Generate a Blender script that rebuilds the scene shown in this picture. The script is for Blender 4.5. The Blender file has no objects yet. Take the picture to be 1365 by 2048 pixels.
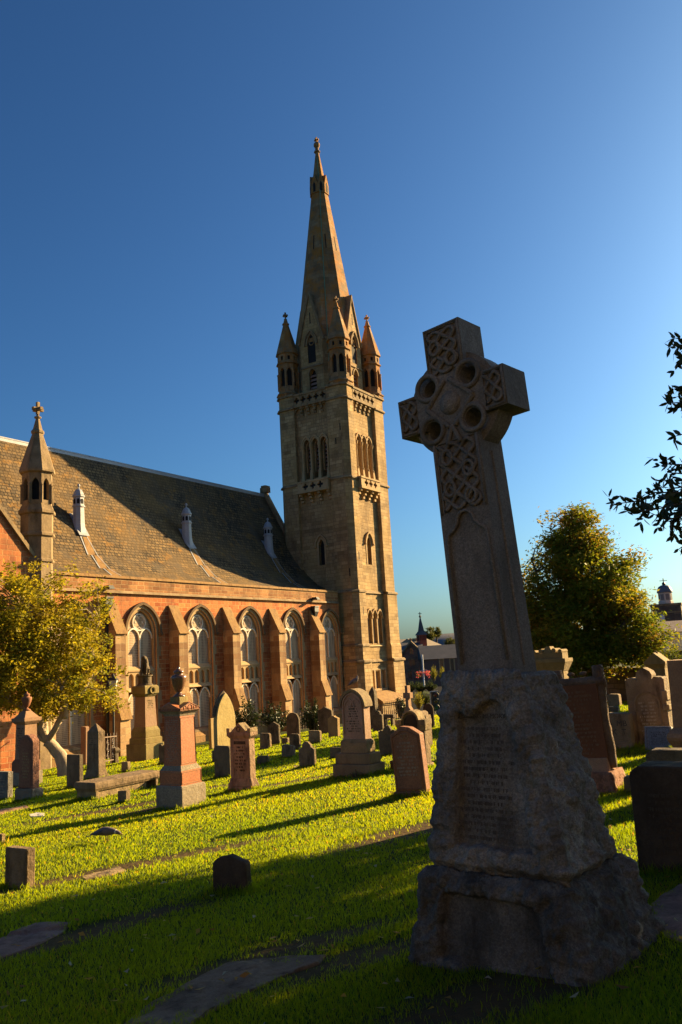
import bpy, bmesh, math, random
import numpy as np
from mathutils import Vector, Matrix, noise as mnoise

random.seed(7); rng = np.random.default_rng(7)
R = math.radians
SC = bpy.context.scene
COL = SC.collection

# ------------------------------------------------------------------ camera
FPX, PITCH, ROLL, YAW = 1680.0, 0.17311, -0.05613, 0.55767
_F = np.array([0, math.cos(PITCH), math.sin(PITCH)])
_R0 = np.array([1.0, 0, 0]); _U0 = np.array([0, -math.sin(PITCH), math.cos(PITCH)])
_R = math.cos(ROLL)*_R0 + math.sin(ROLL)*_U0
_U = -math.sin(ROLL)*_R0 + math.cos(ROLL)*_U0
cd = bpy.data.cameras.new('camera'); cam = bpy.data.objects.new('camera', cd); COL.objects.link(cam)
cd.sensor_fit = 'VERTICAL'; cd.sensor_height = 36.0; cd.lens = FPX/2048*36.0
cd.clip_start = 0.1; cd.clip_end = 20000
m = Matrix.Identity(4)
for i in range(3):
    m[i][0] = _R[i]; m[i][1] = _U[i]; m[i][2] = -_F[i]
cam.matrix_world = m
SC.camera = cam

# ------------------------------------------------------------------ sky, sun, exposure
UU = np.array([math.sin(YAW), math.cos(YAW), 0]); VV = np.array([-math.cos(YAW), math.sin(YAW), 0])
SUN_EL, SUN_A = R(19), R(22.5)
sh = math.cos(SUN_A)*UU - math.sin(SUN_A)*VV
SUN = np.array([sh[0]*math.cos(SUN_EL), sh[1]*math.cos(SUN_EL), math.sin(SUN_EL)])
W = bpy.data.worlds.new('World'); SC.world = W; W.use_nodes = True
nt = W.node_tree; bg = nt.nodes['Background']
sky = nt.nodes.new('ShaderNodeTexSky'); sky.sky_type = 'NISHITA'; sky.sun_disc = False
sky.sun_elevation = SUN_EL; sky.sun_rotation = math.atan2(SUN[0], SUN[1])
sky.altitude = 20; sky.air_density = 1.0; sky.dust_density = 2.0; sky.ozone_density = 5.0
sk = nt.nodes.new('ShaderNodeVectorMath'); sk.operation = 'MULTIPLY'; sk.inputs[1].default_value = (0.398, 0.508, 0.525)
gm = nt.nodes.new('ShaderNodeGamma'); gm.inputs[1].default_value = 1.3          # deepens the clear evening sky away from the sun
nt.links.new(sky.outputs[0], sk.inputs[0]); nt.links.new(sk.outputs[0], gm.inputs[0]); nt.links.new(gm.outputs[0], bg.inputs[0]); bg.inputs[1].default_value = 0.05
sl = bpy.data.lights.new('sun', 'SUN'); sl.energy = 5.0; sl.angle = R(0.5); sl.color = (1.0, 0.70, 0.32)
so = bpy.data.objects.new('sun', sl); COL.objects.link(so)
so.rotation_euler = Vector(SUN).to_track_quat('Z', 'Y').to_euler()
so.location = (30, 20, 40)
SC.view_settings.view_transform = 'Standard'; SC.view_settings.look = 'None'
SC.view_settings.exposure = 1.95; SC.view_settings.gamma = 1.0
try: SC.cycles.max_bounces = 6; SC.cycles.transparent_max_bounces = 4
except Exception: pass

# ------------------------------------------------------------------ pixels <-> place
def ray(x, y):
    d = _F*FPX + _R*(x-682.5) - _U*(y-1024)
    return d/math.hypot(d[0], d[1])
def sstep(a, b, t):
    t = min(1.0, max(0.0, (t-a)/(b-a))); return t*t*(3-2*t)
def gz(x, y):
    v = -x*math.cos(YAW)+y*math.sin(YAW)
    z = -1.50-0.083*min(35.0, max(-6.0, v))
    k = sstep(50, 78, y+0.35*x)
    z = z*(1-k) + (-7.2)*k
    return z + 0.03*math.sin(x*0.9+1.3*math.sin(y*0.35))*math.sin(y*0.7)*(1 if y > 7 else 0.3)
def G(px, py):
    d = ray(px, py); t = 1.0
    for _ in range(6000):
        if d[2]*t <= gz(d[0]*t, d[1]*t): break
        t += 0.02
    return np.array([d[0]*t, d[1]*t, gz(d[0]*t, d[1]*t)])
def at(px, py, D):
    return ray(px, py)*D

# ------------------------------------------------------------------ mesh helper
def add_uv(me):
    """box-projected UVs in metres"""
    n = len(me.polygons)
    if n == 0: return
    uvl = me.uv_layers.new(name='UVMap')
    nl = len(me.loops)
    nor = np.empty(n*3); me.polygons.foreach_get('normal', nor); nor = nor.reshape(-1, 3)
    tot = np.empty(n, dtype=np.int32); me.polygons.foreach_get('loop_total', tot)
    vi = np.empty(nl, dtype=np.int32); me.loops.foreach_get('vertex_index', vi)
    co = np.empty(len(me.vertices)*3); me.vertices.foreach_get('co', co); co = co.reshape(-1, 3)
    ln = np.repeat(nor, tot, axis=0)
    h = np.hypot(ln[:, 0], ln[:, 1]); flat = h < 0.15
    t = np.stack([-ln[:, 1], ln[:, 0], np.zeros(nl)], 1); t[flat] = (1, 0, 0)
    t /= np.linalg.norm(t, axis=1)[:, None]
    b = np.cross(ln, t)
    p = co[vi]
    uv = np.stack([(p*t).sum(1), (p*b).sum(1)], 1).astype(np.float32)
    uvl.data.foreach_set('uv', uv.ravel())

def link(name, me, mat, parent=None):
    o = bpy.data.objects.new(name, me)
    if mat is not None: me.materials.append(mat)
    COL.objects.link(o)
    if parent is not None: o.parent = parent
    return o

class MB:
    def __init__(s): s.v = []; s.f = []
    def add(s, vs, fs):
        n = len(s.v); s.v += [tuple(map(float, p)) for p in vs]; s.f += [tuple(i+n for i in f) for f in fs]; return s
    def hexa(s, b, t):
        return s.add(list(b)+list(t), [(3, 2, 1, 0), (4, 5, 6, 7), (0, 1, 5, 4), (1, 2, 6, 5), (2, 3, 7, 6), (3, 0, 4, 7)])
    def box(s, x0, x1, y0, y1, z0, z1):
        return s.hexa([(x0, y0, z0), (x1, y0, z0), (x1, y1, z0), (x0, y1, z0)], [(x0, y0, z1), (x1, y0, z1), (x1, y1, z1), (x0, y1, z1)])
    def frus(s, c, w0, d0, z0, w1, d1, z1):
        x, y = c
        return s.hexa([(x-w0/2, y-d0/2, z0), (x+w0/2, y-d0/2, z0), (x+w0/2, y+d0/2, z0), (x-w0/2, y+d0/2, z0)],
                      [(x-w1/2, y-d1/2, z1), (x+w1/2, y-d1/2, z1), (x+w1/2, y+d1/2, z1), (x-w1/2, y+d1/2, z1)])
    def prism(s, a, b):
        """two congruent loops a, b (3D) joined; caps as ngons"""
        n = len(a)
        return s.add(list(a)+list(b), [tuple(range(n-1, -1, -1)), tuple(range(n, 2*n))]+[(i, (i+1) % n, n+(i+1) % n, n+i) for i in range(n)])
    def loops(s, rings, cap=True, closed=False):
        n = len(rings[0]); vs = [p for r in rings for p in r]; fs = []
        m = len(rings)
        for k in range(m-1 if not closed else m):
            a = k*n; b = ((k+1) % m)*n
            for i in range(n): fs.append((a+i, a+(i+1) % n, b+(i+1) % n, b+i))
        if cap and not closed:
            fs.append(tuple(range(n-1, -1, -1))); fs.append(tuple(range((m-1)*n, m*n)))
        return s.add(vs, fs)
    def lathe(s, prof, n=16, c=(0, 0), rot=0.0, sq=1.0):
        rings = []
        for r, z in prof:
            rings.append([(c[0]+r*math.cos(2*math.pi*(i)/n+rot), c[1]+sq*r*math.sin(2*math.pi*(i)/n+rot), z) for i in range(n)])
        return s.loops(rings)
    def octo(s, prof, c):      # profile given as inradius
        k = 1/math.cos(math.pi/8)
        return s.lathe([(r*k, z) for r, z in prof], 8, c, math.pi/8)
    def tube(s, pts, rad, n=6, closed=False):
        pts = [Vector(p) for p in pts]; m = len(pts)
        rs = rad if isinstance(rad, (list, tuple)) else [rad]*m
        rings = []; prev = None
        for i, p in enumerate(pts):
            if closed: d = pts[(i+1) % m]-pts[i-1]
            else: d = pts[min(i+1, m-1)]-pts[max(i-1, 0)]
            if d.length < 1e-9: d = Vector((0, 0, 1))
            d.normalize()
            if prev is None:
                a = Vector((0, 0, 1)) if abs(d.z) < 0.9 else Vector((1, 0, 0))
                x = d.cross(a).normalized()
            else:
                x = (prev-d*prev.dot(d))
                x = x.normalized() if x.length > 1e-6 else d.orthogonal().normalized()
            prev = x; y = d.cross(x)
            rings.append([tuple(p+x*(rs[i]*math.cos(2*math.pi*k/n))+y*(rs[i]*math.sin(2*math.pi*k/n))) for k in range(n)])
        return s.loops(rings, True, closed)
    def ball(s, c, r, n=10, sx=1, sy=1, sz=1):
        rings = []
        for k in range(1, n//2+3):
            a = math.pi*k/(n//2+3)
            rings.append([(c[0]+sx*r*math.sin(a)*math.cos(2*math.pi*i/n), c[1]+sy*r*math.sin(a)*math.sin(2*math.pi*i/n), c[2]-sz*r*math.cos(a)) for i in range(n)])
        return s.loops(rings)
    def mesh(s, name, org=(0, 0, 0), fix=True):
        me = bpy.data.meshes.new(name)
        v = [(p[0]-org[0], p[1]-org[1], p[2]-org[2]) for p in s.v]
        me.from_pydata(v, [], s.f); me.validate()
        if fix:
            b = bmesh.new(); b.from_mesh(me); bmesh.ops.recalc_face_normals(b, faces=b.faces); b.to_mesh(me); b.free()
        return me
    def build(s, name, mat, parent=None, org=(0, 0, 0), smooth=False, bevel=0, fix=True, sub=0):
        me = s.mesh(name, org, fix); add_uv(me)
        o = link(name, me, mat, parent)
        if smooth: me.polygons.foreach_set('use_smooth', [True]*len(me.polygons))
        if bevel:
            b = o.modifiers.new('bevel', 'BEVEL'); b.width = bevel; b.segments = 2; b.limit_method = 'ANGLE'; b.angle_limit = R(35)
        return o

def split_mb(mb, gap=.03):
    """separate an MB into clusters of touching islands"""
    n = len(mb.v); par = list(range(n))
    def fd(i):
        while par[i] != i: par[i] = par[par[i]]; i = par[i]
        return i
    for f in mb.f:
        a = fd(f[0])
        for j in f[1:]: par[fd(j)] = a
    box = {}
    for i, p in enumerate(mb.v):
        r = fd(i); b = box.get(r)
        if b is None: box[r] = [list(p), list(p)]
        else:
            for k in range(3): b[0][k] = min(b[0][k], p[k]); b[1][k] = max(b[1][k], p[k])
    ks = list(box); cp = {k: k for k in ks}
    def fc(i):
        while cp[i] != i: i = cp[i]
        return i
    for i, a in enumerate(ks):
        for b in ks[i+1:]:
            if all(box[a][0][k]-gap <= box[b][1][k] and box[b][0][k]-gap <= box[a][1][k] for k in range(3)): cp[fc(b)] = fc(a)
    out = {}
    for f in mb.f: out.setdefault(fc(fd(f[0])), []).append(f)
    res = []
    for fs in out.values():
        m_ = MB(); mp = {}
        for f in fs:
            for i in f:
                if i not in mp: mp[i] = len(m_.v); m_.v.append(mb.v[i])
        m_.f = [tuple(mp[i] for i in f) for f in fs]; res.append(m_)
    return res
def tag(o, label=None, cat=None, group=None, kind=None):
    if label: o['label'] = label
    if cat: o['category'] = cat
    if group: o['group'] = group
    if kind: o['kind'] = kind
    return o
def empty(name, loc, rz=0, label=None, cat=None, group=None, rx=0, ry=0):
    o = bpy.data.objects.new(name, None); COL.objects.link(o); o.location = tuple(loc); o.rotation_euler = (rx, ry, rz)
    o.empty_display_size = 0.3
    return tag(o, label, cat, group)
def children(o): return [c for c in bpy.data.objects if c.parent == o]
def copy_tree(o, parent=None):
    c = o.copy(); COL.objects.link(c); c.parent = parent
    for ch in children(o): copy_tree(ch, c)
    return c
def npmesh(name, v, faces, cols, mat, parent=None, smooth=False):
    """v (n,3); faces list of int arrays (m,k); cols (n,3)"""
    me = bpy.data.meshes.new(name); n = len(v)
    me.vertices.add(n); me.vertices.foreach_set('co', np.asarray(v, dtype=np.float32).ravel())
    nl = sum(f.size for f in faces); npoly = sum(len(f) for f in faces)
    me.loops.add(nl); me.polygons.add(npoly)
    me.loops.foreach_set('vertex_index', np.concatenate([f.ravel() for f in faces]).astype(np.int32))
    tot = np.concatenate([np.full(len(f), f.shape[1]) for f in faces]); st = np.concatenate([[0], np.cumsum(tot)[:-1]])
    me.polygons.foreach_set('loop_start', st.astype(np.int32))
    try: me.polygons.foreach_set('loop_total', tot.astype(np.int32))
    except Exception: pass
    me.update(calc_edges=True)
    if cols is not None:
        ca = me.color_attributes.new('tint', 'FLOAT_COLOR', 'POINT')
        c4 = np.ones((n, 4), dtype=np.float32); c4[:, :3] = cols
        ca.data.foreach_set('color', c4.ravel())
    if smooth: me.polygons.foreach_set('use_smooth', [True]*npoly)
    return link(name, me, mat, parent)

# ------------------------------------------------------------------ materials
class NT:
    def __init__(s, name):
        s.m = bpy.data.materials.new(name); s.m.use_nodes = True; s.t = s.m.node_tree
        s.p = s.t.nodes['Principled BSDF']; s.out = s.t.nodes['Material Output']
    def n(s, t, **kw):
        nd = s.t.nodes.new(t)
        for k, v in kw.items(): setattr(nd, k, v)
        return nd
    def l(s, a, b): s.t.links.new(a, b)
    def coord(s, rnd=True):
        tc = s.n('ShaderNodeTexCoord')
        if not rnd: return tc.outputs['Object']
        oi = s.n('ShaderNodeObjectInfo'); mu = s.n('ShaderNodeVectorMath', operation='SCALE')
        mu.inputs[0].default_value = (37, 53, 29); s.l(oi.outputs['Random'], mu.inputs['Scale'])
        ad = s.n('ShaderNodeVectorMath', operation='ADD'); s.l(tc.outputs['Object'], ad.inputs[0]); s.l(mu.outputs[0], ad.inputs[1])
        return ad.outputs[0]
    def noise(s, vec, scale, detail=4, rough=0.6):
        nd = s.n('ShaderNodeTexNoise'); nd.inputs['Scale'].default_value = scale; nd.inputs['Detail'].default_value = detail
        nd.inputs['Roughness'].default_value = rough
        s.l(vec, nd.inputs['Vector']); return nd.outputs[0]
    def ramp(s, fac, a, b, ca=(0, 0, 0), cb=(1, 1, 1)):
        r = s.n('ShaderNodeValToRGB'); e = r.color_ramp.elements
        e[0].position = a; e[1].position = b; e[0].color = (*ca, 1); e[1].color = (*cb, 1)
        s.l(fac, r.inputs[0]); return r.outputs[0]
    def mix(s, fac, a, b, mode='MIX'):
        x = s.n('ShaderNodeMix', data_type='RGBA', blend_type=mode)
        for sock, val in ((0, fac), (6, a), (7, b)):
            if isinstance(val, (int, float)): x.inputs[sock].default_value = val
            elif isinstance(val, tuple): x.inputs[sock].default_value = (*val, 1)
            else: s.l(val, x.inputs[sock])
        return x.outputs[2]
    def bump(s, h, strength, dist=0.02, prev=None):
        b = s.n('ShaderNodeBump'); b.inputs['Strength'].default_value = strength; b.inputs['Distance'].default_value = dist
        s.l(h, b.inputs['Height'])
        if prev is not None: s.l(prev, b.inputs['Normal'])
        return b.outputs[0]
    def done(s, col, rough=0.85, nor=None, spec=0.3, metal=0.0):
        if isinstance(col, tuple): s.p.inputs['Base Color'].default_value = (*col, 1)
        else: s.l(col, s.p.inputs['Base Color'])
        s.p.inputs['Roughness'].default_value = rough
        s.p.inputs['Specular IOR Level'].default_value = spec; s.p.inputs['Metallic'].default_value = metal
        if nor is not None: s.l(nor, s.p.inputs['Normal'])
        return s.m

def stone(name, c1, c2, stain=None, lichen=None, speck=None, sc=1.6, bump=0.5, rough=0.9, stain_amt=0.55, spec=0.25, lich_amt=0.6):
    N = NT(name); v = N.coord()
    col = N.mix(N.ramp(N.noise(v, sc, 5), 0.3, 0.7), c1, c2)
    fine = N.noise(v, sc*22, 3, 0.7)
    col = N.mix(0.5, col, N.ramp(fine, 0.3, 0.75, (0.45, 0.45, 0.45), (1.15, 1.15, 1.15)), 'MULTIPLY')
    if speck:
        vo = N.n('ShaderNodeTexVoronoi'); vo.inputs['Scale'].default_value = speck; N.l(v, vo.inputs['Vector'])
        sp = N.n('ShaderNodeSeparateColor'); N.l(vo.outputs['Color'], sp.inputs[0])
        col = N.mix(0.4, col, N.ramp(sp.outputs[0], 0.1, 0.9, (0.4, 0.4, 0.4), (1.5, 1.45, 1.4)), 'MULTIPLY')
    if stain:
        a = N.n('ShaderNodeMapping'); a.inputs['Scale'].default_value = (1, 1, 0.35); N.l(v, a.inputs['Vector'])
        col = N.mix(N.ramp(N.noise(a.outputs[0], sc*1.7, 6, 0.65), 0.5, 0.68, (0, 0, 0), (stain_amt,)*3), col, stain)
    if lichen:
        col = N.mix(N.ramp(N.noise(v, sc*3.1, 6, 0.7), 0.58, 0.68, (0, 0, 0), (lich_amt,)*3), col, lichen)
    nor = N.bump(fine, bump*0.5, 0.01)
    nor = N.bump(N.noise(v, sc*5, 5, 0.65), bump, 0.04, nor)
    return N.done(col, rough, nor, spec)

def masonry(name, c1, c2, mortar, bw=0.5, bh=0.25, ms=0.012, distort=0.05, stain=None, tone=None, bump=0.6, lichen=None, lth=(0.56, 0.70)):
    N = NT(name); tc = N.n('ShaderNodeTexCoord'); v = N.coord(False)
    uv = tc.outputs['UV']
    nz = N.n('ShaderNodeTexNoise'); nz.inputs['Scale'].default_value = 2.2; nz.inputs['Detail'].default_value = 3; N.l(uv, nz.inputs['Vector'])
    sb = N.n('ShaderNodeVectorMath', operation='SUBTRACT'); N.l(nz.outputs['Color'], sb.inputs[0]); sb.inputs[1].default_value = (0.5, 0.5, 0.5)
    ml = N.n('ShaderNodeVectorMath', operation='SCALE'); N.l(sb.outputs[0], ml.inputs[0]); ml.inputs['Scale'].default_value = distort
    ad = N.n('ShaderNodeVectorMath', operation='ADD'); N.l(uv, ad.inputs[0]); N.l(ml.outputs[0], ad.inputs[1])
    def brick(w, h, ofs, ca, cb, cm):
        b = N.n('ShaderNodeTexBrick', offset=0.5, squash=0.7, squash_frequency=3)
        b.inputs['Scale'].default_value = 1; b.inputs['Brick Width'].default_value = w; b.inputs['Row Height'].default_value = h
        b.inputs['Mortar Size'].default_value = ms; b.inputs['Mortar Smooth'].default_value = 0.3
        for k, c in (('Color1', ca), ('Color2', cb), ('Mortar', cm)): b.inputs[k].default_value = (*c, 1)
        N.l(ad.outputs[0], b.inputs['Vector']); return b
    b = brick(bw, bh, 0.5, c1, c2, mortar)
    # a second course pattern of double height breaks the rhythm
    b2 = brick(bw*1.7, bh*2, 0.5, (0.62, 0.6, 0.58), (1.25, 1.2, 1.1), (1, 1, 1))
    col = N.mix(0.75, b.outputs['Color'], b2.outputs['Color'], 'MULTIPLY')
    if tone: col = N.mix(N.ramp(N.noise(v, 0.35, 4), 0.4, 0.65, (0, 0, 0), (0.6,)*3), col, tone)
    col = N.mix(0.45, col, N.ramp(N.noise(v, 9, 4, 0.7), 0.25, 0.75, (0.5,)*3, (1.25,)*3), 'MULTIPLY')
    if stain: 
        a = N.n('ShaderNodeMapping'); a.inputs['Scale'].default_value = (1, 1, 0.3); N.l(v, a.inputs['Vector'])
        col = N.mix(N.ramp(N.noise(a.outputs[0], 0.8, 6, 0.65), 0.48, 0.68, (0, 0, 0), (0.72,)*3), col, stain)
    if lichen: col = N.mix(N.ramp(N.noise(v, 1.1, 6, 0.7), lth[0], lth[1], (0, 0, 0), (0.75,)*3), col, lichen)
    inv = N.n('ShaderNodeMath', operation='SUBTRACT'); inv.inputs[0].default_value = 1; N.l(b.outputs['Fac'], inv.inputs[1])
    nor = N.bump(inv.outputs[0], bump, 0.02); nor = N.bump(N.noise(v, 12, 4, 0.7), bump*0.6, 0.02, nor)
    return N.done(col, 0.92, nor, 0.2)

def plain(name, c, rough=0.6, metal=0.0, spec=0.4, var=0.3, sc=6):
    N = NT(name); v = N.coord()
    d = tuple(x*(1-var) for x in c)
    return N.done(N.mix(N.ramp(N.noise(v, sc, 4), 0.35, 0.65), d, c), rough, N.bump(N.noise(v, sc*6, 3), 0.08, 0.01), spec, metal)

def leafmat(name, trans=0.35, gloss=0.25, rough=0.5, thru=(1.3, 1.25, .75)):
    N = NT(name); a = N.n('ShaderNodeVertexColor', layer_name='tint')
    N.done(a.outputs[0], rough, None, gloss)
    tr = N.n('ShaderNodeBsdfTranslucent'); N.l(N.mix(1.0, a.outputs[0], thru, 'MULTIPLY'), tr.inputs[0])
    mx = N.n('ShaderNodeMixShader'); mx.inputs[0].default_value = trans
    N.l(N.p.outputs[0], mx.inputs[1]); N.l(tr.outputs[0], mx.inputs[2]); N.l(mx.outputs[0], N.out.inputs[0])
    return N.m

M = {}
M['nave'] = masonry('nave_rubble', (0.36, 0.085, 0.026), (0.60, 0.225, 0.075), (0.60, 0.33, 0.14), 0.50, 0.25, 0.022, 0.06, stain=(0.17, 0.075, 0.04), tone=(0.48, 0.17, 0.06), bump=.9)
M['parapet'] = masonry('parapet_rubble', (0.25, 0.10, 0.04), (0.42, 0.21, 0.085), (0.46, 0.30, 0.15), 0.6, 0.22, 0.020, 0.04, stain=(0.11, 0.06, 0.03), bump=.9)
M['tower'] = masonry('tower_ashlar', (0.27, 0.175, 0.085), (0.47, 0.335, 0.18), (0.22, 0.155, 0.085), 0.62, 0.27, 0.016, 0.03, stain=(0.15, 0.095, 0.05), tone=(0.43, 0.28, 0.11), bump=.8)
M['dressed'] = stone('dressed_sandstone', (0.38, 0.25, 0.12), (0.50, 0.345, 0.18), stain=(0.19, 0.12, 0.055), sc=0.9, bump=0.35)
M['dressed_dark'] = stone('weathered_sandstone', (0.20, 0.135, 0.07), (0.35, 0.245, 0.135), stain=(0.08, 0.055, 0.03), lichen=(0.25, 0.18, 0.045), sc=1.4, bump=0.5, stain_amt=.75)
M['spire'] = masonry('spire_ashlar', (0.24, 0.155, 0.085), (0.34, 0.23, 0.13), (0.18, 0.13, 0.08), 0.7, 0.33, 0.012, 0.01, stain=(0.13, 0.085, 0.055), lichen=(0.40, 0.15, 0.018), bump=0.5, lth=(0.44, 0.62))
M['moss_stone'] = stone('mossy_sandstone', (0.25, 0.135, 0.05), (0.34, 0.20, 0.075), stain=(0.13, 0.065, 0.03), lichen=(0.24, 0.18, 0.03), sc=2.2, lich_amt=0.8, stain_amt=.8, bump=.7)
M['hood'] = stone('dark_hood_mould', (0.10, 0.06, 0.03), (0.18, 0.115, 0.06), stain=(0.05, 0.03, 0.02), sc=1.5)
M['buttress'] = masonry('buttress_ashlar', (0.27, 0.14, 0.065), (0.43, 0.29, 0.15), (0.36, 0.26, 0.15), 0.65, 0.36, 0.016, 0.04, stain=(0.16, 0.085, 0.045), bump=.8)
M['slate'] = masonry('roof_slate', (0.085, 0.062, 0.038), (0.205, 0.138, 0.068), (0.016, 0.013, 0.010), 0.34, 0.25, 0.030, 0.02, stain=(0.10, 0.078, 0.055), tone=(0.21, 0.125, 0.045), bump=1.0, lichen=(0.31, 0.15, 0.025))
M['lead'] = stone('lead_sheet', (0.30, 0.31, 0.34), (0.40, 0.41, 0.44), stain=(0.22, 0.23, 0.25), sc=1.5, bump=0.15, rough=0.55, spec=0.5)
M['copper'] = plain('verdigris', (0.14, 0.25, 0.16), 0.7)
M['iron'] = plain('black_iron', (0.02, 0.02, 0.02), 0.45)
M['louvre'] = plain('louvre_slats', (0.34, 0.19, 0.14), 0.7)
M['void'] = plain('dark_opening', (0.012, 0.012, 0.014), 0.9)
M['tracery'] = plain('pale_tracery', (0.66, 0.60, 0.50), 0.7, var=0.15)
def guard():
    N = NT('guarded_glass'); tc = N.n('ShaderNodeTexCoord'); v = N.coord()
    w = N.n('ShaderNodeTexWave', wave_type='BANDS', bands_direction='Y'); w.inputs['Scale'].default_value = 3.4; w.inputs['Distortion'].default_value = 0.6; w.inputs['Detail Scale'].default_value = 0.7
    N.l(tc.outputs['UV'], w.inputs['Vector'])
    lines = N.ramp(w.outputs['Fac'], 0.5, 0.95, (0, 0, 0), (.7, .7, .7))
    a = N.n('ShaderNodeMapping'); a.inputs['Scale'].default_value = (4.3, 4.3, 0.5); N.l(v, a.inputs['Vector'])
    glass = N.mix(N.ramp(N.noise(a.outputs[0], 1.0, 2), 0.4, 0.6), (0.20, 0.14, 0.09), (0.42, 0.30, 0.19))
    col = N.mix(lines, glass, (0.50, 0.37, 0.24))
    return N.done(col, 0.6, N.bump(w.outputs['Fac'], 0.25, 0.02), 0.12)
M['glass'] = guard()
M['pane'] = plain('dark_glass', (0.03, 0.035, 0.04), 0.12, spec=0.6)
M['redgranite'] = stone('red_granite', (0.38, 0.12, 0.045), (0.48, 0.18, 0.075), speck=60, sc=2.2, bump=0.05, rough=0.5, spec=0.3)
M['redgranite_dull'] = stone('dull_red_granite', (0.25, 0.095, 0.045), (0.33, 0.145, 0.072), stain=(0.13, 0.06, 0.035), speck=70, sc=2, bump=0.25, rough=0.7)
M['redrock'] = stone('rock_faced_red_granite', (0.27, 0.12, 0.075), (0.36, 0.18, 0.11), stain=(0.14, 0.07, 0.05), speck=40, sc=4, bump=0.9)
M['pinkstone'] = stone('pink_sandstone', (0.30, 0.165, 0.09), (0.40, 0.24, 0.14), stain=(0.22, 0.13, 0.085), sc=1.6, bump=0.3)
M['greygranite'] = stone('grey_granite', (0.155, 0.137, 0.112), (0.24, 0.212, 0.175), stain=(0.07, 0.062, 0.048), speck=150, sc=2.6, bump=0.35, rough=0.85)
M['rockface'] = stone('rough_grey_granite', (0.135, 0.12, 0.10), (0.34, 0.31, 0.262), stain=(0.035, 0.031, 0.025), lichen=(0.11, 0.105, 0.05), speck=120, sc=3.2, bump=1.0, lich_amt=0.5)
M['rock_dirt_shade'] = stone('dirty_shaded_granite', (0.07, 0.064, 0.055), (0.17, 0.158, 0.14), stain=(0.022, 0.02, 0.017), lichen=(0.20, 0.195, 0.17), speck=120, sc=2.6, bump=1.0, lich_amt=0.55, stain_amt=.8)  # darker granite for the base block: dirt plus occlusion shade put into the colour
M['basestone'] = stone('grey_base_stone', (0.26, 0.21, 0.145), (0.33, 0.27, 0.19), stain=(0.14, 0.11, 0.07), speck=80, sc=2, bump=0.4)
M['sand1'] = stone('buff_headstone', (0.22, 0.15, 0.075), (0.38, 0.275, 0.15), stain=(0.06, 0.042, 0.022), lichen=(0.22, 0.18, 0.05), sc=2.6, stain_amt=.8, bump=.7)
M['sand2'] = stone('brown_headstone', (0.18, 0.12, 0.065), (0.31, 0.215, 0.125), stain=(0.05, 0.033, 0.02), lichen=(0.20, 0.15, 0.05), sc=2.8, stain_amt=.85, bump=.7)
M['sand3'] = stone('golden_headstone', (0.35, 0.225, 0.09), (0.42, 0.29, 0.12), stain=(0.19, 0.125, 0.05), sc=1.8, stain_amt=0.4)
M['dark1'] = stone('dark_weathered_headstone', (0.10, 0.072, 0.045), (0.21, 0.155, 0.09), stain=(0.03, 0.022, 0.015), lichen=(0.20, 0.155, 0.06), sc=2.8, stain_amt=.85, bump=.7)
M['blacky'] = stone('blackened_headstone', (0.045, 0.033, 0.023), (0.095, 0.07, 0.048), stain=(0.015, 0.012, 0.009), lichen=(.11, .085, .05), sc=2.8, spec=.1, lich_amt=.4)
M['flaky'] = stone('flaking_headstone', (0.30, 0.19, 0.115), (0.38, 0.25, 0.155), stain=(0.075, 0.04, 0.028), sc=2.8, stain_amt=0.95, bump=0.7)
M['bluestone'] = stone('blue_grey_granite', (0.17, 0.18, 0.20), (0.22, 0.23, 0.25), speck=100, sc=2, bump=0.1, rough=0.5)
M['slabpink'] = stone('pink_ground_slab', (0.20, 0.12, 0.09), (0.32, 0.20, 0.155), stain=(0.08, 0.05, 0.035), lichen=(0.07, 0.08, 0.02), sc=3.5, bump=.8, stain_amt=.85)
M['slabgrey'] = stone('brown_ground_slab', (0.13, 0.085, 0.05), (0.26, 0.18, 0.11), stain=(0.05, 0.033, 0.02), lichen=(0.06, 0.07, 0.018), sc=3.5, bump=.8, stain_amt=.85)
M['gold'] = plain('gilded_letters', (0.50, 0.34, 0.13), 0.55)
M['cutletter'] = plain('cut_letters', (0.09, 0.07, 0.05), 0.9)
M['paleletter'] = plain('pale_letters', (0.42, 0.34, 0.25), 0.8)
M['leaf'] = leafmat('foliage', 0.45, .1, .6)
M['leafdark'] = leafmat('glossy_foliage', 0.15, 0.3)
M['grass'] = leafmat('grass_blades', 0.5, 0.15, 0.6, (3.9, 3.0, .5))
M['bark'] = stone('brown_bark', (0.10, 0.075, 0.05), (0.17, 0.13, 0.09), sc=5, bump=0.8)
M['barkpale'] = stone('pale_bark', (0.36, 0.28, 0.19), (0.47, 0.38, 0.27), stain=(0.17, 0.12, 0.08), sc=3, bump=0.5)
# ================================================================== CHURCH (absolute coordinates u along the nave, v away from the lit wall, z above the eye)
ORG = (58.6, 36.9, -5.2)
PHI = math.pi/2-YAW
cw = UU*ORG[0]+VV*ORG[1]
church = empty('church', (cw[0], cw[1], ORG[2]), PHI, 'long red sandstone church with slate roof and tall stone steeple', 'church')
WALL = 34.8

def arch(h, r, n=8):
    if r <= 0: return [(-h, 0), (h, 0)]
    Rr = (h*h+r*r)/(2*h); c = Rr-h; am = math.acos(max(-1, min(1, c/Rr)))
    lft = [(c-Rr*math.cos(am*i/n), Rr*math.sin(am*i/n)) for i in range(n+1)]
    return lft+[(-x, z) for x, z in lft[-2::-1]]

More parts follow.
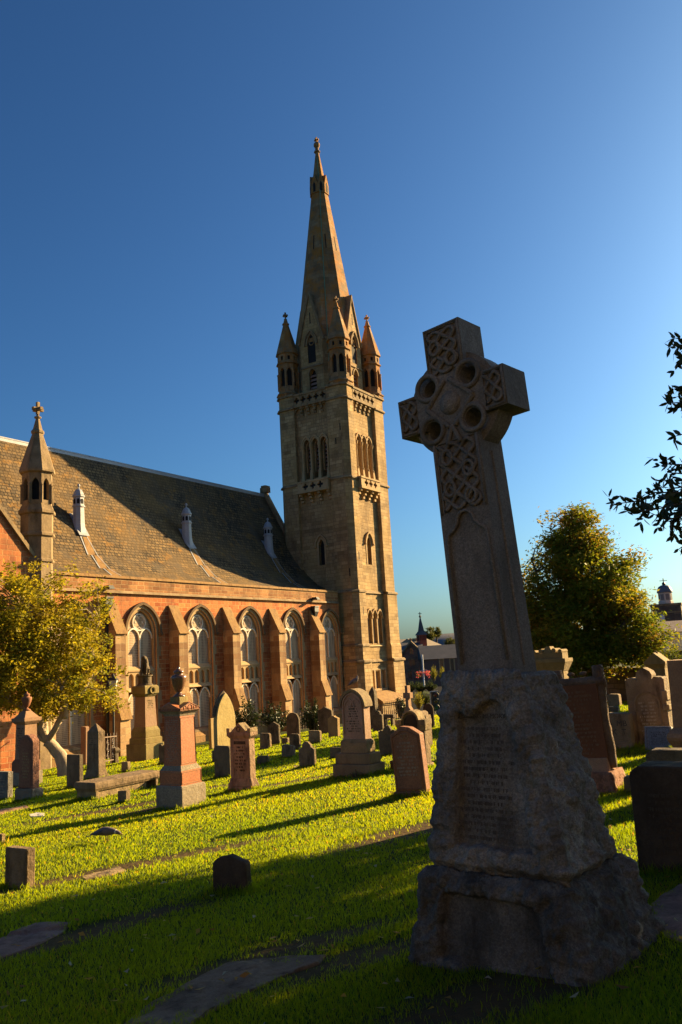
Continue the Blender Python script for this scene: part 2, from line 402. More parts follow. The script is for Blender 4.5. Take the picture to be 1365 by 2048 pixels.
def pierced(mb, T, x0, x1, z0, z1, ops, depth):
    zt = z1 if callable(z1) else (lambda x: z1)
    def q(p): mb.add([T(*k) for k in p], [(0, 1, 2, 3)])
    def colm(a, b):
        n = 6 if callable(z1) else 1
        for i in range(n):
            xa = a+(b-a)*i/n; xb = a+(b-a)*(i+1)/n
            q([(xa, 0, z0), (xb, 0, z0), (xb, 0, zt(xb)), (xa, 0, zt(xa))])
    cur = x0
    for xc, h, zs, zp, r in ops:
        colm(cur, xc-h)
        if zs > z0+1e-6: q([(xc-h, 0, z0), (xc+h, 0, z0), (xc+h, 0, zs), (xc-h, 0, zs)])
        a = [(xc+x, zp+z) for x, z in arch(h, r)]
        for (xa, za), (xb, zb) in zip(a, a[1:]):
            q([(xa, 0, za), (xb, 0, zb), (xb, 0, zt(xb)), (xa, 0, zt(xa))])
            q([(xa, 0, za), (xb, 0, zb), (xb, depth, zb), (xa, depth, za)])
        q([(xc-h, 0, zs), (xc+h, 0, zs), (xc+h, depth, zs), (xc-h, depth, zs)])
        for s in (-1, 1): q([(xc+s*h, 0, zs), (xc+s*h, 0, zp), (xc+s*h, depth, zp), (xc+s*h, depth, zs)])
        cur = xc+h
    colm(cur, x1)

def archband(mb, T, xc, zp, inner, outer, y0, y1, zlow=None, zlow_o=None):
    a = arch(*inner); b = arch(*outer)
    a = [(xc+x, zp+z) for x, z in a]; b = [(xc+x, zp+z) for x, z in b]
    if zlow is not None:
        a = [(a[0][0], zlow)]+a+[(a[-1][0], zlow)]; b = [(b[0][0], zlow)]+b+[(b[-1][0], zlow)]
    rings = [[T(p[0], y0, p[1]), T(q[0], y0, q[1]), T(q[0], y1, q[1]), T(p[0], y1, p[1])] for p, q in zip(a, b)]
    mb.loops(rings)

def archfill(mb, T, xc, zs, zp, h, r, y):
    a = [(xc+x, zp+z) for x, z in arch(h, r)]
    pts = [(xc-h, zs)]+a+[(xc+h, zs)]
    mb.add([T(x, y, z) for x, z in pts], [tuple(range(len(pts)))])
def quatre(mb, T, xc, zc, hw, hh, y0, y1, ro=0.80):
    n = 48; inn = []; out = []
    for i in range(n):
        a = 2*math.pi*i/n
        k = a % (math.pi/2); k = min(k, math.pi/2-k)      # lobes along the axes
        lob = ro*(0.50+0.50*abs(math.cos(2*a))**1.0)*min(hw, hh)*1.1
        inn.append((xc+lob*math.cos(a), zc+lob*math.sin(a)))
        c, s_ = math.cos(a), math.sin(a); t = min(hw/max(abs(c), 1e-6), hh/max(abs(s_), 1e-6))
        out.append((xc+t*c, zc+t*s_))
    vs = [T(x, y0, z) for x, z in inn]+[T(x, y0, z) for x, z in out]+[T(x, y1, z) for x, z in inn]
    fs = []
    for i in range(n):
        j = (i+1) % n
        fs += [(i, j, n+j, n+i), (i, j, 2*n+j, 2*n+i)]
    mb.add(vs, fs)

def cpart(mb, name, mat, parent=None, **k): return mb.build(name, M[mat], parent or church, org=ORG, **k)
def cparts(mb, name, mat, parent=None, gap=.03, **k):
    return [m_.build(name, M[mat], parent or church, org=ORG, **k) for m_ in split_mb(mb, gap)]

# ---- nave wall
UC = [53.3-4.8*i for i in range(6)]          # window bays
TN = lambda x, y, z: (x, WALL+y, z)
mb = MB(); pierced(mb, TN, 26.0, 54.7, -5.6, 4.2, [(u, 1.12, -3.62, 2.06, 1.40) for u in reversed(UC)], 0.2)
mb.add([TN(26, .9, -5.6), TN(54.7, .9, -5.6), TN(54.7, .9, 4.2), TN(26, .9, 4.2)], [(0, 1, 2, 3)])
nave_wall = cpart(mb, 'nave_wall', 'nave')
mb = MB()
for u in [53.3, 48.5, 43.7, 38.9, 34.1, 29.3]:
    mb.box(u-1.45, u+1.45, WALL-.22, WALL, -5.6, -4.0)
    mb.hexa([(u-1.45, WALL-.24, -4.0), (u+1.45, WALL-.24, -4.0), (u+1.45, WALL+.05, -4.0), (u-1.45, WALL+.05, -4.0)],
            [(u-1.45, WALL-.03, -3.66), (u+1.45, WALL-.03, -3.66), (u+1.45, WALL+.05, -3.66), (u-1.45, WALL+.05, -3.66)])
cparts(mb, 'window_apron', 'moss_stone', nave_wall)
mb = MB(); mb.hexa([(26, WALL-.17, 4.2), (54.6, WALL-.17, 4.2), (54.6, WALL+.2, 4.2), (26, WALL+.2, 4.2)], [(26, WALL-.05, 4.36), (54.6, WALL-.05, 4.36), (54.6, WALL+.2, 4.36), (26, WALL+.2, 4.36)])
cpart(mb, 'string_course', 'dressed_dark', nave_wall)
mb = MB(); mb.box(26, 54.6, WALL-.045, WALL+.35, 4.36, 5.02); cpart(mb, 'parapet', 'parapet', nave_wall)
mb = MB()
x = 26.0
while x < 54.5:
    w = random.uniform(.9, 1.3); e = min(54.6, x+w)
    d = random.uniform(-.012, .012)
    mb.hexa([(x+.008, WALL-.12+d, 5.02), (e-.008, WALL-.12+d, 5.02), (e-.008, WALL+.42, 5.02), (x+.008, WALL+.42, 5.02)],
            [(x+.008, WALL-.07+d, 5.17), (e-.008, WALL-.07+d, 5.17), (e-.008, WALL+.42, 5.2+d), (x+.008, WALL+.42, 5.2+d)])
    x = e
cpart(mb, 'coping', 'moss_stone', nave_wall)

# ---- nave window, built once at u=0 and copied
def nave_window():
    T = lambda x, y, z: (x, y, z)
    m1 = MB(); archband(m1, T, 0, 2.06, (1.10, 1.38), (1.27, 1.56), -.012, .05, -3.62)       # flat margin
    archband(m1, T, 0, 2.06, (.985, 1.25), (1.12, 1.40), .10, .34, -3.5)                     # inner order
    for k in range(9):                                                                       # long-and-short jamb stones
        for s in (-1, 1):
            z = -3.6+k*.62; w = .16 if k % 2 else .02
            if w > .1: m1.box(min(s*1.26, s*(1.26+w)), max(s*1.26, s*(1.26+w)), -.01, .05, z, z+.58)
    win = m1.build('nave_window', M['dressed'], church)
    m2 = MB(); archband(m2, T, 0, 2.06, (1.27, 1.56), (1.40, 1.72), -.15, .02)
    for s in (-1, 1): m2.ball((s*1.36, -.09, 2.0), .13, 8)
    m2.build('hood_mould', M['hood'], win)
    m3 = MB(); archfill(m3, T, 0, -.02, 2.06, 1.0, 1.27, .28)
    for s in (-1, 1): archfill(m3, T, s*.49, -3.5, -1.85, .47, .62, .27)
    [q.build('window_glass', M['glass'], win) for q in split_mb(m3, .0)]
    m4 = MB()
    for s in (-1, 1):
        archband(m4, T, s*.49, 1.75, (.435, .52), (.49, .60), .19, .28)
        archband(m4, T, s*.49, -1.85, (.435, .60), (.49, .68), .19, .28)
    m4.box(-.04, .04, .19, .28, .12, 1.8); m4.box(-.04, .04, .19, .28, -3.5, -1.8)
    c = [(0.48*math.cos(a), .25, 2.66+.46*math.sin(a)) for a in [2*math.pi*i/28 for i in range(28)]]
    m4.tube(c, .045, 5, True)
    for q in range(4):
        a0 = math.pi/4+q*math.pi/2; cx, cz = .22*math.cos(a0), 2.66+.2*math.sin(a0)
        m4.tube([(cx+.2*math.cos(a), .26, cz+.2*math.sin(a)) for a in [a0-2.0+4.0*i/12 for i in range(13)]], .032, 4)
    [q.build('tracery', M['tracery'], win) for q in split_mb(m4)]
    m5 = MB()
    pierced(m5, lambda x, y, z: (x, y+.14, z), -.985, .985, -1.0, -.06, [(-.735+.49*i, .185, -.92, -.40, .24) for i in range(4)], .12)
    m5.add([(-.98, .265, -1.0), (.98, .265, -1.0), (.98, .265, -.06), (-.98, .265, -.06)], [(0, 1, 2, 3)])
    m5.box(-.99, .99, .08, .28, -.06, .02)
    m5.hexa([(-.99, .09, .02), (.99, .09, .02), (.99, .28, .02), (-.99, .28, .02)], [(-.99, .22, .22), (.99, .22, .22), (.99, .28, .22), (-.99, .28, .22)])
    m5.hexa([(-.99, .04, -1.14), (.99, .04, -1.14), (.99, .28, -1.14), (-.99, .28, -1.14)], [(-.99, .14, -1.0), (.99, .14, -1.0), (.99, .28, -1.0), (-.99, .28, -1.0)])
    for s in (-1, 1): archband(m5, T, s*.49, -1.85, (.49, .69), (.50, .74), .18, .27)
    m5.build('transom_panel', M['dressed'], win)
    m6 = MB(); m6.hexa([(-1.1, -.1, -3.75), (1.1, -.1, -3.75), (1.1, .4, -3.75), (-1.1, .4, -3.75)], [(-1.1, -.06, -3.64), (1.1, -.06, -3.64), (1.1, .4, -3.44), (-1.1, .4, -3.44)])
    m6.build('sill', M['dressed_dark'], win)
    return win
win0 = nave_window()
for i, u in enumerate(UC):
    w = win0 if i == 0 else copy_tree(win0, church)
    w.location = (u-ORG[0], WALL-ORG[1], -ORG[2])

# ---- buttresses
def buttress():
    m1 = MB(); hw = .36
    prof = [(0, 3.6), (-.30, 3.1), (-.80, 2.0), (-.80, 1.9), (-.80, -1.5), (-1.10, -2.45), (-1.10, -5.6), (0.05, -5.6), (0.05, 3.6)]
    m1.prism([(-hw, y, z) for y, z in prof], [(hw, y, z) for y, z in prof])
    b = m1.build('buttress', M['buttress'], church)
    m2 = MB(); e = hw+.035
    for (ya, za), (yb, zb) in (((0.0, 3.62), (-.86, 1.93)), ((-.78, -1.44), (-1.16, -2.5))):
        n = Vector((0, za-zb, -(yb-ya)*-1)).normalized(); n = Vector((0, -(za-zb), (ya-yb)*1)).normalized() if False else Vector((0, -(za-zb), -(yb-ya))).normalized()
        t = .07; o_ = Vector((0, n.y*t, abs(n.z)*t))
        m2.hexa([(-e, yb, zb), (e, yb, zb), (e, ya, za), (-e, ya, za)], [(-e, yb+o_.y, zb+o_.z), (e, yb+o_.y, zb+o_.z), (e, ya+o_.y, za+o_.z), (-e, ya+o_.y, za+o_.z)])
    [q.build('weathering', M['moss_stone'], b) for q in split_mb(m2)]
    return b
but0 = buttress()
for i, u in enumerate([50.95, 46.15, 41.35, 36.55, 31.75]):
    b = but0 if i == 0 else copy_tree(but0, church)
    b.location = (u-ORG[0], WALL-ORG[1], -ORG[2])

# ---- roof
PROF = [(34.95, 4.95), (36.2, 5.35), (37.2, 5.88), (38.2, 6.78), (39.2, 8.12), (40.0, 9.42), (40.8, 10.82), (41.7, 12.45), (42.6, 14.1)]
RID = 42.6
mb = MB()
back = [(2*RID-v, z) for v, z in PROF[-2::-1]]
prf = PROF+back
us = [16.0, 26, 36, 46, 56.2]
vs = [(u, v, z) for u in us for v, z in prf]; n = len(prf)
mb.add(vs, [(k*n+i, k*n+i+1, (k+1)*n+i+1, (k+1)*n+i) for k in range(len(us)-1) for i in range(n-1)])
roof = cpart(mb, 'roof', 'slate')
mb = MB(); mb.tube([(16, RID, 14.12), (56.1, RID, 14.12)], .09, 8)
mb.hexa([(16, RID-.12, 13.85), (56.1, RID-.12, 13.85), (56.1, RID+.12, 13.85), (16, RID+.12, 13.85)], [(16, RID-.06, 14.13), (56.1, RID-.06, 14.13), (56.1, RID+.06, 14.13), (16, RID+.06, 14.13)])
cpart(mb, 'ridge_capping', 'lead', roof)
mb = MB()      # gable skew
a = [(56.05, v-.05, z+.42) for v, z in prf]; b = [(56.05, v, z-1.2) for v, z in reversed(prf)]
for (va, za), (vb, zb) in zip(prf, prf[1:]):
    mb.hexa([(56.0, va, za-.6), (56.55, va, za-.6), (56.55, vb, zb-.6), (56.0, vb, zb-.6)], [(56.0, va, za+.38), (56.55, va, za+.38), (56.55, vb, zb+.38), (56.0, vb, zb+.38)])
mb.box(56.0, 56.55, RID-.35, RID+.35, 14.3, 14.75); mb.box(55.95, 56.6, RID-.28, RID+.2, 14.75, 14.9)
cpart(mb, 'gable_skew', 'dressed_dark', roof)
mb = MB()
pts = [(v, z+.03) for v, z in prf]
mb.add([(56.2, v, z) for v, z in prf]+[(56.2, prf[-1][0], -5), (56.2, prf[0][0], -5)], [tuple(range(len(prf)+2))])
cpart(mb, 'end_gable', 'nave', roof)
def strip(u0, u1, w, i0, i1, lift):
    m_ = MB(); N_ = len(PROF)
    P_ = [p for p in PROF[i0:i1+1]]
    for (va, za), (vb, zb) in zip(P_, P_[1:]):
        m_.add([(u0, va-lift, za+lift*.4), (u0+w, va-lift, za+lift*.4), (u1+w, vb-lift, zb+lift*.4), (u1, vb-lift, zb+lift*.4)], [(0, 1, 2, 3)])
    return m_
VENTS = [33.7, 43.1, 52.4]
def roof_vent():
    m1 = MB(); c = (0, 0)
    m1.octo([(.60, -.9), (.44, .1), (.40, 1.25), (.48, 1.27), (.48, 1.36), (.41, 1.40), (.39, 1.95), (.47, 1.99), (.47, 2.08), (.40, 2.16), (.36, 2.3), (.26, 2.48), (.10, 2.58), (.05, 2.62), (.05, 2.74)], c)
    m1.ball((0, 0, 2.83), .12, 10)
    m1.add([(-.50, -.70, -.80), (.50, -.70, -.80), (.46, .6, .9), (-.46, .6, .9)], [(0, 1, 2, 3)])
    m1.v = [(x*.76, y*.76, z*.86) for x, y, z in m1.v]
    v = m1.build('roof_vent', M['lead'], roof)
    m2 = MB()
    for k in range(8):
        a = k*math.pi/4; n_ = (math.cos(a), math.sin(a)); t_ = (-n_[1], n_[0])
        T = lambda x, y, z: (n_[0]*(.320-y)+t_[0]*x, n_[1]*(.320-y)+t_[1]*x, z*.86)
        archfill(m2, T, 0, 1.48, 1.72, .085, .13, 0)
    [q.build('vent_opening', M['void'], v) for q in split_mb(m2, .0)]
    return v
v0 = roof_vent()
for i, u in enumerate(VENTS):
    vv = v0 if i == 0 else copy_tree(v0, roof)
    vv.location = (u-ORG[0], 39.55-ORG[1], 8.75-ORG[2])
    for m_ in (strip(u-.55, u-.28, .09, 0, 4, .03), strip(u+.20, u+.18, .05, 0, 4, .03)): cpart(m_, 'lead_flashing', 'lead', roof)
    m_ = strip(u-.5, u-.05, .55, 0, 4, .02); cpart(m_, 'moss_streak', 'moss_stone', roof)

# ---- rainwater pipes
def downpipe(u, v, zt, zb):
    m1 = MB(); m1.tube([(u, v, zb), (u, v, zt-.5)], .085, 8)
    m1.hexa([(u-.12, v-.12, zt-.75), (u+.12, v-.12, zt-.75), (u+.12, v+.14, zt-.75), (u-.12, v+.14, zt-.75)], [(u-.25, v-.22, zt-.4), (u+.25, v-.22, zt-.4), (u+.25, v+.14, zt-.4), (u-.25, v+.14, zt-.4)])
    m1.box(u-.25, u+.25, v-.22, v+.14, zt-.4, zt); m1.box(u-.28, u+.28, v-.26, v+.14, zt-.06, zt+.02)
    z = zb+.4
    while z < zt-1: m1.box(u-.12, u+.12, v-.11, v+.1, z, z+.06); z += 1.4
    p = cpart(m1, 'downpipe', 'iron')
    m2 = MB(); m2.box(u-.18, u+.18, v-.42, v+.1, 4.36, 4.46); m2.box(u-.12, u+.22, v-.3, v+.1, 4.46, 4.56)
    cpart(m2, 'gutter_spout', 'iron', p)
downpipe(31.35, WALL-.2, 3.95, -5); downpipe(51.05, WALL-.2, 3.9, 2.5)

# ---- corner turret and low gabled bay at the near end
def octface(c, inr, k):
    a = k*math.pi/4; n_ = (math.cos(a), math.sin(a)); t_ = (-n_[1], n_[0])
    return lambda x, y, z: (c[0]+n_[0]*(inr-y)+t_[0]*x, c[1]+n_[1]*(inr-y)+t_[1]*x, z)
def finial(mb, c, z0, s=1.0):
    mb.octo([(.09*s, z0), (.16*s, z0+.04*s), (.16*s, z0+.10*s), (.07*s, z0+.14*s), (.06*s, z0+.26*s)], c)
    x, y = c
    mb.box(x-.07*s, x+.07*s, y-.07*s, y+.07*s, z0+.24*s, z0+.86*s)
    for ax in (0, 1):
        w = (.30*s, .08*s) if ax == 0 else (.08*s, .30*s)
        mb.box(x-w[0], x+w[0], y-w[1], y+w[1], z0+.42*s, z0+.57*s)
def arcade_oct(mb, mv, c, inr, z0, z1, zs, zp, r, h, two=False):
    w = inr*math.tan(math.pi/8)
    for k in range(8):
        T = octface(c, inr, k)
        pierced(mb, T, -w, w, z0, z1, [(0, h, zs, zp, r)], .22)
        archfill(mv, T, 0, zs, zp, h, r, .2)
tc = (26.22, 33.75); TK = .82
mb = MB(); mv = MB()
mb.octo([(r_*TK, z_) for r_, z_ in [(.86, -5.6), (.86, 5.3), (.95, 5.36), (.95, 5.46), (.86, 5.52), (.86, 6.55), (.98, 6.62), (.98, 6.72), (.88, 6.80), (.88, 7.66), (1.0, 7.72), (1.0, 7.84), (.9, 7.98), (.86, 8.1)]], tc)
arcade_oct(mb, mv, tc, .82*TK, 8.1, 9.75, 8.35, 9.1, .34, .17)
w8 = .82*TK*math.tan(math.pi/8)
for k in range(8):
    T = octface(tc, .82*TK, k)
    for s in (-1, 1):
        p = T(s*w8, -.02, 0); mb.tube([(p[0], p[1], 8.2), (p[0], p[1], 9.05)], .05, 6); mb.ball((p[0], p[1], 9.1), .08, 6)
mb.octo([(r_*TK, z_) for r_, z_ in [(.86, 9.7), (.98, 9.76), (.98, 9.86), (.62, 10.9), (.30, 11.75), (.36, 11.8), (.36, 11.9), (.26, 12.0), (.09, 12.62)]], tc)
turret = cpart(mb, 'turret', 'dressed_dark')
cparts(mv, 'arcade_recess', 'void', turret)
mb = MB(); finial(mb, tc, 12.55, 1.0); cpart(mb, 'cross_finial', 'dressed_dark', turret)
# gable bay
gv = 33.4
mb = MB()
def zg(x): return 5.35+1.13*max(0, min(25.9-x, x-15.9))
pierced(mb, lambda x, y, z: (x, gv+y, z), 15.9, 25.9, -5.6, zg, [(20.9, 1.2, -2.5, 2.5, 1.6)], .4)
mb.add([(25.9, gv, -5.6), (25.9, 36, -5.6), (25.9, 36, 5.3), (25.9, gv, 5.3)], [(0, 1, 2, 3)])
bay = cpart(mb, 'gable_bay', 'nave')
mb = MB()
for xa, xb in ((25.95, 20.9), (15.85, 20.9)):
    za, zb = zg(min(max(xa, 15.9), 25.9)), zg(20.9)
    mb.hexa([(xa, gv-.14, za-.1), (xb, gv-.14, zb-.1), (xb, gv+.4, zb-.1), (xa, gv+.4, za-.1)], [(xa, gv-.14, za+.16), (xb, gv-.14, zb+.16), (xb, gv+.4, zb+.16), (xa, gv+.4, za+.16)])
cpart(mb, 'gable_coping', 'dressed_dark', bay)
mb = MB()
for xa, xb in ((25.9, 20.9), (15.9, 20.9)):
    mb.add([(xa, gv+.3, 5.3), (xb, gv+.3, zg(20.9)-.05), (xb, 41.5, zg(20.9)-.05), (xa, 41.5, 5.3)], [(0, 1, 2, 3)])
cpart(mb, 'bay_roof', 'slate', bay)
mb = MB(); archfill(mb, lambda x, y, z: (x, gv+y, z), 20.9, -2.5, 2.5, 1.2, 1.6, .35); cpart(mb, 'bay_window', 'glass', bay)

# ================================================================== STEEPLE
U0, U1, V0, V1 = 55.3, 61.95, 33.55, 40.35
PU, PV = 55.62, 33.87
TU = lambda x, y, z: (PU+y, x, z)
TV = lambda x, y, z: (x, PV+y, z)
mb = MB()
XA, XB = 35.2, 38.65; YA, YB = 56.5, 60.15
pierced(mb, TU, XA, XB, -5.6, 6, [], .4)
pierced(mb, TU, XA, XB, 6, 13, [(36.7, .27, 7.45, 8.95, .58)], .45)
pierced(mb, TU, XA, XB, 13, 21.0, [(35.98, .30, 14.6, 17.45, .46), (36.80, .30, 14.6, 17.45, .46), (37.62, .30, 14.6, 17.45, .46)], .75)
pierced(mb, TV, YA, YB, -5.6, -.3, [(57.48, .34, -2.42, -1.08, 0), (58.36, .34, -2.42, -1.08, 0), (59.24, .34, -2.42, -1.08, 0)], .35)
pierced(mb, TV, YA, YB, -.3, 5, [(57.58, .33, 1.08, 3.0, .55), (58.38, .33, 1.08, 3.0, .55), (59.18, .33, 1.08, 3.0, .55)], .35)
pierced(mb, TV, YA, YB, 5, 13, [(58.25, .32, 7.35, 9.0, .62)], .5)
pierced(mb, TV, YA, YB, 13, 21.0, [(57.52, .30, 14.6, 17.45, .46), (58.34, .30, 14.6, 17.45, .46), (59.16, .30, 14.6, 17.45, .46)], .75)
mb.add([(61.65, 34, -5.6), (61.65, 40, -5.6), (61.65, 40, 21), (61.65, 34, 21)], [(0, 1, 2, 3)])
mb.add([(56, 40.05, -5.6), (61.6, 40.05, -5.6), (61.6, 40.05, 21), (56, 40.05, 21)], [(0, 1, 2, 3)])
# corner piers with chamfered outer angle
PIERS = [(U0, 56.6, V0, 35.3, -1, -1), (U0, 56.9, 38.55, V1, -1, 1), (60.05, U1, V0, 35.3, 1, -1), (60.05, U1, 38.55, V1, 1, 1)]
def pier_ring(p, o, z, ch=.42):
    a, b, c, d, su, sv = p
    a2 = a-o if su < 0 else a; b2 = b+o if su > 0 else b; c2 = c-o if sv < 0 else c; d2 = d+o if sv > 0 else d
    cs = [(a2, c2, -1, -1), (b2, c2, 1, -1), (b2, d2, 1, 1), (a2, d2, -1, 1)]
    out = []
    for x, y, sx, sy in cs:
        if sx == su and sy == sv:
            if sx*sy > 0: out += [(x, y-sy*ch, z), (x-sx*ch, y, z)]
            else: out += [(x-sx*ch, y, z), (x, y-sy*ch, z)]
        else: out.append((x, y, z))
    return out
for p in PIERS:
    mb.loops([pier_ring(p, o, z) for o, z in ((.55, -5.6), (.42, -4.2), (.30, -3.4), (.26, -.32), (.26, -.25), (.17, -.1), (.17, .85), (.10, 1.05), (.10, 5.0), (.0, 5.15), (0, 22.05))])
tower = cpart(mb, 'tower', 'tower')
mb = MB()
for z, o in ((-.30, .38), (.92, .24), (5.08, .18), (14.15, .11), (20.72, .13), (21.85, .12)):
    if 0 < z < 1.0:
        ps = PIERS[:1]
    else: ps = PIERS
    for p in ps: mb.loops([pier_ring(p, o, z-.06), pier_ring(p, o, z+.06), pier_ring(p, o-.1, z+.16)])
for z in (-.30, 5.08):
    mb.hexa([(56.5, PV-.14, z-.06), (60.2, PV-.14, z-.06), (60.2, PV+.1, z-.06), (56.5, PV+.1, z-.06)], [(56.5, PV-.03, z+.14), (60.2, PV-.03, z+.14), (60.2, PV+.1, z+.14), (56.5, PV+.1, z+.14)])
for z in (5.08, 14.15):
    mb.hexa([(PU-.13, 35.2, z-.06), (PU+.1, 35.2, z-.06), (PU+.1, 38.65, z-.06), (PU-.13, 38.65, z-.06)], [(PU-.03, 35.2, z+.14), (PU+.1, 35.2, z+.14), (PU+.1, 38.65, z+.14), (PU-.03, 38.65, z+.14)])
cparts(mb, 'string_course', 'dressed_dark', tower)
# sloping plinth beneath the lit face
mb = MB(); mb.hexa([(56.6, 32.5, -3.35), (60.4, 32.5, -3.35), (60.4, 33.9, -3.35), (56.6, 33.9, -3.35)], [(56.6, 33.6, -2.62), (60.4, 33.6, -2.62), (60.4, 33.9, -2.62), (56.6, 33.9, -2.62)])
mb.box(56.5, 60.5, 32.45, 33.9, -3.5, -3.352)
pl = cpart(mb, 'plinth_slope', 'moss_stone', tower)
mb = MB(); mb.box(56.6, 60.4, 32.55, 33.9, -5.6, -3.502); cpart(mb, 'plinth_wall', 'tower', tower)
# dressed arches and columns of the belfry, lancets, lower lights
mb = MB(); mc = MB()
for T, xs in ((TU, (35.98, 36.80, 37.62)), (TV, (57.52, 58.34, 59.16))):
    for x in xs:
        archband(mb, T, x, 17.45, (.30, .46), (.41, .60), -.06, .3)
        archband(mb, T, x, 17.45, (.41, .62), (.50, .74), -.13, .02)
        archband(mb, T, x, 17.40, (.22, .36), (.30, .46), .3, .55, 15.2)
    for x in [xs[0]-.41]+[(a+b)/2 for a, b in zip(xs, xs[1:])]+[xs[-1]+.41]:
        p = T(x, -.05, 0)
        mb.lathe([(.13, 15.1), (.15, 15.25), (.09, 15.35), (.085, 17.1), (.11, 17.15), (.17, 17.35), (.17, 17.45)], 8, (p[0], p[1]))
        q = T(x, .12, 0); mb.frus((p[0], p[1]), .34, .34, 14.2, .22, .22, 15.1)
for T, x, h, r, zs, zp in ((TU, 36.7, .27, .58, 7.45, 8.95), (TV, 58.25, .32, .62, 7.35, 9.0)):
    archband(mb, T, x, zp, (h, r), (h+.16, r+.18), -.03, .2, zs)
    archband(mb, T, x, zp+.05, (h+.2, r+.22), (h+.32, r+.36), -.15, .02)
    for s in (-1, 1): p = T(x+s*(h+.3), -.08, zp+.02); mb.ball(p, .12, 6)
    a = T(x-.4, -.03, zs-.28); b = T(x+.4, -.03, zs-.28); c = T(x+.4, .4, zs-.02); d = T(x-.4, .4, zs-.02); mb.add([a, b, c, d], [(0, 1, 2, 3)])
for x in (57.58, 58.38, 59.18):
    archband(mb, TV, x, 3.0, (.33, .55), (.40, .65), -.05, .25, 1.08)
    archband(mb, TV, x, 3.05, (.40, .66), (.49, .78), -.14, .02)
mb.hexa([TV(57.1, -.1, .85), TV(59.7, -.1, .85), TV(59.7, .3, .85), TV(57.1, .3, .85)], [TV(57.1, -.05, .92), TV(59.7, -.05, .92), TV(59.7, .3, 1.1), TV(57.1, .3, 1.1)])
for x in (57.06, 57.92, 58.80, 59.66): a = TV(x-.09, -.05, -2.45); b = TV(x+.09, .3, -1.0); mb.box(a[0], b[0], a[1], b[1], a[2], b[2])
a = TV(56.97, -.05, -1.0); b = TV(59.75, .3, -.85); mb.box(a[0], b[0], a[1], b[1], a[2], b[2])
a = TV(56.97, -.08, -2.6); b = TV(59.75, .3, -2.45); mb.box(a[0], b[0], a[1], b[1], a[2], b[2])
cparts(mb, 'window_dressing', 'dressed', tower)
mb = MB()
for T, xs in ((TU, (35.98, 36.80, 37.62)), (TV, (57.52, 58.34, 59.16))):
    for x in xs:
        z = 15.2
        while z < 17.5:
            mb.hexa([T(x-.3, .42, z), T(x+.3, .42, z), T(x+.3, .46, z), T(x-.3, .46, z)], [T(x-.3, .62, z+.24), T(x+.3, .62, z+.24), T(x+.3, .66, z+.24), T(x-.3, .66, z+.24)]); z += .33
cparts(mb, 'belfry_louvre', 'louvre', tower, gap=.14)
mb = MB()
for T, xs in ((TU, (35.98, 36.80, 37.62)), (TV, (57.52, 58.34, 59.16))):
    for x in xs: archfill(mb, T, x, 14.6, 17.45, .3, .46, .72)
archfill(mb, TU, 36.7, 7.45, 8.95, .27, .58, .3)
for u, v, z, w, d, h in ((U0-.004, 33.78+.35, 18.3, .01, .09, .55), (U0-.004, 34.6, 17.2, .01, .09, .5), (U0-.004, 34.0, 6.6, .01, .09, .6)): mb.box(u-w, u+w, v-d/2, v+d/2, z-h/2, z+h/2)
for u, z in ((56.1, 7.9), (56.1, 3.6)): mb.box(u-.04, u+.04, V0-.014, V0+.01 if z > 5 else V0-.105, z-.3, z+.3)
cparts(mb, 'dark_opening', 'void', tower)
mb = MB()
archfill(mb, TV, 58.25, 7.35, 9.0, .32, .62, .3)
for x in (57.58, 58.38, 59.18): archfill(mb, TV, x, 1.08, 3.0, .33, .55, .2)
for x in (57.48, 58.36, 59.24): archfill(mb, TV, x, -2.42, -1.08, .34, 0, .2)
cparts(mb, 'window_glass', 'glass', tower)
# parapet of quatrefoils and corbels
def quatre_row(mb, mv, T, x0, x1, z0, z1, n, y, th):
    w = (x1-x0)/n
    for i in range(n): quatre(mb, T, x0+w*(i+.5), (z0+z1)/2, w/2, (z1-z0)/2, y, y+th)
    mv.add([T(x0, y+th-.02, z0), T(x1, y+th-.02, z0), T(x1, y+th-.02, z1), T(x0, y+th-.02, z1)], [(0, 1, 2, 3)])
def corb(mb, T, x, w, zt, d):
    for k in range(3):
        y = -d*(1-k*.33); z0 = zt-.26*(k+1)
        b = [T(x-w, y, z0+.08), T(x+w, y, z0+.08), T(x+w, .1, z0-.0), T(x-w, .1, z0-.0)]
        t = [T(x-w, y, z0+.26), T(x+w, y, z0+.26), T(x+w, .1, z0+.26), T(x-w, .1, z0+.26)]
        mb.hexa(b, t)
mb = MB(); mv = MB()
for T, x0, x1 in ((TU, 35.3, 38.55), (TV, 56.6, 60.05)):
    off = -.34
    quatre_row(mb, mv, T, x0, x1, 20.9, 21.7, 5, off, .2)
    for z0, z1, o in ((20.72, 20.9, .05), (21.7, 21.88, .07)):
        mb.hexa([T(x0, off-o, z0), T(x1, off-o, z0), T(x1, .3, z0), T(x0, .3, z0)], [T(x0, off-o, z1), T(x1, off-o, z1), T(x1, .3, z1), T(x0, .3, z1)])
    n = 5
    for i in range(1, n): corb(mb, T, x0+(x1-x0)*i/n, .12, 20.72, .3)
    for i in range(n):
        xc = x0+(x1-x0)*(i+.5)/n; archband(mb, T, xc, 20.38, (.24, .26), (.345, .34), -.2, .02)
cparts(mb, 'parapet', 'dressed_dark', tower); cparts(mv, 'parapet_shadow_gap', 'void', tower)
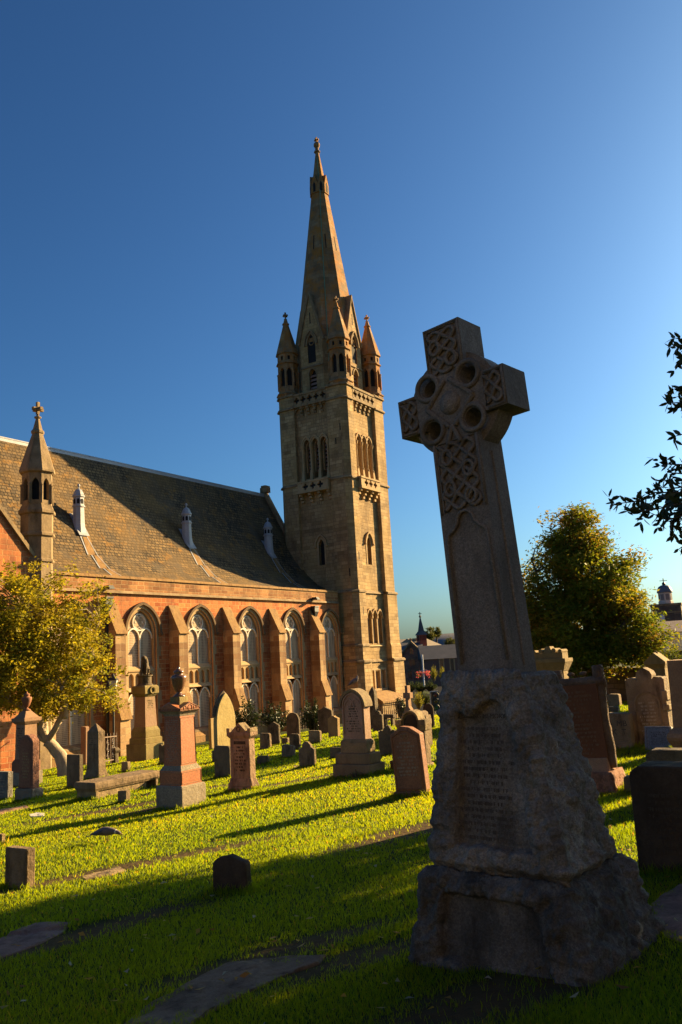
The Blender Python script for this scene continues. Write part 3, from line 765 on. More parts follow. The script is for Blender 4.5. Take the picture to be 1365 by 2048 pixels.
def balcony(T, xc, hw):
    mb = MB(); mv = MB(); d = .62
    quatre_row(mb, mv, T, xc-hw+.42, xc+hw-.42, 13.55, 14.2, 3, -d, .16)
    def bx(x0, x1, y0, y1, z0, z1): mb.hexa([T(x0, y0, z0), T(x1, y0, z0), T(x1, y1, z0), T(x0, y1, z0)], [T(x0, y0, z1), T(x1, y0, z1), T(x1, y1, z1), T(x0, y1, z1)])
    for s in (-1, 1): bx(xc+min(s*(hw-.42), s*hw), xc+max(s*(hw-.42), s*hw), -d, 0, 13.55, 14.2)
    bx(xc-hw-.06, xc+hw+.06, -d-.06, .1, 14.2, 14.34); bx(xc-hw-.06, xc+hw+.06, -d-.06, .1, 13.36, 13.55)
    for i in range(4): corb(mb, T, xc-hw+.15+(2*hw-.3)*i/3, .13, 13.36, d-.1)
    bal = cpart(mb, 'balcony', 'dressed', tower)
    cpart(mv, 'balcony_gap', 'void', tower)
balcony(TU, 36.85, 1.5); balcony(TV, 58.15, 1.5)
# pinnacles
def pinnacle(c):
    mb = MB(); mv = MB()
    mb.octo([(.92, 21.9), (.92, 22.1), (1.0, 22.14), (1.0, 22.22), (.82, 22.36), (.8, 22.4)], c)
    arcade_oct(mb, mv, c, .80, 22.4, 24.9, 22.9, 24.1, .42, .21)
    mb.octo([(.8, 24.88), (.92, 24.92), (.92, 25.0), (.80, 25.08)], c)
    w = .80*math.tan(math.pi/8)
    for k in range(8):
        T = octface(c, .80, k); pierced(mb, T, -w, w, 25.06, 25.75, [(0, .11, 25.22, 25.58, 0)], .15); archfill(mv, T, 0, 25.22, 25.58, .11, 0, .12)
        for s in (-1, 1):
            p = octface(c, .80, k)(s*w, -.02, 0); mb.tube([(p[0], p[1], 22.7), (p[0], p[1], 24.05)], .06, 5); mb.ball((p[0], p[1], 24.1), .09, 6)
    mb.octo([(.80, 25.74), (.93, 25.78), (.93, 25.86), (.23, 28.55), (.29, 28.6), (.29, 28.68), (.2, 28.75), (.1, 29.15)], c)
    finial(mb, c, 29.05, .8)
    p = cpart(mb, 'pinnacle', 'spire', tower)
    cparts(mv, 'pinnacle_recess', 'void', tower)
for c in ((56.12, 34.35), (56.12, 39.55), (61.15, 34.35), (61.15, 39.55)): pinnacle(c)
# octagon stage, lucarnes, spire
sc_ = (58.62, 36.95)
mb = MB(); mv = MB(); ml = MB(); md = MB()
INR = 2.6; w = INR*math.tan(math.pi/8)
for k in range(8):
    T = octface(sc_, INR, k)
    if k % 2:
        pierced(mb, T, -w, w, 21, 26.6, [], .3)
    else:
        pierced(mb, T, -w, w, 21, 24.2, [(0, .36, 22.2, 23.45, .55)], .4)
        pierced(mb, T, -w, w, 24.2, lambda x: 26.5+(1-abs(x)/w)*4.0, [(0, .40, 24.55, 26.1, .95)], .35)
        archfill(mv, T, 0, 22.2, 23.45, .36, .55, .38); archfill(mv, T, 0, 24.55, 26.1, .4, .95, .04 if False else .06)
        archband(md, T, 0, 26.1, (.40, .95), (.55, 1.15), -.08, .05); archband(md, T, 0, 26.1, (.58, 1.2), (.68, 1.34), -.16, .02)
        archband(md, T, 0, 23.45, (.36, .55), (.46, .70), -.06, .05)
        md.hexa([T(-w-.02, -.1, 24.15), T(w+.02, -.1, 24.15), T(w+.02, .1, 24.15), T(-w-.02, .1, 24.15)], [T(-w-.02, -.02, 24.34), T(w+.02, -.02, 24.34), T(w+.02, .1, 24.34), T(-w-.02, .1, 24.34)])
        for s in (-1, 1):
            a = [T(s*(w+.1), -.1, 26.3), T(s*(w+.1), .95, 26.3), T(0, .95, 30.5), T(0, -.1, 30.5)]
            b = [T(s*(w+.22), -.1, 26.35), T(s*(w+.22), .95, 26.35), T(0, .95, 30.75), T(0, -.1, 30.75)]
            md.hexa(a, b)
        mv.add([T(-.05, -.012, 28.0), T(.05, -.012, 28.0), T(.05, -.012, 29.0), T(-.05, -.012, 29.0)], [(0, 1, 2, 3)])
        z = 22.3
        while z < 25.6:
            if not (23.6 < z < 24.5):
                ml.hexa([T(-.36, .12, z), T(.36, .12, z), T(.36, .16, z), T(-.36, .16, z)], [T(-.36, .28, z+.24), T(.36, .28, z+.24), T(.36, .32, z+.24), T(-.36, .32, z+.24)])
            z += .34
        for s in (-1, 0, 1): 
            p = T(s*.0, .02, 0)
        md.tube([T(.24*math.cos(a), .03, 26.35+.24*math.sin(a)) for a in [2*math.pi*i/16 for i in range(16)]], .05, 4, True)
belfry = cpart(mb, 'belfry_stage', 'tower', tower)
cparts(mv, 'belfry_opening', 'void', tower); cparts(ml, 'belfry_louvre', 'louvre', tower, gap=.14); cparts(md, 'lucarne_dressing', 'dressed_dark', tower)
mb = MB()
mb.octo([(2.5, 26.0), (2.56, 26.6), (1.78, 32.6), (1.02, 38.5), (.70, 41.0), (.64, 41.5), (.155, 45.15), (.27, 45.22), (.27, 45.32), (.15, 45.4), (.17, 45.75)], sc_)
mb.ball((sc_[0], sc_[1], 45.95), .30, 10)
finial(mb, sc_, 46.1, .75)
md = MB(); mv = MB()
for k in range(8):
    T = octface(sc_, .80, k); hw = .80*math.tan(math.pi/8)
    md.prism([T(-hw, 0, 40.9), T(hw, 0, 40.9), T(hw, 0, 41.7), T(0, 0, 42.75), T(-hw, 0, 41.7)], [T(-hw*.6, .5, 40.9), T(hw*.6, .5, 40.9), T(hw*.6, .5, 41.7), T(0, .5, 42.75), T(-hw*.6, .5, 41.7)])
    archfill(mv, T, 0, 41.0, 41.6, .12, .35, -.012)
    T2 = octface(sc_, 1.37, k)
    mv.add([octface(sc_, 1.455, k)(-.045, -.01, 35.2), octface(sc_, 1.455, k)(.045, -.01, 35.2), octface(sc_, 1.275, k)(.045, -.01, 36.6), octface(sc_, 1.275, k)(-.045, -.01, 36.6)], [(0, 1, 2, 3)])
spire = cpart(mb, 'spire', 'spire', tower)
cparts(md, 'spire_gablet', 'spire', tower); cparts(mv, 'spire_slit', 'void', tower)
T5 = octface(sc_, 0, 5)
cp = [T5(-.10, -.22-.03, 44.6), T5(-.12, -.66-.06, 41.2), T5(-.13, -.9, 40.8), T5(-.22, -1.05, 38.5), T5(-.4, -1.81, 32.6), T5(-.55, -2.6, 26.6), T5(-.6, -2.64, 22.3)]
mb = MB(); mb.tube(cp, .045, 5); cpart(mb, 'lightning_conductor', 'copper', tower)
# ================================================================== GROUND
def proj(P):
    P = np.asarray(P, float); k = P@_F
    return np.array([682.5+FPX*(P@_R)/k, 1024-FPX*(P@_U)/k])
def gpoly(pts): return [G(*p) for p in pts]
SLABS = {   # ledger stones lying in the grass, pixel outlines
 'a': [(-30, 1895), (20, 1868), (70, 1851), (142, 1846), (128, 1866), (75, 1893), (-30, 1930)],
 'b': [(240, 2060), (300, 2010), (349, 1988), (400, 1955), (451, 1933), (520, 1921), (600, 1915), (655, 1912), (640, 1930), (560, 1957), (492, 1992), (420, 2030), (375, 2060)],
 'c': [(1303, 1812), (1335, 1788), (1400, 1752), (1450, 1760), (1450, 1880), (1385, 1892), (1330, 1876), (1312, 1848)],
 'd': [(163, 1756), (200, 1747), (240, 1738), (252, 1743), (215, 1754), (170, 1765)],
 'e': [(58, 1630), (75, 1627), (90, 1629), (88, 1634), (62, 1635)],
 'f': [(-25, 1627), (10, 1619), (52, 1612), (60, 1616), (15, 1626), (-25, 1637)],
 'g': [(585, 1533), (612, 1530), (618, 1533), (590, 1537)],
}
SLABW = {k: [p[:2] for p in gpoly(v)] for k, v in SLABS.items()}
BARE = [((300, 1725), 1.5, .22), ((225, 1620), 1.5, .3), ((240, 1845), .6, .14), ((850, 1660), 1.0, .25), ((690, 1925), .5, .15), ((1010, 1990), .7, .25), ((340, 1612), .7, .3), ((560, 1905), .8, .14), ((100, 1890), .6, .15), ((810, 1660), .5, .2), ((640, 1555), 1.2, .3), ((460, 1570), .9, .3)]
BAREW = [(G(*p)[:2], a, b) for p, a, b in BARE]
def inpoly(P, poly, grow=0):
    poly = np.array(poly); c = poly.mean(0); poly = c+(poly-c)*(1+grow)
    x, y = P[:, 0], P[:, 1]; ins = np.zeros(len(P), bool); j = len(poly)-1
    for i in range(len(poly)):
        xi, yi = poly[i]; xj, yj = poly[j]
        ins ^= ((yi > y) != (yj > y)) & (x < (xj-xi)*(y-yi)/(yj-yi+1e-12)+xi); j = i
    return ins
def gzv(x, y):
    v = -x*math.cos(YAW)+y*math.sin(YAW)
    z = -1.50-0.083*np.clip(v, -6, 35)
    t = np.clip((y+0.35*x-50)/28, 0, 1); k = t*t*(3-2*t)
    z = z*(1-k)-7.2*k
    return z+0.03*np.sin(x*0.9+1.3*np.sin(y*0.35))*np.sin(y*0.7)*np.where(y > 7, 1, .3)
def bareness(P):
    b = np.zeros(len(P))
    d = np.array([-.87, -.49]); e = np.array([.49, -.87])
    for c, A, B in BAREW:
        q = P-c; r = np.sqrt(((q@d)/A)**2+((q@e)/B)**2)
        b = np.maximum(b, np.clip(1.7-r, 0, 1))
    return b
# one sheet, fine near the camera and coarse out to the horizon
def axis(lo, hi, step, far):
    a = list(np.arange(lo, hi+1e-6, step)); s = step
    while a[-1] < far: s *= 1.35; a.append(a[-1]+s)
    s = step
    while a[0] > -far: s *= 1.35; a.insert(0, a[0]-s)
    return np.array(a)
gx = axis(-16, 16, .25, 9000); gy = axis(-2, 48, .25, 9000)
XX, YY = np.meshgrid(gx, gy, indexing='ij'); PX = np.stack([XX.ravel(), YY.ravel()], 1)
ZZ = gzv(PX[:, 0], PX[:, 1]); bar = bareness(PX)
soil = np.array([.10, .062, .03]); turf = np.array([.035, .05, .010])
cc = turf+(soil-turf)*bar[:, None]*.9
ny = len(gy); ii, jj = np.meshgrid(np.arange(len(gx)-1), np.arange(ny-1), indexing='ij'); a = (ii*ny+jj).ravel()
quads = np.stack([a, a+ny, a+ny+1, a+1], 1)
N = NT('turf'); va = N.n('ShaderNodeVertexColor', layer_name='tint'); vv = N.coord(False)
col = N.mix(0.8, va.outputs[0], N.ramp(N.noise(vv, 2.3, 6, .7), .3, .7, (.55, .6, .5), (1.35, 1.3, 1.2)), 'MULTIPLY')
M['turf'] = N.done(col, .95, N.bump(N.noise(vv, 18, 4, .7), .8, .05), .1)
ground = tag(npmesh('ground', np.column_stack([PX, ZZ]), [quads], cc, M['turf'], smooth=True), kind='structure')

# grass blades
def grass():
    az = rng.uniform(-.47, .47, 560000); D = np.exp(rng.uniform(math.log(3.6), math.log(46), 560000))
    ex = []
    for C_, X_, Y_, w_, t_ in STONES:         # untrimmed tufts round the foot of each stone
        d = math.hypot(C_[0], C_[1])
        if d > 34: continue
        n_ = int((w_+t_)*2*min(420, 4200/d)); e_ = rng.integers(0, 4, n_); f = rng.uniform(-.5, .5, n_); o_ = rng.gamma(1.5, .022, n_)
        a = np.where(e_ == 0, -w_/2-o_, np.where(e_ == 1, w_/2+o_, f*(w_+.06))); b_ = np.where(e_ == 2, -t_/2-o_, np.where(e_ == 3, t_/2+o_, f*(t_+.06)))
        ex.append(C_[:2]+a[:, None]*X_[:2]+b_[:, None]*Y_[:2])
    E2 = np.concatenate(ex); az = np.concatenate([az, np.arctan2(E2[:, 0], E2[:, 1])]); D = np.concatenate([D, np.hypot(E2[:, 0], E2[:, 1])])
    # log-uniform in distance gives a density falling with the square of distance
    P = np.stack([D*np.sin(az), D*np.cos(az)], 1)
    v = -P[:, 0]*math.cos(YAW)+P[:, 1]*math.sin(YAW)
    keep = v < 33.6
    nz_ = np.array([mnoise.noise((p[0]*7, p[1]*7, 5)) for p in P])
    for k, s in SLABW.items(): keep &= ~(inpoly(P, s, -.06) & ~((~inpoly(P, s, -.30)) & (nz_ > .05)))
    tall = np.zeros(len(P))
    for C_, X_, Y_, w_, t_ in STONES:
        q = P-C_[:2]; a = np.abs(q@X_[:2]); b_ = np.abs(q@Y_[:2]); keep &= ~((a < w_/2-.01) & (b_ < t_/2-.01))
        tall = np.maximum(tall, ((a < w_/2+.07) & (b_ < t_/2+.07)).astype(float))
    b = bareness(P); keep &= rng.random(len(P)) > np.clip(b*(1.0+.6*nz_), 0, .97)
    P = P[keep]; D = D[keep]; tall = tall[keep]; n = len(P)
    clump = np.array([mnoise.noise((p[0]*1.1, p[1]*1.1, 3)) for p in P])*.5+.5
    c2 = np.array([mnoise.noise((p[0]*.33, p[1]*.33, 8)) for p in P])*.5+.5
    h = rng.uniform(.016, .042, n)*(.6+.9*clump)*(1+.010*D)*(1+1.5*tall*rng.random(n))
    w = np.maximum(.0018, .00038*D)*rng.uniform(.7, 1.5, n)
    th = rng.uniform(0, 2*math.pi, n); dx, dy = np.cos(th), np.sin(th)
    bd = rng.uniform(.15, .9, n)*h; bt = rng.uniform(0, 2*math.pi, n); bx, by = np.cos(bt)*bd, np.sin(bt)*bd
    z = gzv(P[:, 0], P[:, 1])-.006
    V = np.empty((n, 5, 3))
    V[:, 0] = np.stack([P[:, 0]-dx*w, P[:, 1]-dy*w, z], 1); V[:, 1] = np.stack([P[:, 0]+dx*w, P[:, 1]+dy*w, z], 1)
    V[:, 2] = np.stack([P[:, 0]+dx*w*.75+bx*.35, P[:, 1]+dy*w*.75+by*.35, z+h*.6], 1)
    V[:, 3] = np.stack([P[:, 0]-dx*w*.75+bx*.35, P[:, 1]-dy*w*.75+by*.35, z+h*.6], 1)
    V[:, 4] = np.stack([P[:, 0]+bx, P[:, 1]+by, z+h], 1)
    k = np.arange(n)*5
    q = np.stack([k, k+1, k+2, k+3], 1); t = np.stack([k+3, k+2, k+4], 1)
    ga, gb, gc = np.array([.070, .130, .008]), np.array([.150, .195, .008]), np.array([.22, .16, .04])
    f = np.clip(c2*.9+rng.normal(0, .14, n), 0, 1)[:, None]
    C = ga*(1-f)+gb*f; dry = (rng.random(n) < .015+.05*(c2 > .66))[:, None]
    C = np.where(dry, gc, C)
    tag(npmesh('grass', V.reshape(-1, 3), [q, t], np.repeat(C, 5, 0), M['grass']), kind='stuff', label='short sunlit green lawn grass between the gravestones', cat='grass')

def slab_obj(key, name, label, mat, lift=.016, group=None):
    pts = gpoly(SLABS[key]); c = np.mean(pts, 0); mb = MB()
    n = 6; ring = []
    for i in range(len(pts)):
        a, b = pts[i], pts[(i+1) % len(pts)]
        for k in range(n):
            p = a+(b-a)*k/n; r_ = (p-c)*(1+.03*mnoise.noise((p[0]*3, p[1]*3, 1))); ring.append(c+r_)
    rot = [(p[0]-c[0], p[1]-c[1], gz(p[0], p[1])-c[2]) for p in ring]
    rings = [[(x, y, z-.08) for x, y, z in rot], [(x, y, z+lift*.5) for x, y, z in rot]]
    for f in (.96, .88, .76, .62, .48, .34, .2, .08): rings.append([(x*f, y*f, gz(c[0]+x*f, c[1]+y*f)-c[2]+lift+.016*mnoise.noise((x*f*5, y*f*5, 0))+.007*mnoise.noise((x*f*17, y*f*17, 4))) for x, y, z in rot])
    mb.loops(rings)
    o = mb.build(name, mat, smooth=False); o.location = tuple(c)
    return tag(o, label, 'ledger stone', group)
slab_obj('a', 'ledger_stone', 'pinkish flat slab sunk in shaded grass at the lower left edge', M['slabpink'])
slab_obj('b', 'ledger_stone', 'long brown flat slab sunk in shaded foreground grass left of the celtic cross', M['slabgrey'])
slab_obj('c', 'ledger_stone', 'reddish flat slab catching sun right of the celtic cross base', M['slabpink'])
slab_obj('d', 'ledger_stone', 'narrow grey kerb slab in grass beside a strip of bare earth', M['sand1'], .02)
slab_obj('e', 'ledger_stone', 'small pale flat stone lying on sunlit grass near the table tomb', M['tracery'], .022)
slab_obj('f', 'ledger_stone', 'thin reddish slab flush with sunlit grass at the left edge', M['pinkstone'], .02)
slab_obj('g', 'ledger_stone', 'tiny flat stone flush in the grass left of the pigeon headstone', M['sand1'], .02)

# fallen leaves
def litter():
    n = 420; az = rng.uniform(-.42, .42, n); D = np.exp(rng.uniform(math.log(4.2), math.log(20), n))
    P = np.stack([D*np.sin(az), D*np.cos(az)], 1); z = gzv(P[:, 0], P[:, 1])+rng.uniform(.02, .045, n)
    s = rng.uniform(.014, .03, n); th = rng.uniform(0, 6.28, n)
    V = np.empty((n, 4, 3))
    for k, (a, l) in enumerate(((0, 1.3), (1.57, .55), (3.14, 1.3), (4.71, .55))):
        V[:, k] = np.stack([P[:, 0]+np.cos(th+a)*s*l, P[:, 1]+np.sin(th+a)*s*l, z+rng.uniform(-.012, .012, n)], 1)
    pal = np.array([(.42, .25, .05), (.30, .14, .04), (.46, .33, .12), (.35, .2, .05), (.4, .36, .27)])
    C = pal[rng.integers(0, 5, n)]
    tag(npmesh('fallen_leaves', V.reshape(-1, 3), [np.arange(n*4).reshape(-1, 4)], np.repeat(C, 4, 0), M['leaf']), kind='stuff', label='yellow and brown fallen leaves scattered over the grass', cat='leaves')
litter()

# ================================================================== GRAVESTONES
STONES = []
def solve_len(C, d, dpx):
    """length along horizontal direction d from C that spans dpx pixels"""
    L = 0.5; p0 = proj(C)[0]
    for _ in range(30):
        e = abs(proj(C+d*L)[0]-p0)-dpx; g = (abs(proj(C+d*(L+.01))[0]-p0)-dpx-e)/.01
        L = max(.02, L-e/max(g, 1e-6)*.8)
    return L
def place(name, label, cat, corner, top, fw, sw, rot=YAW, lean=0, leanx=0, group=None, tmin=.07, sink=.06, topx=None):
    C = G(*corner); D = math.hypot(C[0], C[1])
    X = np.array([math.cos(rot), -math.sin(rot), 0]); Y = np.array([math.sin(rot), math.cos(rot), 0])
    w = solve_len(C, -X, fw); t = max(tmin, solve_len(C, Y, sw))
    o = C-X*w/2+Y*t/2
    Dm = math.hypot(*(C-X*w/2)[:2])
    h = ray(topx if topx is not None else corner[0]-fw/2, top)[2]*Dm-C[2]
    z = min(gz(*(o[:2]+s*X[:2]*w/2+q*Y[:2]*t/2)) for s in (-1, 1) for q in (-1, 1))
    dz = C[2]-z+sink
    STONES.append((o.copy(), X, Y, w, t))
    e = empty(name, (o[0], o[1], C[2]-dz), -rot, label, cat, group, rx=leanx, ry=-lean)
    return e, w, t, h+dz, dz
def outline(kind, w, h, n=10):
    a = w/2
    if kind == 'flat': 
        r = min(.06, a*.3); return [(-a, 0), (-a, h-r), (-a+r*.3, h-r*.3), (-a+r, h), (a-r, h+.0), (a-r*.3, h-r*.3), (a, h-r), (a, 0)]
    if kind == 'square': return [(-a, 0), (-a, h), (a, h), (a, 0)]
    if kind == 'round':
        r = a*.95; return [(-a, 0)]+[(-a*math.cos(math.pi*i/n), h-r+r*math.sin(math.pi*i/n)) for i in range(n+1)]+[(a, 0)]
    if kind == 'segment':
        r = a*.45; return [(-a, 0)]+[(-a*math.cos(math.pi*i/n), h-r+r*math.sin(math.pi*i/n)) for i in range(n+1)]+[(a, 0)]
    if kind == 'shoulder':
        r = a*.62; s = h-r-.02
        return [(-a, 0), (-a, s-.06*h), (-a*.86, s), (-r, s)]+[(-r*math.cos(math.pi*i/n), s+r*math.sin(math.pi*i/n)) for i in range(n+1)]+[(r, s), (a*.86, s), (a, s-.06*h), (a, 0)]
    if kind == 'gothic':
        r = w*.95; return [(-a, 0)]+[(x, h-r+z) for x, z in arch(a, r, n)]+[(a, 0)]
    if kind == 'peak': return [(-a, 0), (-a, h-a*.5), (0, h), (a, h-a*.5), (a, 0)]
    if kind == 'clipped': return [(-a, 0), (-a, h-a*.42), (-a*.38, h-.02), (-a*.3, h), (a*.3, h), (a*.4, h-.02), (a, h-a*.42), (a, 0)]
    if kind == 'ogee':
        s = a*.75; pts = [(-a, 0), (-a, h-s)]
        for i in range(1, n+1):
            f = i/n; pts.append((-a*(1-f), h-s+s*(f-.17*math.sin(2*math.pi*f))))
        return pts+[(-x, z) for x, z in pts[-2::-1]]
    if kind == 'scallop':
        pts = [(-a, 0), (-a, h-a*.55)]
        for k, (c, r, lift) in enumerate(((-.68, .32, .28), (0, .40, .0), (.68, .32, .28))):
            for i in range(n+1):
                q = math.pi*i/n; pts.append((a*c-a*r*math.cos(q), h-a*.40-a*lift+a*r*math.sin(q)*(1 if k == 1 else .7)))
        return pts+[(a, h-a*.55), (a, 0)]
    if kind == 'jag': return [(-a, 0), (-a, h*.92), (-a*.6, h), (-a*.2, h*.9), (a*.1, h*.97), (a*.5, h*.86), (a, h*.8), (a, 0)]
def slabmesh(kind, w, h, t, z0=0, x0=0, wear=.011):
    mb = MB(); o = outline(kind, w, h)
    pts = []
    for (x, z) in o:
        pts.append((x+x0+random.uniform(-wear, wear), z0+z+(random.uniform(-wear, wear) if z > .01 else 0)))
    mb.prism([(x, -t/2, z) for x, z in pts], [(x, t/2, z) for x, z in pts])
    return mb
def rows(w, h, z0, n, y, dens=.72, cap=None):
    """rows of cut letters, too small to read"""
    mb = MB(); lh = h/n*.52
    for i in range(n):
        z = z0+h*(1-(i+.5)/n); rw = w*random.choice((.55, .7, .85, .95, .8))
        x = -rw/2
        while x < rw/2:
            lw = lh*random.uniform(.35, .6)
            if random.random() < dens:
                k = random.random(); th = lh*.17
                if k < .7: mb.box(x, x+th, y-.002, y+.001, z-lh/2, z+lh/2)
                if k > .2: mb.box(x+th, x+lw, y-.002, y+.001, z+lh/2-th, z+lh/2)
                if k > .45: mb.box(x+th, x+lw, y-.0021, y+.001, z-th/2, z+th/2)
                if k < .45: mb.box(x+lw-th, x+lw, y-.0022, y+.001, z-lh/2, z+lh*.4)
            x += lw*1.35
    return mb
def text(lines, size, x, z, y, mat, parent, name='lettering', align='CENTER', depth=.0015, sp=1.0):
    cu = bpy.data.curves.new('txt', 'FONT'); cu.body = '\n'.join(lines); cu.size = size; cu.align_x = align; cu.extrude = depth; cu.space_line = sp
    ob = bpy.data.objects.new('txt', cu); COL.objects.link(ob)
    dg = bpy.context.evaluated_depsgraph_get(); dg.update()
    me = bpy.data.meshes.new_from_object(ob.evaluated_get(dg)); me.name = name
    bpy.data.objects.remove(ob); bpy.data.curves.remove(cu)
    co = np.empty(len(me.vertices)*3); me.vertices.foreach_get('co', co); co = co.reshape(-1, 3)
    me.vertices.foreach_set('co', np.stack([co[:, 0]+x, -co[:, 2]+y, co[:, 1]+z], 1).ravel()); me.update()
    me.materials.clear()
    return link(name, me, mat, parent)

def headstone(label, corner, top, fw, sw, kind, mat, base=None, lean=0, leanx=0, rot=YAW, nrow=0, letter='cutletter', frame=False, group='headstones in the churchyard', name='headstone', tmin=.07, keep=False):
    e, w, t, h, dz = place(name, label, 'headstone', corner, top, fw, sw, rot, lean, leanx, group, tmin)
    z0 = 0; ww, tt = w, t
    if base:
        bh, ex, ey = base; z0 = bh*h; ww = w*(1-ex); tt = max(.06, t*(1-ey))
        mb = MB(); mb.box(-w/2, w/2, -t/2, t/2, 0, z0*.8); mb.hexa([(-w/2, -t/2, z0*.8), (w/2, -t/2, z0*.8), (w/2, t/2, z0*.8), (-w/2, t/2, z0*.8)], [(-ww/2-.01, -tt/2-.01, z0), (ww/2+.01, -tt/2-.01, z0), (ww/2+.01, tt/2+.01, z0), (-ww/2-.01, tt/2+.01, z0)])
        mb.build('base', M[base[3]] if len(base) > 3 else M[mat], e, bevel=.012) if False else MB.build(mb, 'base', M[mat], e, bevel=.012)
    sl_ = slabmesh(kind, ww, h-z0, tt, z0).build('slab', M[mat], e, bevel=.012)
    bw = ww; bz = z0+(dz if not base else .1*h)
    if frame:
        mb = MB(); o = outline(kind, ww*.84, (h-z0)*.9); pts = [(x, -tt/2-.006, z0+z+.03*h) for x, z in o]
        mb.tube(pts+[pts[0]], .009, 4); mb.build('carved_border', M[mat], e)
    if nrow:
        hh = (h-bz)*.62; rows(ww*.72, hh, bz+(h-bz)*.12, nrow, -tt/2-.003).build('lettering', M[letter], e)
    kids = children(e)
    if len(kids) == 1 and not keep:          # a plain slab is one mesh
        o = kids[0]; o.parent = None; o.matrix_basis = e.matrix_basis.copy()
        for k_ in ('label', 'category', 'group'):
            if k_ in e: o[k_] = e[k_]
        bpy.data.objects.remove(e); o.name = 'headstone'; e = o
    return e, ww, tt, h, z0

# -- left group
def arched_red():
    e, w, t, h, dz = place('headstone', 'red granite headstone with arched panel and rock-faced sides on rough base', 'headstone', (64.3, 1601), 1470.5, 35, 23, group='headstones in the churchyard')
    rock([(-w/2, -t/2), (w/2, -t/2), (w/2, t/2), (-w/2, t/2)], 0, h*.235, .035, 'rough_base', M['rockbase'], e)
    ww, tt = w*.78, t*.62; z0 = h*.23
    mb = slabmesh('round', ww, h-z0, tt, z0); mb.build('slab', M['redrock'], e, bevel=.02)
    slabmesh('round', ww*.82, (h-z0)*.92, .012, z0+.02*h).build('polished_panel', M['redgranite_dull'], e).location = (0, -tt/2-.004, 0)
    rows(ww*.62, (h-z0)*.5, z0+(h-z0)*.18, 9, -tt/2-.013).build('lettering', M['gold'], e)
def grid_block(corn_b, corn_t, N, disp):
    """welded closed block from 4+4 corners, displaced by disp(point, uvw)"""
    b = bmesh.new(); lay = b.verts.layers.float_vector.new('uvw'); cb = [np.array(p, float) for p in corn_b]; ct = [np.array(p, float) for p in corn_t]
    def P(u, v, w):
        lo = (cb[0]*(1-u)+cb[1]*u)*(1-v)+(cb[3]*(1-u)+cb[2]*u)*v; hi = (ct[0]*(1-u)+ct[1]*u)*(1-v)+(ct[3]*(1-u)+ct[2]*u)*v
        return lo*(1-w)+hi*w
    def face(fn, na, nb):
        g = [[None]*(nb+1) for _ in range(na+1)]
        for i in range(na+1):
            for j in range(nb+1):
                u, v, w = fn(i/na, j/nb); vt = b.verts.new(P(u, v, w)); g[i][j] = vt; vt[lay] = (u, v, w)
        for i in range(na):
            for j in range(nb): b.faces.new((g[i][j], g[i+1][j], g[i+1][j+1], g[i][j+1]))
    n1, n2, n3 = N
    face(lambda a, c: (a, 0, c), n1, n3); face(lambda a, c: (a, 1, c), n1, n3)
    face(lambda a, c: (0, a, c), n2, n3); face(lambda a, c: (1, a, c), n2, n3)
    face(lambda a, c: (a, c, 0), n1, n2); face(lambda a, c: (a, c, 1), n1, n2)
    bmesh.ops.remove_doubles(b, verts=b.verts, dist=1e-5); bmesh.ops.recalc_face_normals(b, faces=b.faces)
    b.normal_update()
    mv = [(v, v.normal.copy(), tuple(v[lay])) for v in b.verts]
    for v, nrm, k in mv: v.co += nrm*disp(v.co, k, nrm)
    me = bpy.data.meshes.new('block'); b.to_mesh(me); b.free(); me.polygons.foreach_set('use_smooth', [True]*len(me.polygons)); add_uv(me)
    return me
def rockn(p, s=1.0, seed=0):
    q = Vector((p[0]*s+seed, p[1]*s+seed*.7, p[2]*s))
    v_ = mnoise.voronoi(q*3.6)[0]; v2 = mnoise.voronoi(q*9+Vector((3, 1, 2)))[0]
    return .38*mnoise.noise(q*2.2)+.34*mnoise.noise(q*5.5)+.62*(min(.45, v_[1]-v_[0])-.25)+.40*(min(.4, v2[1]-v2[0])-.2)+.26*mnoise.noise(q*14)+.12*mnoise.noise(q*31)
def rock(poly, z0, z1, amp, name, mat, parent, taper=.96, N=(14, 10, 8), seed=1):
    b4 = [(x, y, z0) for x, y in poly]; t4 = [(x*taper, y*taper, z1) for x, y in poly]
    me = grid_block(b4, t4, N, lambda p, k, n: amp*rockn(p, 1.6, seed)-amp*.3*(k[2] > .98))
    me.name = name; return link(name, me, mat, parent)
M['rockbase'] = stone('rough_base_stone', (0.25, 0.18, 0.11), (0.33, 0.24, 0.155), stain=(0.12, 0.085, 0.055), sc=3, bump=.9)
arched_red()
def urn(e, z, s, mat, name='urn'):
    mb = MB(); mb.lathe([(.30, 0), (.30, .05), (.20, .10), (.12, .17), (.10, .21), (.15, .25), (.24, .40), (.335, .66), (.37, .84), (.38, .93), (.33, .98), (.22, 1.01), (.2, 1.08), (.24, 1.12), (.25, 1.18), (.15, 1.24), (.06, 1.30), (.07, 1.35), (.02, 1.40)], 20)
    mb.v = [(x*s, y*s, z+q*s) for x, y, q in mb.v]
    return mb.build(name, mat, e, smooth=True)
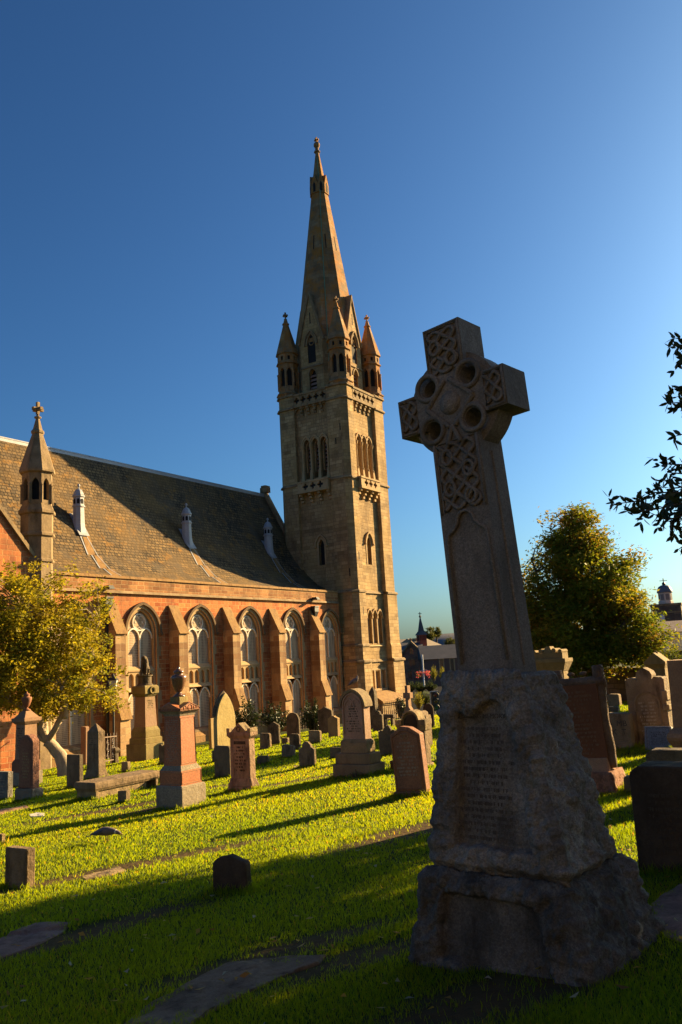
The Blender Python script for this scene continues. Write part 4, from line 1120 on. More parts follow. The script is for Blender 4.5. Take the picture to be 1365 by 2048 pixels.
def urn_monument_pink():
    e, w, t, h, dz = place('urn_monument', 'pink granite pedestal topped by a small urn behind the arched red headstone', 'urn monument', (38, 1575), 1383.5, 20, 48, topx=45)
    s = max(w, t); w = t = s*.8
    mb = MB(); mb.box(-w/2, w/2, -t/2, t/2, 0, h*.17); mb.build('base', M['basestone'], e, bevel=.02)
    a = w*.86; mb = MB(); mb.box(-a/2, a/2, -a/2, a/2, h*.17, h*.27); mb.frus((0, 0), a, a, h*.27, a*.82, a*.82, h*.30); mb.build('step', M['redgranite_dull'], e, bevel=.01)
    mb = MB(); mb.frus((0, 0), a*.78, a*.78, h*.30, a*.72, a*.72, h*.66); mb.build('die', M['pinkstone'], e)
    rows(a*.6, h*.3, h*.33, 12, -a*.38).build('lettering', M['cutletter'], e)
    mb = MB(); mb.frus((0, 0), a*.8, a*.8, h*.66, a*1.05, a*1.05, h*.69); mb.box(-a*.53, a*.53, -a*.53, a*.53, h*.69, h*.725); mb.frus((0, 0), a*.9, a*.9, h*.725, a*.3, a*.3, h*.80); mb.build('cap', M['pinkstone'], e, bevel=.01)
    urn(e, h*.80, h*.2/1.4, M['redgranite_dull'])
urn_monument_pink()
headstone('small grey headstone with rough edge and pale letters at the left edge', (15.4, 1600), 1544, 24, 11, 'square', 'rockface', nrow=6, letter='paleletter')
headstone('small buff headstone with scrolled top in front of the orange hut', (17.4, 1539), 1487, 24, 5, 'ogee', 'sand1')
headstone('plain squat dark slab at the foot of the leaning tree', (159.4, 1576), 1509.5, 26, 7.5, 'square', 'dark1')
def obelisk_stone():
    e, w, t, h, dz = place('headstone', 'buff tapered pillar headstone with pyramid point behind the table tomb', 'headstone', (198, 1558), 1448, 31, 21, group='headstones in the churchyard')
    mb = MB(); mb.box(-w/2, w/2, -t/2, t/2, 0, dz+.10); mb.frus((0, 0), w*.9, t*.88, dz+.10, w*.8, t*.72, dz+.26); mb.build('base', M['sand2'], e, bevel=.015)
    a, c = w*.78, t*.66; mb = MB(); mb.hexa(*[[(x*k, y*k, z) for x, y in ((-a/2, -c/2), (a/2, -c/2), (a/2, c/2), (-a/2, c/2))] for k, z in ((1, dz+.26), (.93, h*.86))]); mb.hexa(*[[(x*k, y*k, z) for x, y in ((-a/2, -c/2), (a/2, -c/2), (a/2, c/2), (-a/2, c/2))] for k, z in ((.93, h*.86), (.04, h))]); mb.build('pillar', M['sand2'], e)
    rows(a*.6, h*.22, h*.55, 6, -c/2*.96-.004).build('lettering', M['cutletter'], e)
obelisk_stone()
headstone('narrow red sandstone headstone half hidden by the pillar headstone', (172, 1530), 1453, 10, 7, 'flat', 'pinkstone')
def aedicule():
    e, w, t, h, dz = place('headstone', 'gothic gabled headstone with small cross finial under the leaning tree', 'headstone', (156.4, 1519), 1426, 13, 16, group='headstones in the churchyard')
    mb = MB(); mb.box(-w/2, w/2, -t/2, t/2, 0, h*.12); mb.build('base', M['sand2'], e)
    g = h*.56; mb = MB()
    for y0, y1 in ((-t*.42, t*.42),):
        mb.prism([(-w*.42, y0, h*.12), (-w*.42, y0, g), (0, y0, h*.82), (w*.42, y0, g), (w*.42, y0, h*.12)], [(-w*.42, y1, h*.12), (-w*.42, y1, g), (0, y1, h*.82), (w*.42, y1, g), (w*.42, y1, h*.12)])
    mb.prism([(w*.42, -t*.42, g), (w*.46, 0, h*.8), (w*.42, t*.42, g)], [(-w*.42, -t*.42, g), (-w*.46, 0, h*.8), (-w*.42, t*.42, g)])
    mb.build('gabled_shaft', M['dark1'], e)
    mb = MB(); mb.lathe([(.05, h*.8), (.09, h*.84), (.04, h*.87), (.11, h*.91), (.11, h*.96), (.03, h)], 8); mb.build('finial', M['tracery'], e)
    T = lambda x, y, z: (w*.42+.01+y*0, x, z); mb = MB(); archfill(mb, T, 0, h*.16, h*.5, t*.28, t*.4, 0); mb.build('pale_panel', M['tracery'], e)
aedicule()
def small_pedestal():
    e, w, t, h, dz = place('headstone', 'small dark pedestal stone with flared cap beside the scrolled gate', 'headstone', (231, 1527), 1495.6, 13, 9, group='headstones in the churchyard')
    mb = MB(); mb.box(-w*.42, w*.42, -t*.42, t*.42, 0, h*.68); mb.build('shaft', M['dark1'], e, bevel=.02)
    mb = MB(); mb.frus((0, 0), w*.84, t*.84, h*.68, w*1.25, t*1.25, h*.84); mb.frus((0, 0), w*1.25, t*1.25, h*.84, w*.8, t*.8, h); mb.build('cap', M['dark1'], e, bevel=.02)
small_pedestal()
headstone('jagged broken dark headstone between the lion monument and red pedestal', (336, 1528), 1488, 18, 3, 'jag', 'dark1')
headstone('small square marker stone on grass below the lion monument', (255.8, 1545), 1524, 13, 6, 'square', 'sand1')
headstone('little squat block of stone in front of the table tomb', (252.8, 1606), 1582, 17, 9, 'square', 'sand2')
def bench_tomb():
    e, w, t, h, dz = place('table_tomb', 'long low table tomb with thick moulded slab left of the red pedestal', 'tomb', (190.5, 1601), 1564, 40, 130)
    h = h*.98
    for s in (-1, 1):
        mb = MB(); mb.box(-w*.47, w*.47, s*t*.46-t*.02, s*t*.46+t*.02, 0, h*.62); mb.build('end_panel', M['sand1'], e, bevel=.01)
        mb = MB(); mb.box(s*w*.39-w*.03, s*w*.39+w*.03, -t*.44, t*.30, 0, h*.6); mb.build('side_panel', M['sand1'], e, bevel=.01)
    mb = MB(); mb.loops([[(x*k, y*q, z) for x, y in ((-w/2, -t/2), (w/2, -t/2), (w/2, t/2), (-w/2, t/2))] for k, q, z in ((.93, .98, h*.60), (.99, .995, h*.68), (1.04, 1.01, h*.72), (1.06, 1.015, h*.88), (1.04, 1.01, h*.97), (1.0, 1.0, h))]); mb.build('table_slab', M['sand2'], e, bevel=.012)
bench_tomb()
def lion_monument():
    e, w, t, h, dz = place('lion_monument', 'tall mossy stone pedestal carrying a seated lion against the church wall', 'monument', (298, 1521), 1309, 45, 34)
    s = (w+t)/2; w = t = s
    z = lambda py: ray(298, py)[2]*math.hypot(*G(298, 1521)[:2])-G(298, 1521)[2]+dz
    k = lambda a, z0, z1, b=None: mb.frus((0, 0), w*a, w*a, z0, w*(b or a), w*(b or a), z1)
    mb = MB(); k(1, 0, z(1489)); mb.build('base', M['mossbase'], e, bevel=.02)
    mb = MB(); k(.84, z(1489), z(1478)); k(.84, z(1478), z(1476), .76); k(.74, z(1476), z(1463)); k(.74, z(1463), z(1455), .60); mb.build('steps', M['mossbase'], e, bevel=.015)
    mb = MB(); k(.585, z(1455), z(1394), .50); mb.build('shaft', M['pinkmoss'], e)
    a_ = w*.52/2
    T = lambda x, y, zz: (x, -w*.26-.004, zz)
    rw = rows(w*.36, z(1400)-z(1418), z(1418), 5, 0); rw.v = [(w*.262+.004-p[1], p[0], p[2]) for p in rw.v]; rw.build('lettering', M['cutletter'], e)
    mb = MB(); k(.52, z(1394), z(1388), .68); k(.72, z(1388), z(1374)); k(.72, z(1374), z(1371), .6); mb.build('cap', M['mossbase'], e, bevel=.015)
    mb = MB(); mb.tube([(w*.36+.02, .13*math.cos(a), z(1381)+.13*math.sin(a)) for a in [6.283*i/16 for i in range(16)]], .04, 5, True); mb.build('wreath', M['mossbase'], e)
    mb = MB(); r0 = w*.30; mb.lathe([(r0*1.05, z(1376)), (r0*1.05, z(1371)), (r0*.82, z(1367)), (r0*.82, z(1354)), (r0*.95, z(1352)), (r0*.95, z(1350))], 20); mb.build('drum', M['dark1'], e, smooth=False)
    # seated lion: continuous skinned body
    zb = z(1350); H = z(1309)-zb; u_ = H/1.0
    vs = [(.10, 0, .22), (.05, 0, .45), (-.02, 0, .66), (-.08, 0, .80), (-.18, 0, .83), (-.27, 0, .80),      # haunch, back, chest, neck, head, muzzle
          (-.10, .10, .55), (-.16, .11, .28), (-.18, .11, .04), (-.26, .11, .02),                             # foreleg
          (-.10, -.10, .55), (-.16, -.11, .28), (-.18, -.11, .04), (-.26, -.11, .02),
          (.04, .14, .18), (-.06, .17, .20), (.02, .17, .04), (-.12, .18, .02),                               # hind leg
          (.04, -.14, .18), (-.06, -.17, .20), (.02, -.17, .04), (-.12, -.18, .02),
          (.22, 0, .10), (.28, .08, .05), (.26, .16, .06)]
    es = [(0, 1), (1, 2), (2, 3), (3, 4), (4, 5), (2, 6), (6, 7), (7, 8), (8, 9), (2, 10), (10, 11), (11, 12), (12, 13), (0, 14), (14, 15), (15, 16), (16, 17), (0, 18), (18, 19), (19, 20), (20, 21), (0, 22), (22, 23), (23, 24)]
    rs = [.17, .17, .17, .16, .13, .075, .085, .065, .055, .05, .085, .065, .055, .05, .13, .10, .06, .05, .13, .10, .06, .05, .04, .03, .035]
    me = bpy.data.meshes.new('lion'); me.from_pydata([tuple(c*u_*1.02 for c in p) for p in vs], es, [])
    o = link('lion', me, M['dark1'], e); o.location = (0, 0, zb+.02); o.rotation_euler = (0, 0, R(120))
    o.modifiers.new('skin', 'SKIN'); sv = me.skin_vertices[0].data
    for i, r_ in enumerate(rs): sv[i].radius = (r_*u_, r_*u_)
    sv[0].use_root = True
    o.modifiers.new('sub', 'SUBSURF').render_levels = 2; o.modifiers['sub'].levels = 2
M['mossbase'] = stone('moss_covered_stone', (0.22, 0.16, 0.055), (0.31, 0.235, 0.09), stain=(0.12, 0.085, 0.035), lichen=(0.20, 0.18, 0.035), sc=1.4, lich_amt=.8)
M['pinkmoss'] = stone('stained_pink_stone', (0.33, 0.19, 0.12), (0.36, 0.23, 0.14), stain=(0.19, 0.14, 0.05), sc=1.2, lichen=(0.24, 0.19, 0.06))
lion_monument()
def red_pedestal():
    e, w, t, h, dz = place('urn_monument', 'polished red granite pedestal with gabled cap and brown urn on grey base', 'urn monument', (355.5, 1619), 1335, 43, 57)
    D = math.hypot(*G(355.5, 1616)[:2]); z0_ = G(355.5, 1616)[2]
    z = lambda py: ray(355.5, py)[2]*D-z0_+dz
    s = (w+t)/2; w = t = s; k = w
    def fr(mb, a, b, za, zb): mb.frus((0, 0), k*a, k*a, za, k*b, k*b, zb)
    mb = MB(); fr(mb, 1, 1, 0, z(1572)-.03); fr(mb, 1, .93, z(1572)-.03, z(1572)); mb.build('base', M['basestone'], e, bevel=.012)
    mb = MB(); fr(mb, .84, .84, z(1572), z(1543)); mb.build('plinth', M['redgranite'], e)
    mb = MB(); fr(mb, .84, .66, z(1543), z(1533)); mb.build('plinth_weathering', M['basestone'], e)
    mb = MB(); fr(mb, .66, .61, z(1533), z(1434)); mb.build('die', M['redgranite'], e)
    mb = MB()
    for sgn, fn in ((1, lambda x, y, zz: (x, -y, zz)), (1, lambda x, y, zz: (y, x, zz))):
        za, zb = z(1530), z(1438)
        wa, wb = k*.315, k*.292
        mb.tube([fn(-wa, k*.329+.002, za), fn(wa, k*.329+.002, za), fn(wb, k*.306+.002, zb), fn(-wb, k*.306+.002, zb), fn(-wa, k*.329+.002, za)], .006, 4)
        za, zb = z(1569), z(1546); wa = k*.40; mb.tube([fn(-wa, k*.42+.002, za), fn(wa, k*.42+.002, za), fn(wa, k*.42+.002, zb), fn(-wa, k*.42+.002, zb), fn(-wa, k*.42+.002, za)], .006, 4)
    mb.build('carved_border', M['pinkstone'], e)
    rows(k*.48, z(1440)-z(1525), z(1525), 22, -k*.32-.004).build('lettering', M['paleletter'], e)
    mb = MB(); fr(mb, .62, .66, z(1434), z(1430)); fr(mb, .66, .82, z(1430), z(1424)); mb.build('cornice', M['basestone'], e)
    mb = MB(); c = k*.42; zb, zt = z(1424), z(1407); ze = zb+(zt-zb)*.30
    for fn in (lambda x, y, zz: (x, y, zz), lambda x, y, zz: (y, x, zz)):
        mb.prism([fn(-c, -c, zb), fn(c, -c, zb), fn(c, -c, ze), fn(0, -c, zt), fn(-c, -c, ze)], [fn(-c, c, zb), fn(c, c, zb), fn(c, c, ze), fn(0, c, zt), fn(-c, c, ze)])
    mb.build('gabled_cap', M['redgranite'], e)
    mb = MB()
    for fn in (lambda x, zz: (x, -c-.002, zz), lambda x, zz: (c+.002, x, zz)):
        for x, r_ in ((-.5, .13), (0, .2), (.5, .13)): mb.tube([fn(c*x+c*r_*math.cos(a), zb+(zt-zb)*.36+c*r_*math.sin(a)) for a in [6.283*i/14 for i in range(14)]], .006, 4, True)
        mb.tube([fn(-c*.97, zb+.012), fn(c*.97, zb+.012), fn(c*.97, ze), fn(0, zt-.012), fn(-c*.97, ze), fn(-c*.97, zb+.012)], .006, 4)
    mb.build('carved_scrolls', M['pinkstone'], e)
    mb = MB(); fr(mb, .40, .36, zb+(zt-zb)*.4, z(1396)); mb.build('urn_block', M['mossbase'], e, bevel=.01)
    urn(e, z(1396), (z(1335)-z(1396))/1.40, M['urnbrown'])
M['urnbrown'] = stone('polished_brown_granite', (0.17, 0.085, 0.05), (0.23, 0.12, 0.07), speck=80, sc=2, bump=.03, rough=.25, spec=.6)
red_pedestal()

# -- centre
def gothic_slab():
    e, w, t, h, dz = place('headstone', 'tall pointed yellow headstone facing the sun in front of the church wall', 'headstone', (435, 1525), 1386, 8, 41, group='headstones in the churchyard', topx=452)
    mb = MB(); mb.box(-w*.65, w*.65, -t*.53, t*.53, 0, h*.2); mb.build('base', M['dark1'], e, bevel=.02)
    pts = [(x*.92, z_) for x, z_ in outline('gothic', t, h-h*.2)]
    mb = MB(); mb.prism([(-w*.45, x, h*.2+z_) for x, z_ in pts], [(w*.45, x, h*.2+z_) for x, z_ in pts]); mb.build('slab', M['yellowstone'], e, bevel=.015)
    b_ = MB(); rings = [(x*1.0, z_) for x, z_ in pts if z_ > (h*.8)*.55]
    b_.tube([(-w*.2, x*1.06, h*.2+z_+.02) for x, z_ in rings], .06, 5); b_.build('hood_edge', M['dark1'], e)
M['yellowstone'] = stone('yellow_sandstone', (0.38, 0.28, 0.10), (0.46, 0.35, 0.14), stain=(0.26, 0.19, 0.07), sc=1.1, stain_amt=.5)
gothic_slab()
headstone('narrow brown stone just left of the tall pointed yellow headstone', (424, 1500), 1437, 5, 7, 'flat', 'sand3')
headstone('plain dark slab standing left of the flaking pedimented headstone', (460.7, 1555), 1491.6, 31, 4, 'flat', 'dark1')
def pediment():
    e, w, t, h, dz = place('headstone', 'flaking pink headstone with pediment and corner blocks on flared foot', 'headstone', (505.7, 1580), 1445.5, 49, 14, group='headstones in the churchyard')
    mb = MB(); mb.box(-w/2, w/2, -t*.55, t*.55, 0, dz+.05); mb.frus((0, 0), w, t*1.1, dz+.05, w*.84, t*.8, dz+.2); mb.build('base', M['flaky'], e, bevel=.015)
    bw = w*.80; mb = MB(); mb.hexa([(-bw/2, -t*.38, dz+.2), (bw/2, -t*.38, dz+.2), (bw/2, t*.38, dz+.2), (-bw/2, t*.38, dz+.2)], [(-bw*.49, -t*.38, h*.78), (bw*.49, -t*.38, h*.78), (bw*.49, t*.38, h*.78), (-bw*.49, t*.38, h*.78)]); mb.build('slab', M['flaky'], e)
    mb = MB(); mb.box(-bw*.30, bw*.30, -t*.38-.004, -t*.38+.01, h*.70, h*.745); mb.build('sunk_panel', M['blacky'], e)
    rows(bw*.62, h*.36, dz+.32, 8, -t*.38-.004).build('lettering', M['blackletter'], e)
    mb = MB(); mb.frus((0, 0), bw, t*.8, h*.78, w*.98, t*1.1, h*.82); mb.box(-w*.49, w*.49, -t*.55, t*.55, h*.82, h*.87); mb.build('cornice', M['flaky'], e, bevel=.008)
    mb = MB(); mb.prism([(-w*.34, -t*.5, h*.87), (w*.34, -t*.5, h*.87), (0, -t*.5, h)], [(-w*.34, t*.5, h*.87), (w*.34, t*.5, h*.87), (0, t*.5, h)])
    for s in (-1, 1): mb.box(s*w*.43-w*.06, s*w*.43+w*.06, -t*.56, t*.56, h*.87, h*.925)
    mb.build('pediment', M['sand1'], e, bevel=.008)
    mb = MB(); mb.tube([(w*.075*math.cos(a), -t*.5-.006, h*.915+w*.075*math.sin(a)) for a in [6.283*i/14 for i in range(14)]], .012, 5, True)
    mb.build('rosette', M['dark1'], e)
M['blackletter'] = plain('worn_letters', (0.05, 0.03, 0.022), .95)
pediment()
GH = 'headstones in the churchyard'
headstone('low fallen block right of the flaking pedimented headstone', (536, 1529), 1511.6, 22, 4, 'flat', 'dark1')
headstone('short square headstone with mossy top in front of dark spiky shrub', (540.4, 1498), 1467, 20, 4, 'flat', 'sand2')
headstone('narrow dark headstone with low peak and lit right edge near the wall', (558.5, 1488), 1444, 22, 3.5, 'peak', 'dark1')
headstone('tall round-topped mottled headstone below the third church window from the tower', (599, 1472), 1425, 25, 3, 'round', 'dark1')
headstone('tiny low stub of stone between two small square headstones', (576, 1487), 1476, 13, 4, 'flat', 'sand2')
headstone('small upright headstone with rounded corners right of the tiny stub', (599, 1500), 1468, 19, 3.5, 'flat', 'dark1')
headstone('small tilted square headstone with bright right edge', (587.7, 1515), 1490, 24, 4, 'flat', 'sand2', lean=-.05)
headstone('ogee-topped grey headstone with dark stained face', (630.5, 1533), 1483, 32, 4, 'ogee', 'sand2')
headstone('low buff square headstone on bright grass near the shrubs', (640.7, 1486), 1461, 23, 4, 'flat', 'sand1')
headstone('broad dark pointed headstone leaning beside the golden one', (667, 1465), 1413, 28, 3, 'peak', 'dark1', lean=.04)
headstone('small golden headstone with clipped top standing on a ledge', (677.5, 1473), 1432, 22, 5.5, 'clipped', 'sand3', base=(.09, .12, .1))
headstone('low dark block touching the left side of the pigeon headstone', (690, 1516), 1494.5, 29, 3, 'flat', 'dark1')
def pigeon_stone():
    e, w, t, h, dz = place('headstone', 'large arched pink headstone on three mossy steps with pigeon on top', 'headstone', (741, 1553), 1376, 75, 31, group=GH)
    D = math.hypot(*G(741, 1553)[:2]); zc = G(741, 1553)[2]
    z = lambda py: ray(715, py)[2]*D-zc+dz
    mb = MB(); mb.box(-w/2, w/2, -t/2, t/2, 0, z(1532)); mb.build('lower_step', M['mossstep'], e, bevel=.02)
    mb = MB(); mb.box(-w*.48, w*.46, -t*.36, t*.36, z(1532), z(1510)); mb.build('middle_step', M['mossstep'], e, bevel=.02)
    a, b = w*.72, t*.52; mb = MB(); mb.box(-a/2, a/2, -b/2, b/2, z(1510), z(1488)); mb.frus((0, 0), a, b, z(1488), a*.9, b*.8, z(1482)); mb.build('plinth', M['sand1'], e, bevel=.012)
    bw, bt = w*.60, t*.38; z0 = z(1482)
    T = lambda x, y, zz: (x, y, zz); zs = z(1410); r_ = z(1379)-zs
    mb = MB(); pts = [(-bw/2, z0)]+[(x, zs+q) for x, q in arch(bw/2, r_, 12)]+[(bw/2, z0)]
    mb.prism([(x, -bt/2, q) for x, q in pts], [(x, bt/2, q) for x, q in pts]); mb.build('slab', M['palepink'], e)
    mb = MB(); archband(mb, T, 0, zs-.05, (bw*.5, r_), (bw*.60, r_*1.2), -bt*.68, bt*.68); mb.build('arched_hood', M['mossstep'], e)
    mb = MB(); archband(mb, T, 0, zs-.02, (bw*.40, r_*.74), (bw*.44, r_*.82), -bt/2-.03, -bt/2+.01, z0+.1)
    archband(mb, T, -bw*.14, zs-.06, (bw*.20, r_*.5), (bw*.24, r_*.6), -bt/2-.02, -bt/2+.01); archband(mb, T, bw*.14, zs-.06, (bw*.20, r_*.5), (bw*.24, r_*.6), -bt/2-.02, -bt/2+.01)
    mb.build('carved_tracery', M['palepink'], e)
    rows(bw*.62, z(1412)-z(1468), z(1468), 11, -bt/2-.003).build('lettering', M['cutletter'], e)
    return e, z(1376.5)
M['mossstep'] = stone('mossy_steps', (0.20, 0.14, 0.075), (0.29, 0.21, 0.115), stain=(0.08, 0.055, 0.035), lichen=(0.22, 0.185, 0.05), sc=2)
M['palepink'] = stone('pale_pink_sandstone', (0.37, 0.235, 0.16), (0.44, 0.29, 0.205), stain=(0.22, 0.14, 0.09), sc=1.6, bump=.3, stain_amt=.4)
pig_e, pig_z = pigeon_stone()
def dark_obelisk():
    e, w, t, h, dz = place('obelisk', 'slender dark obelisk between pigeon headstone and tower plinth', 'obelisk', (757, 1456), 1373, 16.5, 3)
    w = min(w, 1.0); t = w*.9
    mb = MB(); mb.frus((0, 0), w, t, 0, w*.62, t*.62, h*.88); mb.frus((0, 0), w*.62, t*.62, h*.88, .03, .03, h); mb.build('shaft', M['dark1'], e)
    mb = MB(); mb.box(-w*.6, w*.6, -t*.6, t*.6, 0, h*.12); mb.build('base', M['dark1'], e)
dark_obelisk()
headstone('round-topped dark headstone right of the slender obelisk', (766, 1461), 1421, 18, 3, 'shoulder', 'dark1')
def small_table():
    e, w, t, h, dz = place('table_tomb', 'dark raised table tomb on legs before the iron railing', 'tomb', (788, 1453), 1429, 22, 6)
    mb = MB(); mb.box(-w/2, w/2, -t/2, t/2, h*.75, h); mb.build('table_slab', M['dark1'], e, bevel=.02)
    for sx in (-1, 1): mb = MB(); mb.box(sx*w*.34-w*.08, sx*w*.34+w*.08, -t*.4, t*.4, 0, h*.75); mb.build('leg', M['dark1'], e)
small_table()
headstone('weathered headstone with three scalloped lobes behind the red slab', (795, 1510), 1451, 35, 3, 'scallop', 'dark1')
e_, w_, t_, h_, z_ = headstone('brick red granite headstone with clipped top leaning left on low base', (857, 1590), 1453, 71, 12, 'clipped', 'redgranite_dull', base=(.14, .13, .25), lean=.055, nrow=10, letter='paleletter', frame=True)
mb = MB()
for s in (-1, 1):
    mb.tube([(s*w_*(.06+.10*q/10*math.cos(q*.9)), -t_/2-.006, h_*.87+w_*.07*math.sin(q*.9)) for q in range(1, 11)], .008, 4)
mb.build('carved_scroll', M['pinkstone'], e_)
headstone('small dark stump peeping left of the red clipped headstone', (792, 1540), 1521, 11, 2, 'flat', 'blacky')
def double_arch():
    e, w, t, h, dz = place('headstone', 'broad brown headstone with round arched head and moulded shoulders', 'headstone', (857.6, 1538), 1418.5, 58, 10, group=GH)
    mb = MB(); mb.box(-w/2, w/2, -t*.7, t*.7, 0, dz+.10); mb.build('base', M['sand2'], e, bevel=.02)
    o = outline('shoulder', w*.9, h-dz-.1); mb = MB(); mb.prism([(x, -t/2, dz+.1+z_) for x, z_ in o], [(x, t/2, dz+.1+z_) for x, z_ in o]); mb.build('slab', M['sand2'], e, bevel=.01)
    mb = MB(); T = lambda x, y, zz: (x, y, zz); a = w*.45*.62; archband(mb, T, 0, h-a-.03, (a*.86, a*.86), (a*1.08, a*1.08), -t*.72, t*.72)
    for s in (-1, 1): mb.box(s*w*.41-w*.11, s*w*.41+w*.11, -t*.72, t*.72, h-a-.12, h-a-.02); mb.frus((s*w*.41, 0), w*.14, t*1.0, h-a-.22, w*.22, t*1.4, h-a-.12)
    mb.build('arched_moulding', M['sand1'], e, bevel=.008)
    slabmesh('round', w*.46, h*.62, .01, h*.30).build('dark_panel', M['blacky'], e).location = (0, -t/2-.003, 0)
double_arch()
headstone('plain tall headstone edge showing just behind the arched brown one', (857, 1497), 1421, 24, 10, 'shoulder', 'sand2', tmin=.2)
def red_cross():
    e, w, t, h, dz = place('cross_headstone', 'small red sandstone cross on a waisted headstone near the street', 'headstone', (828, 1462), 1371, 20, 6)
    a = w/2; o = [(-a, 0), (-a, h*.35), (-a*.85, h*.45), (-a*.3, h*.56), (-a*.26, h*.74), (-a*.7, h*.73), (-a*.7, h*.85), (-a*.26, h*.85), (-a*.26, h), (a*.26, h), (a*.26, h*.85), (a*.7, h*.85), (a*.7, h*.73), (a*.26, h*.74), (a*.3, h*.56), (a*.85, h*.45), (a, h*.35), (a, 0)]
    mb = MB(); mb.prism([(x, -t/2, z_) for x, z_ in o], [(x, t/2, z_) for x, z_ in o]); mb.build('cross', M['pinkstone'], e, bevel=.01)
    mb = MB(); mb.box(-a*1.2, a*1.2, -t*.8, t*.8, 0, h*.08); mb.build('base', M['sand2'], e)
red_cross()
headstone('dark round headstone below the traffic lights', (869, 1456), 1407, 20, 2, 'round', 'blacky')

# -- right group
def scroll_monument():
    e, w, t, h, dz = place('headstone', 'tall golden monument with cornice and scrolled top behind the tree-trunk headstone', 'headstone', (1144, 1478), 1292, 66, 12, group=GH)
    mb = MB(); mb.box(-w*.43, w*.43, -t*.4, t*.4, 0, h*.74); mb.build('slab', M['goldstone'], e, bevel=.01)
    mb = MB(); mb.frus((0, 0), w*.88, t*.85, h*.74, w*1.1, t*1.25, h*.83); mb.box(-w*.56, w*.56, -t*.66, t*.66, h*.83, h*.87); mb.build('cornice', M['goldstone'], e, bevel=.008)
    mb = MB(); mb.box(-w*.46, w*.46, -t*.45, t*.45, h*.87, h*.93)
    for s in (-1, 1):
        mb.tube([(s*w*.40, -t*.5, h*.945), (s*w*.40, t*.5, h*.945)], .06*w, 10); mb.tube([(s*w*.2, -t*.45, h*.955), (s*w*.2, t*.45, h*.955)], .07*w, 10)
    mb.frus((0, 0), w*.3, t*.8, h*.93, w*.12, t*.6, h*1.0)
    mb.build('scrolled_top', M['goldstone'], e)
    mb = MB(); archband(mb, lambda x, y, zz: (x, y, zz), 0, h*.5, (w*.26, w*.26), (w*.31, w*.31), -t*.44, -t*.38, 0.1); mb.build('arched_moulding', M['goldstone'], e)
M['goldstone'] = stone('golden_sandstone', (0.22, 0.145, 0.055), (0.31, 0.21, 0.085), stain=(0.11, 0.075, 0.03), sc=2, stain_amt=.6)
scroll_monument()
def rustic_stone():
    e, w, t, h, dz = place('headstone', 'red headstone framed by carved tree trunks leaning on a rough block', 'headstone', (1236.5, 1584), 1332.5, 100, 17, group=GH, lean=.05)
    rock([(-w*.46, -t*.7), (w/2, -t*.7), (w/2, t*.7), (-w*.46, t*.7)], 0, h*.21, .05, 'rough_base', M['redrock'], e, seed=4)
    z0 = h*.2; x0, x1 = -w*.5, w*.36
    mb = MB(); mb.box(x0, x1, -t*.25, t*.25, z0, h*.86); mb.build('slab', M['redpanel'], e)
    mb = MB(); mb.frus(((x0+x1)/2, 0), (x1-x0)*1.05, t*.8, z0-.02, (x1-x0)*.98, t*.6, z0+h*.1); mb.build('plinth', M['pinkstone'], e, bevel=.01)
    me_m = MB()
    def log(p0, p1, r0, nseg=16):
        pts = []; rr = []
        for i in range(nseg+1):
            f = i/nseg; pts.append(tuple(np.array(p0)*(1-f)+np.array(p1)*f+np.array([.008*math.sin(f*9), .006*math.cos(f*7), 0]))); rr.append(r0*(1+.12*mnoise.noise((f*9, r0*50, p0[0]*3))+.05*math.sin(f*37)))
        me_m.tube(pts, rr, 14)
    rp = w*.115
    log((x1, 0, z0+h*.02), (x1+.01, 0, h), rp); log((x0, 0, z0+h*.02), (x0, 0, h*.985), rp); log((x0-.05, -.03, h*.88), (x1+.07, -.03, h*.88), rp*.85)
    for q in range(2): me_m.ball((x0+(x1-x0)*(.38+.3*q), -.02, h*.945), rp*.55, 8, 1.3, 1, .7)
    me_m.ball((x1+rp*1.1, 0, h*.86), rp*.62, 8, .7, 1, 1.5)
    me_m.build('tree_trunk_frame', M['barkstone'], e, smooth=True)
    rows((x1-x0)*.7, h*.5, z0+h*.12, 16, -t*.25-.003).build('lettering', M['faintletter'], e).location = ((x0+x1)/2, 0, 0)
M['barkstone'] = stone('carved_bark_stone', (0.13, 0.08, 0.055), (0.25, 0.165, 0.115), stain=(0.07, 0.042, 0.03), sc=5, bump=1.0)
M['faintletter'] = plain('faint_letters', (0.22, 0.13, 0.075), .8)
M['redpanel'] = stone('red_panel', (0.15, 0.058, 0.027), (0.21, 0.085, 0.04), stain=(0.09, 0.04, 0.022), sc=1.8, bump=.2)
rustic_stone()
headstone('small flat-topped headstone highest of three small ones in line', (1241, 1415), 1388, 23, 4.5, 'flat', 'sand2')
headstone('low dark kerb stone in front of the small flat-topped headstone', (1237.6, 1427), 1414, 20, 4, 'square', 'dark1')
e_, w_, t_, h_, z_ = headstone('square weathered headstone cut with the letters J MB K T', (1266.7, 1500), 1426.5, 47, 7, 'square', 'sand2')
text(['J  MB'], h_*.19, 0, h_*.70, -t_/2-.002, M['cutletter'], e_); text(['K  T'], h_*.19, 0, h_*.50, -t_/2-.002, M['cutletter'], e_)
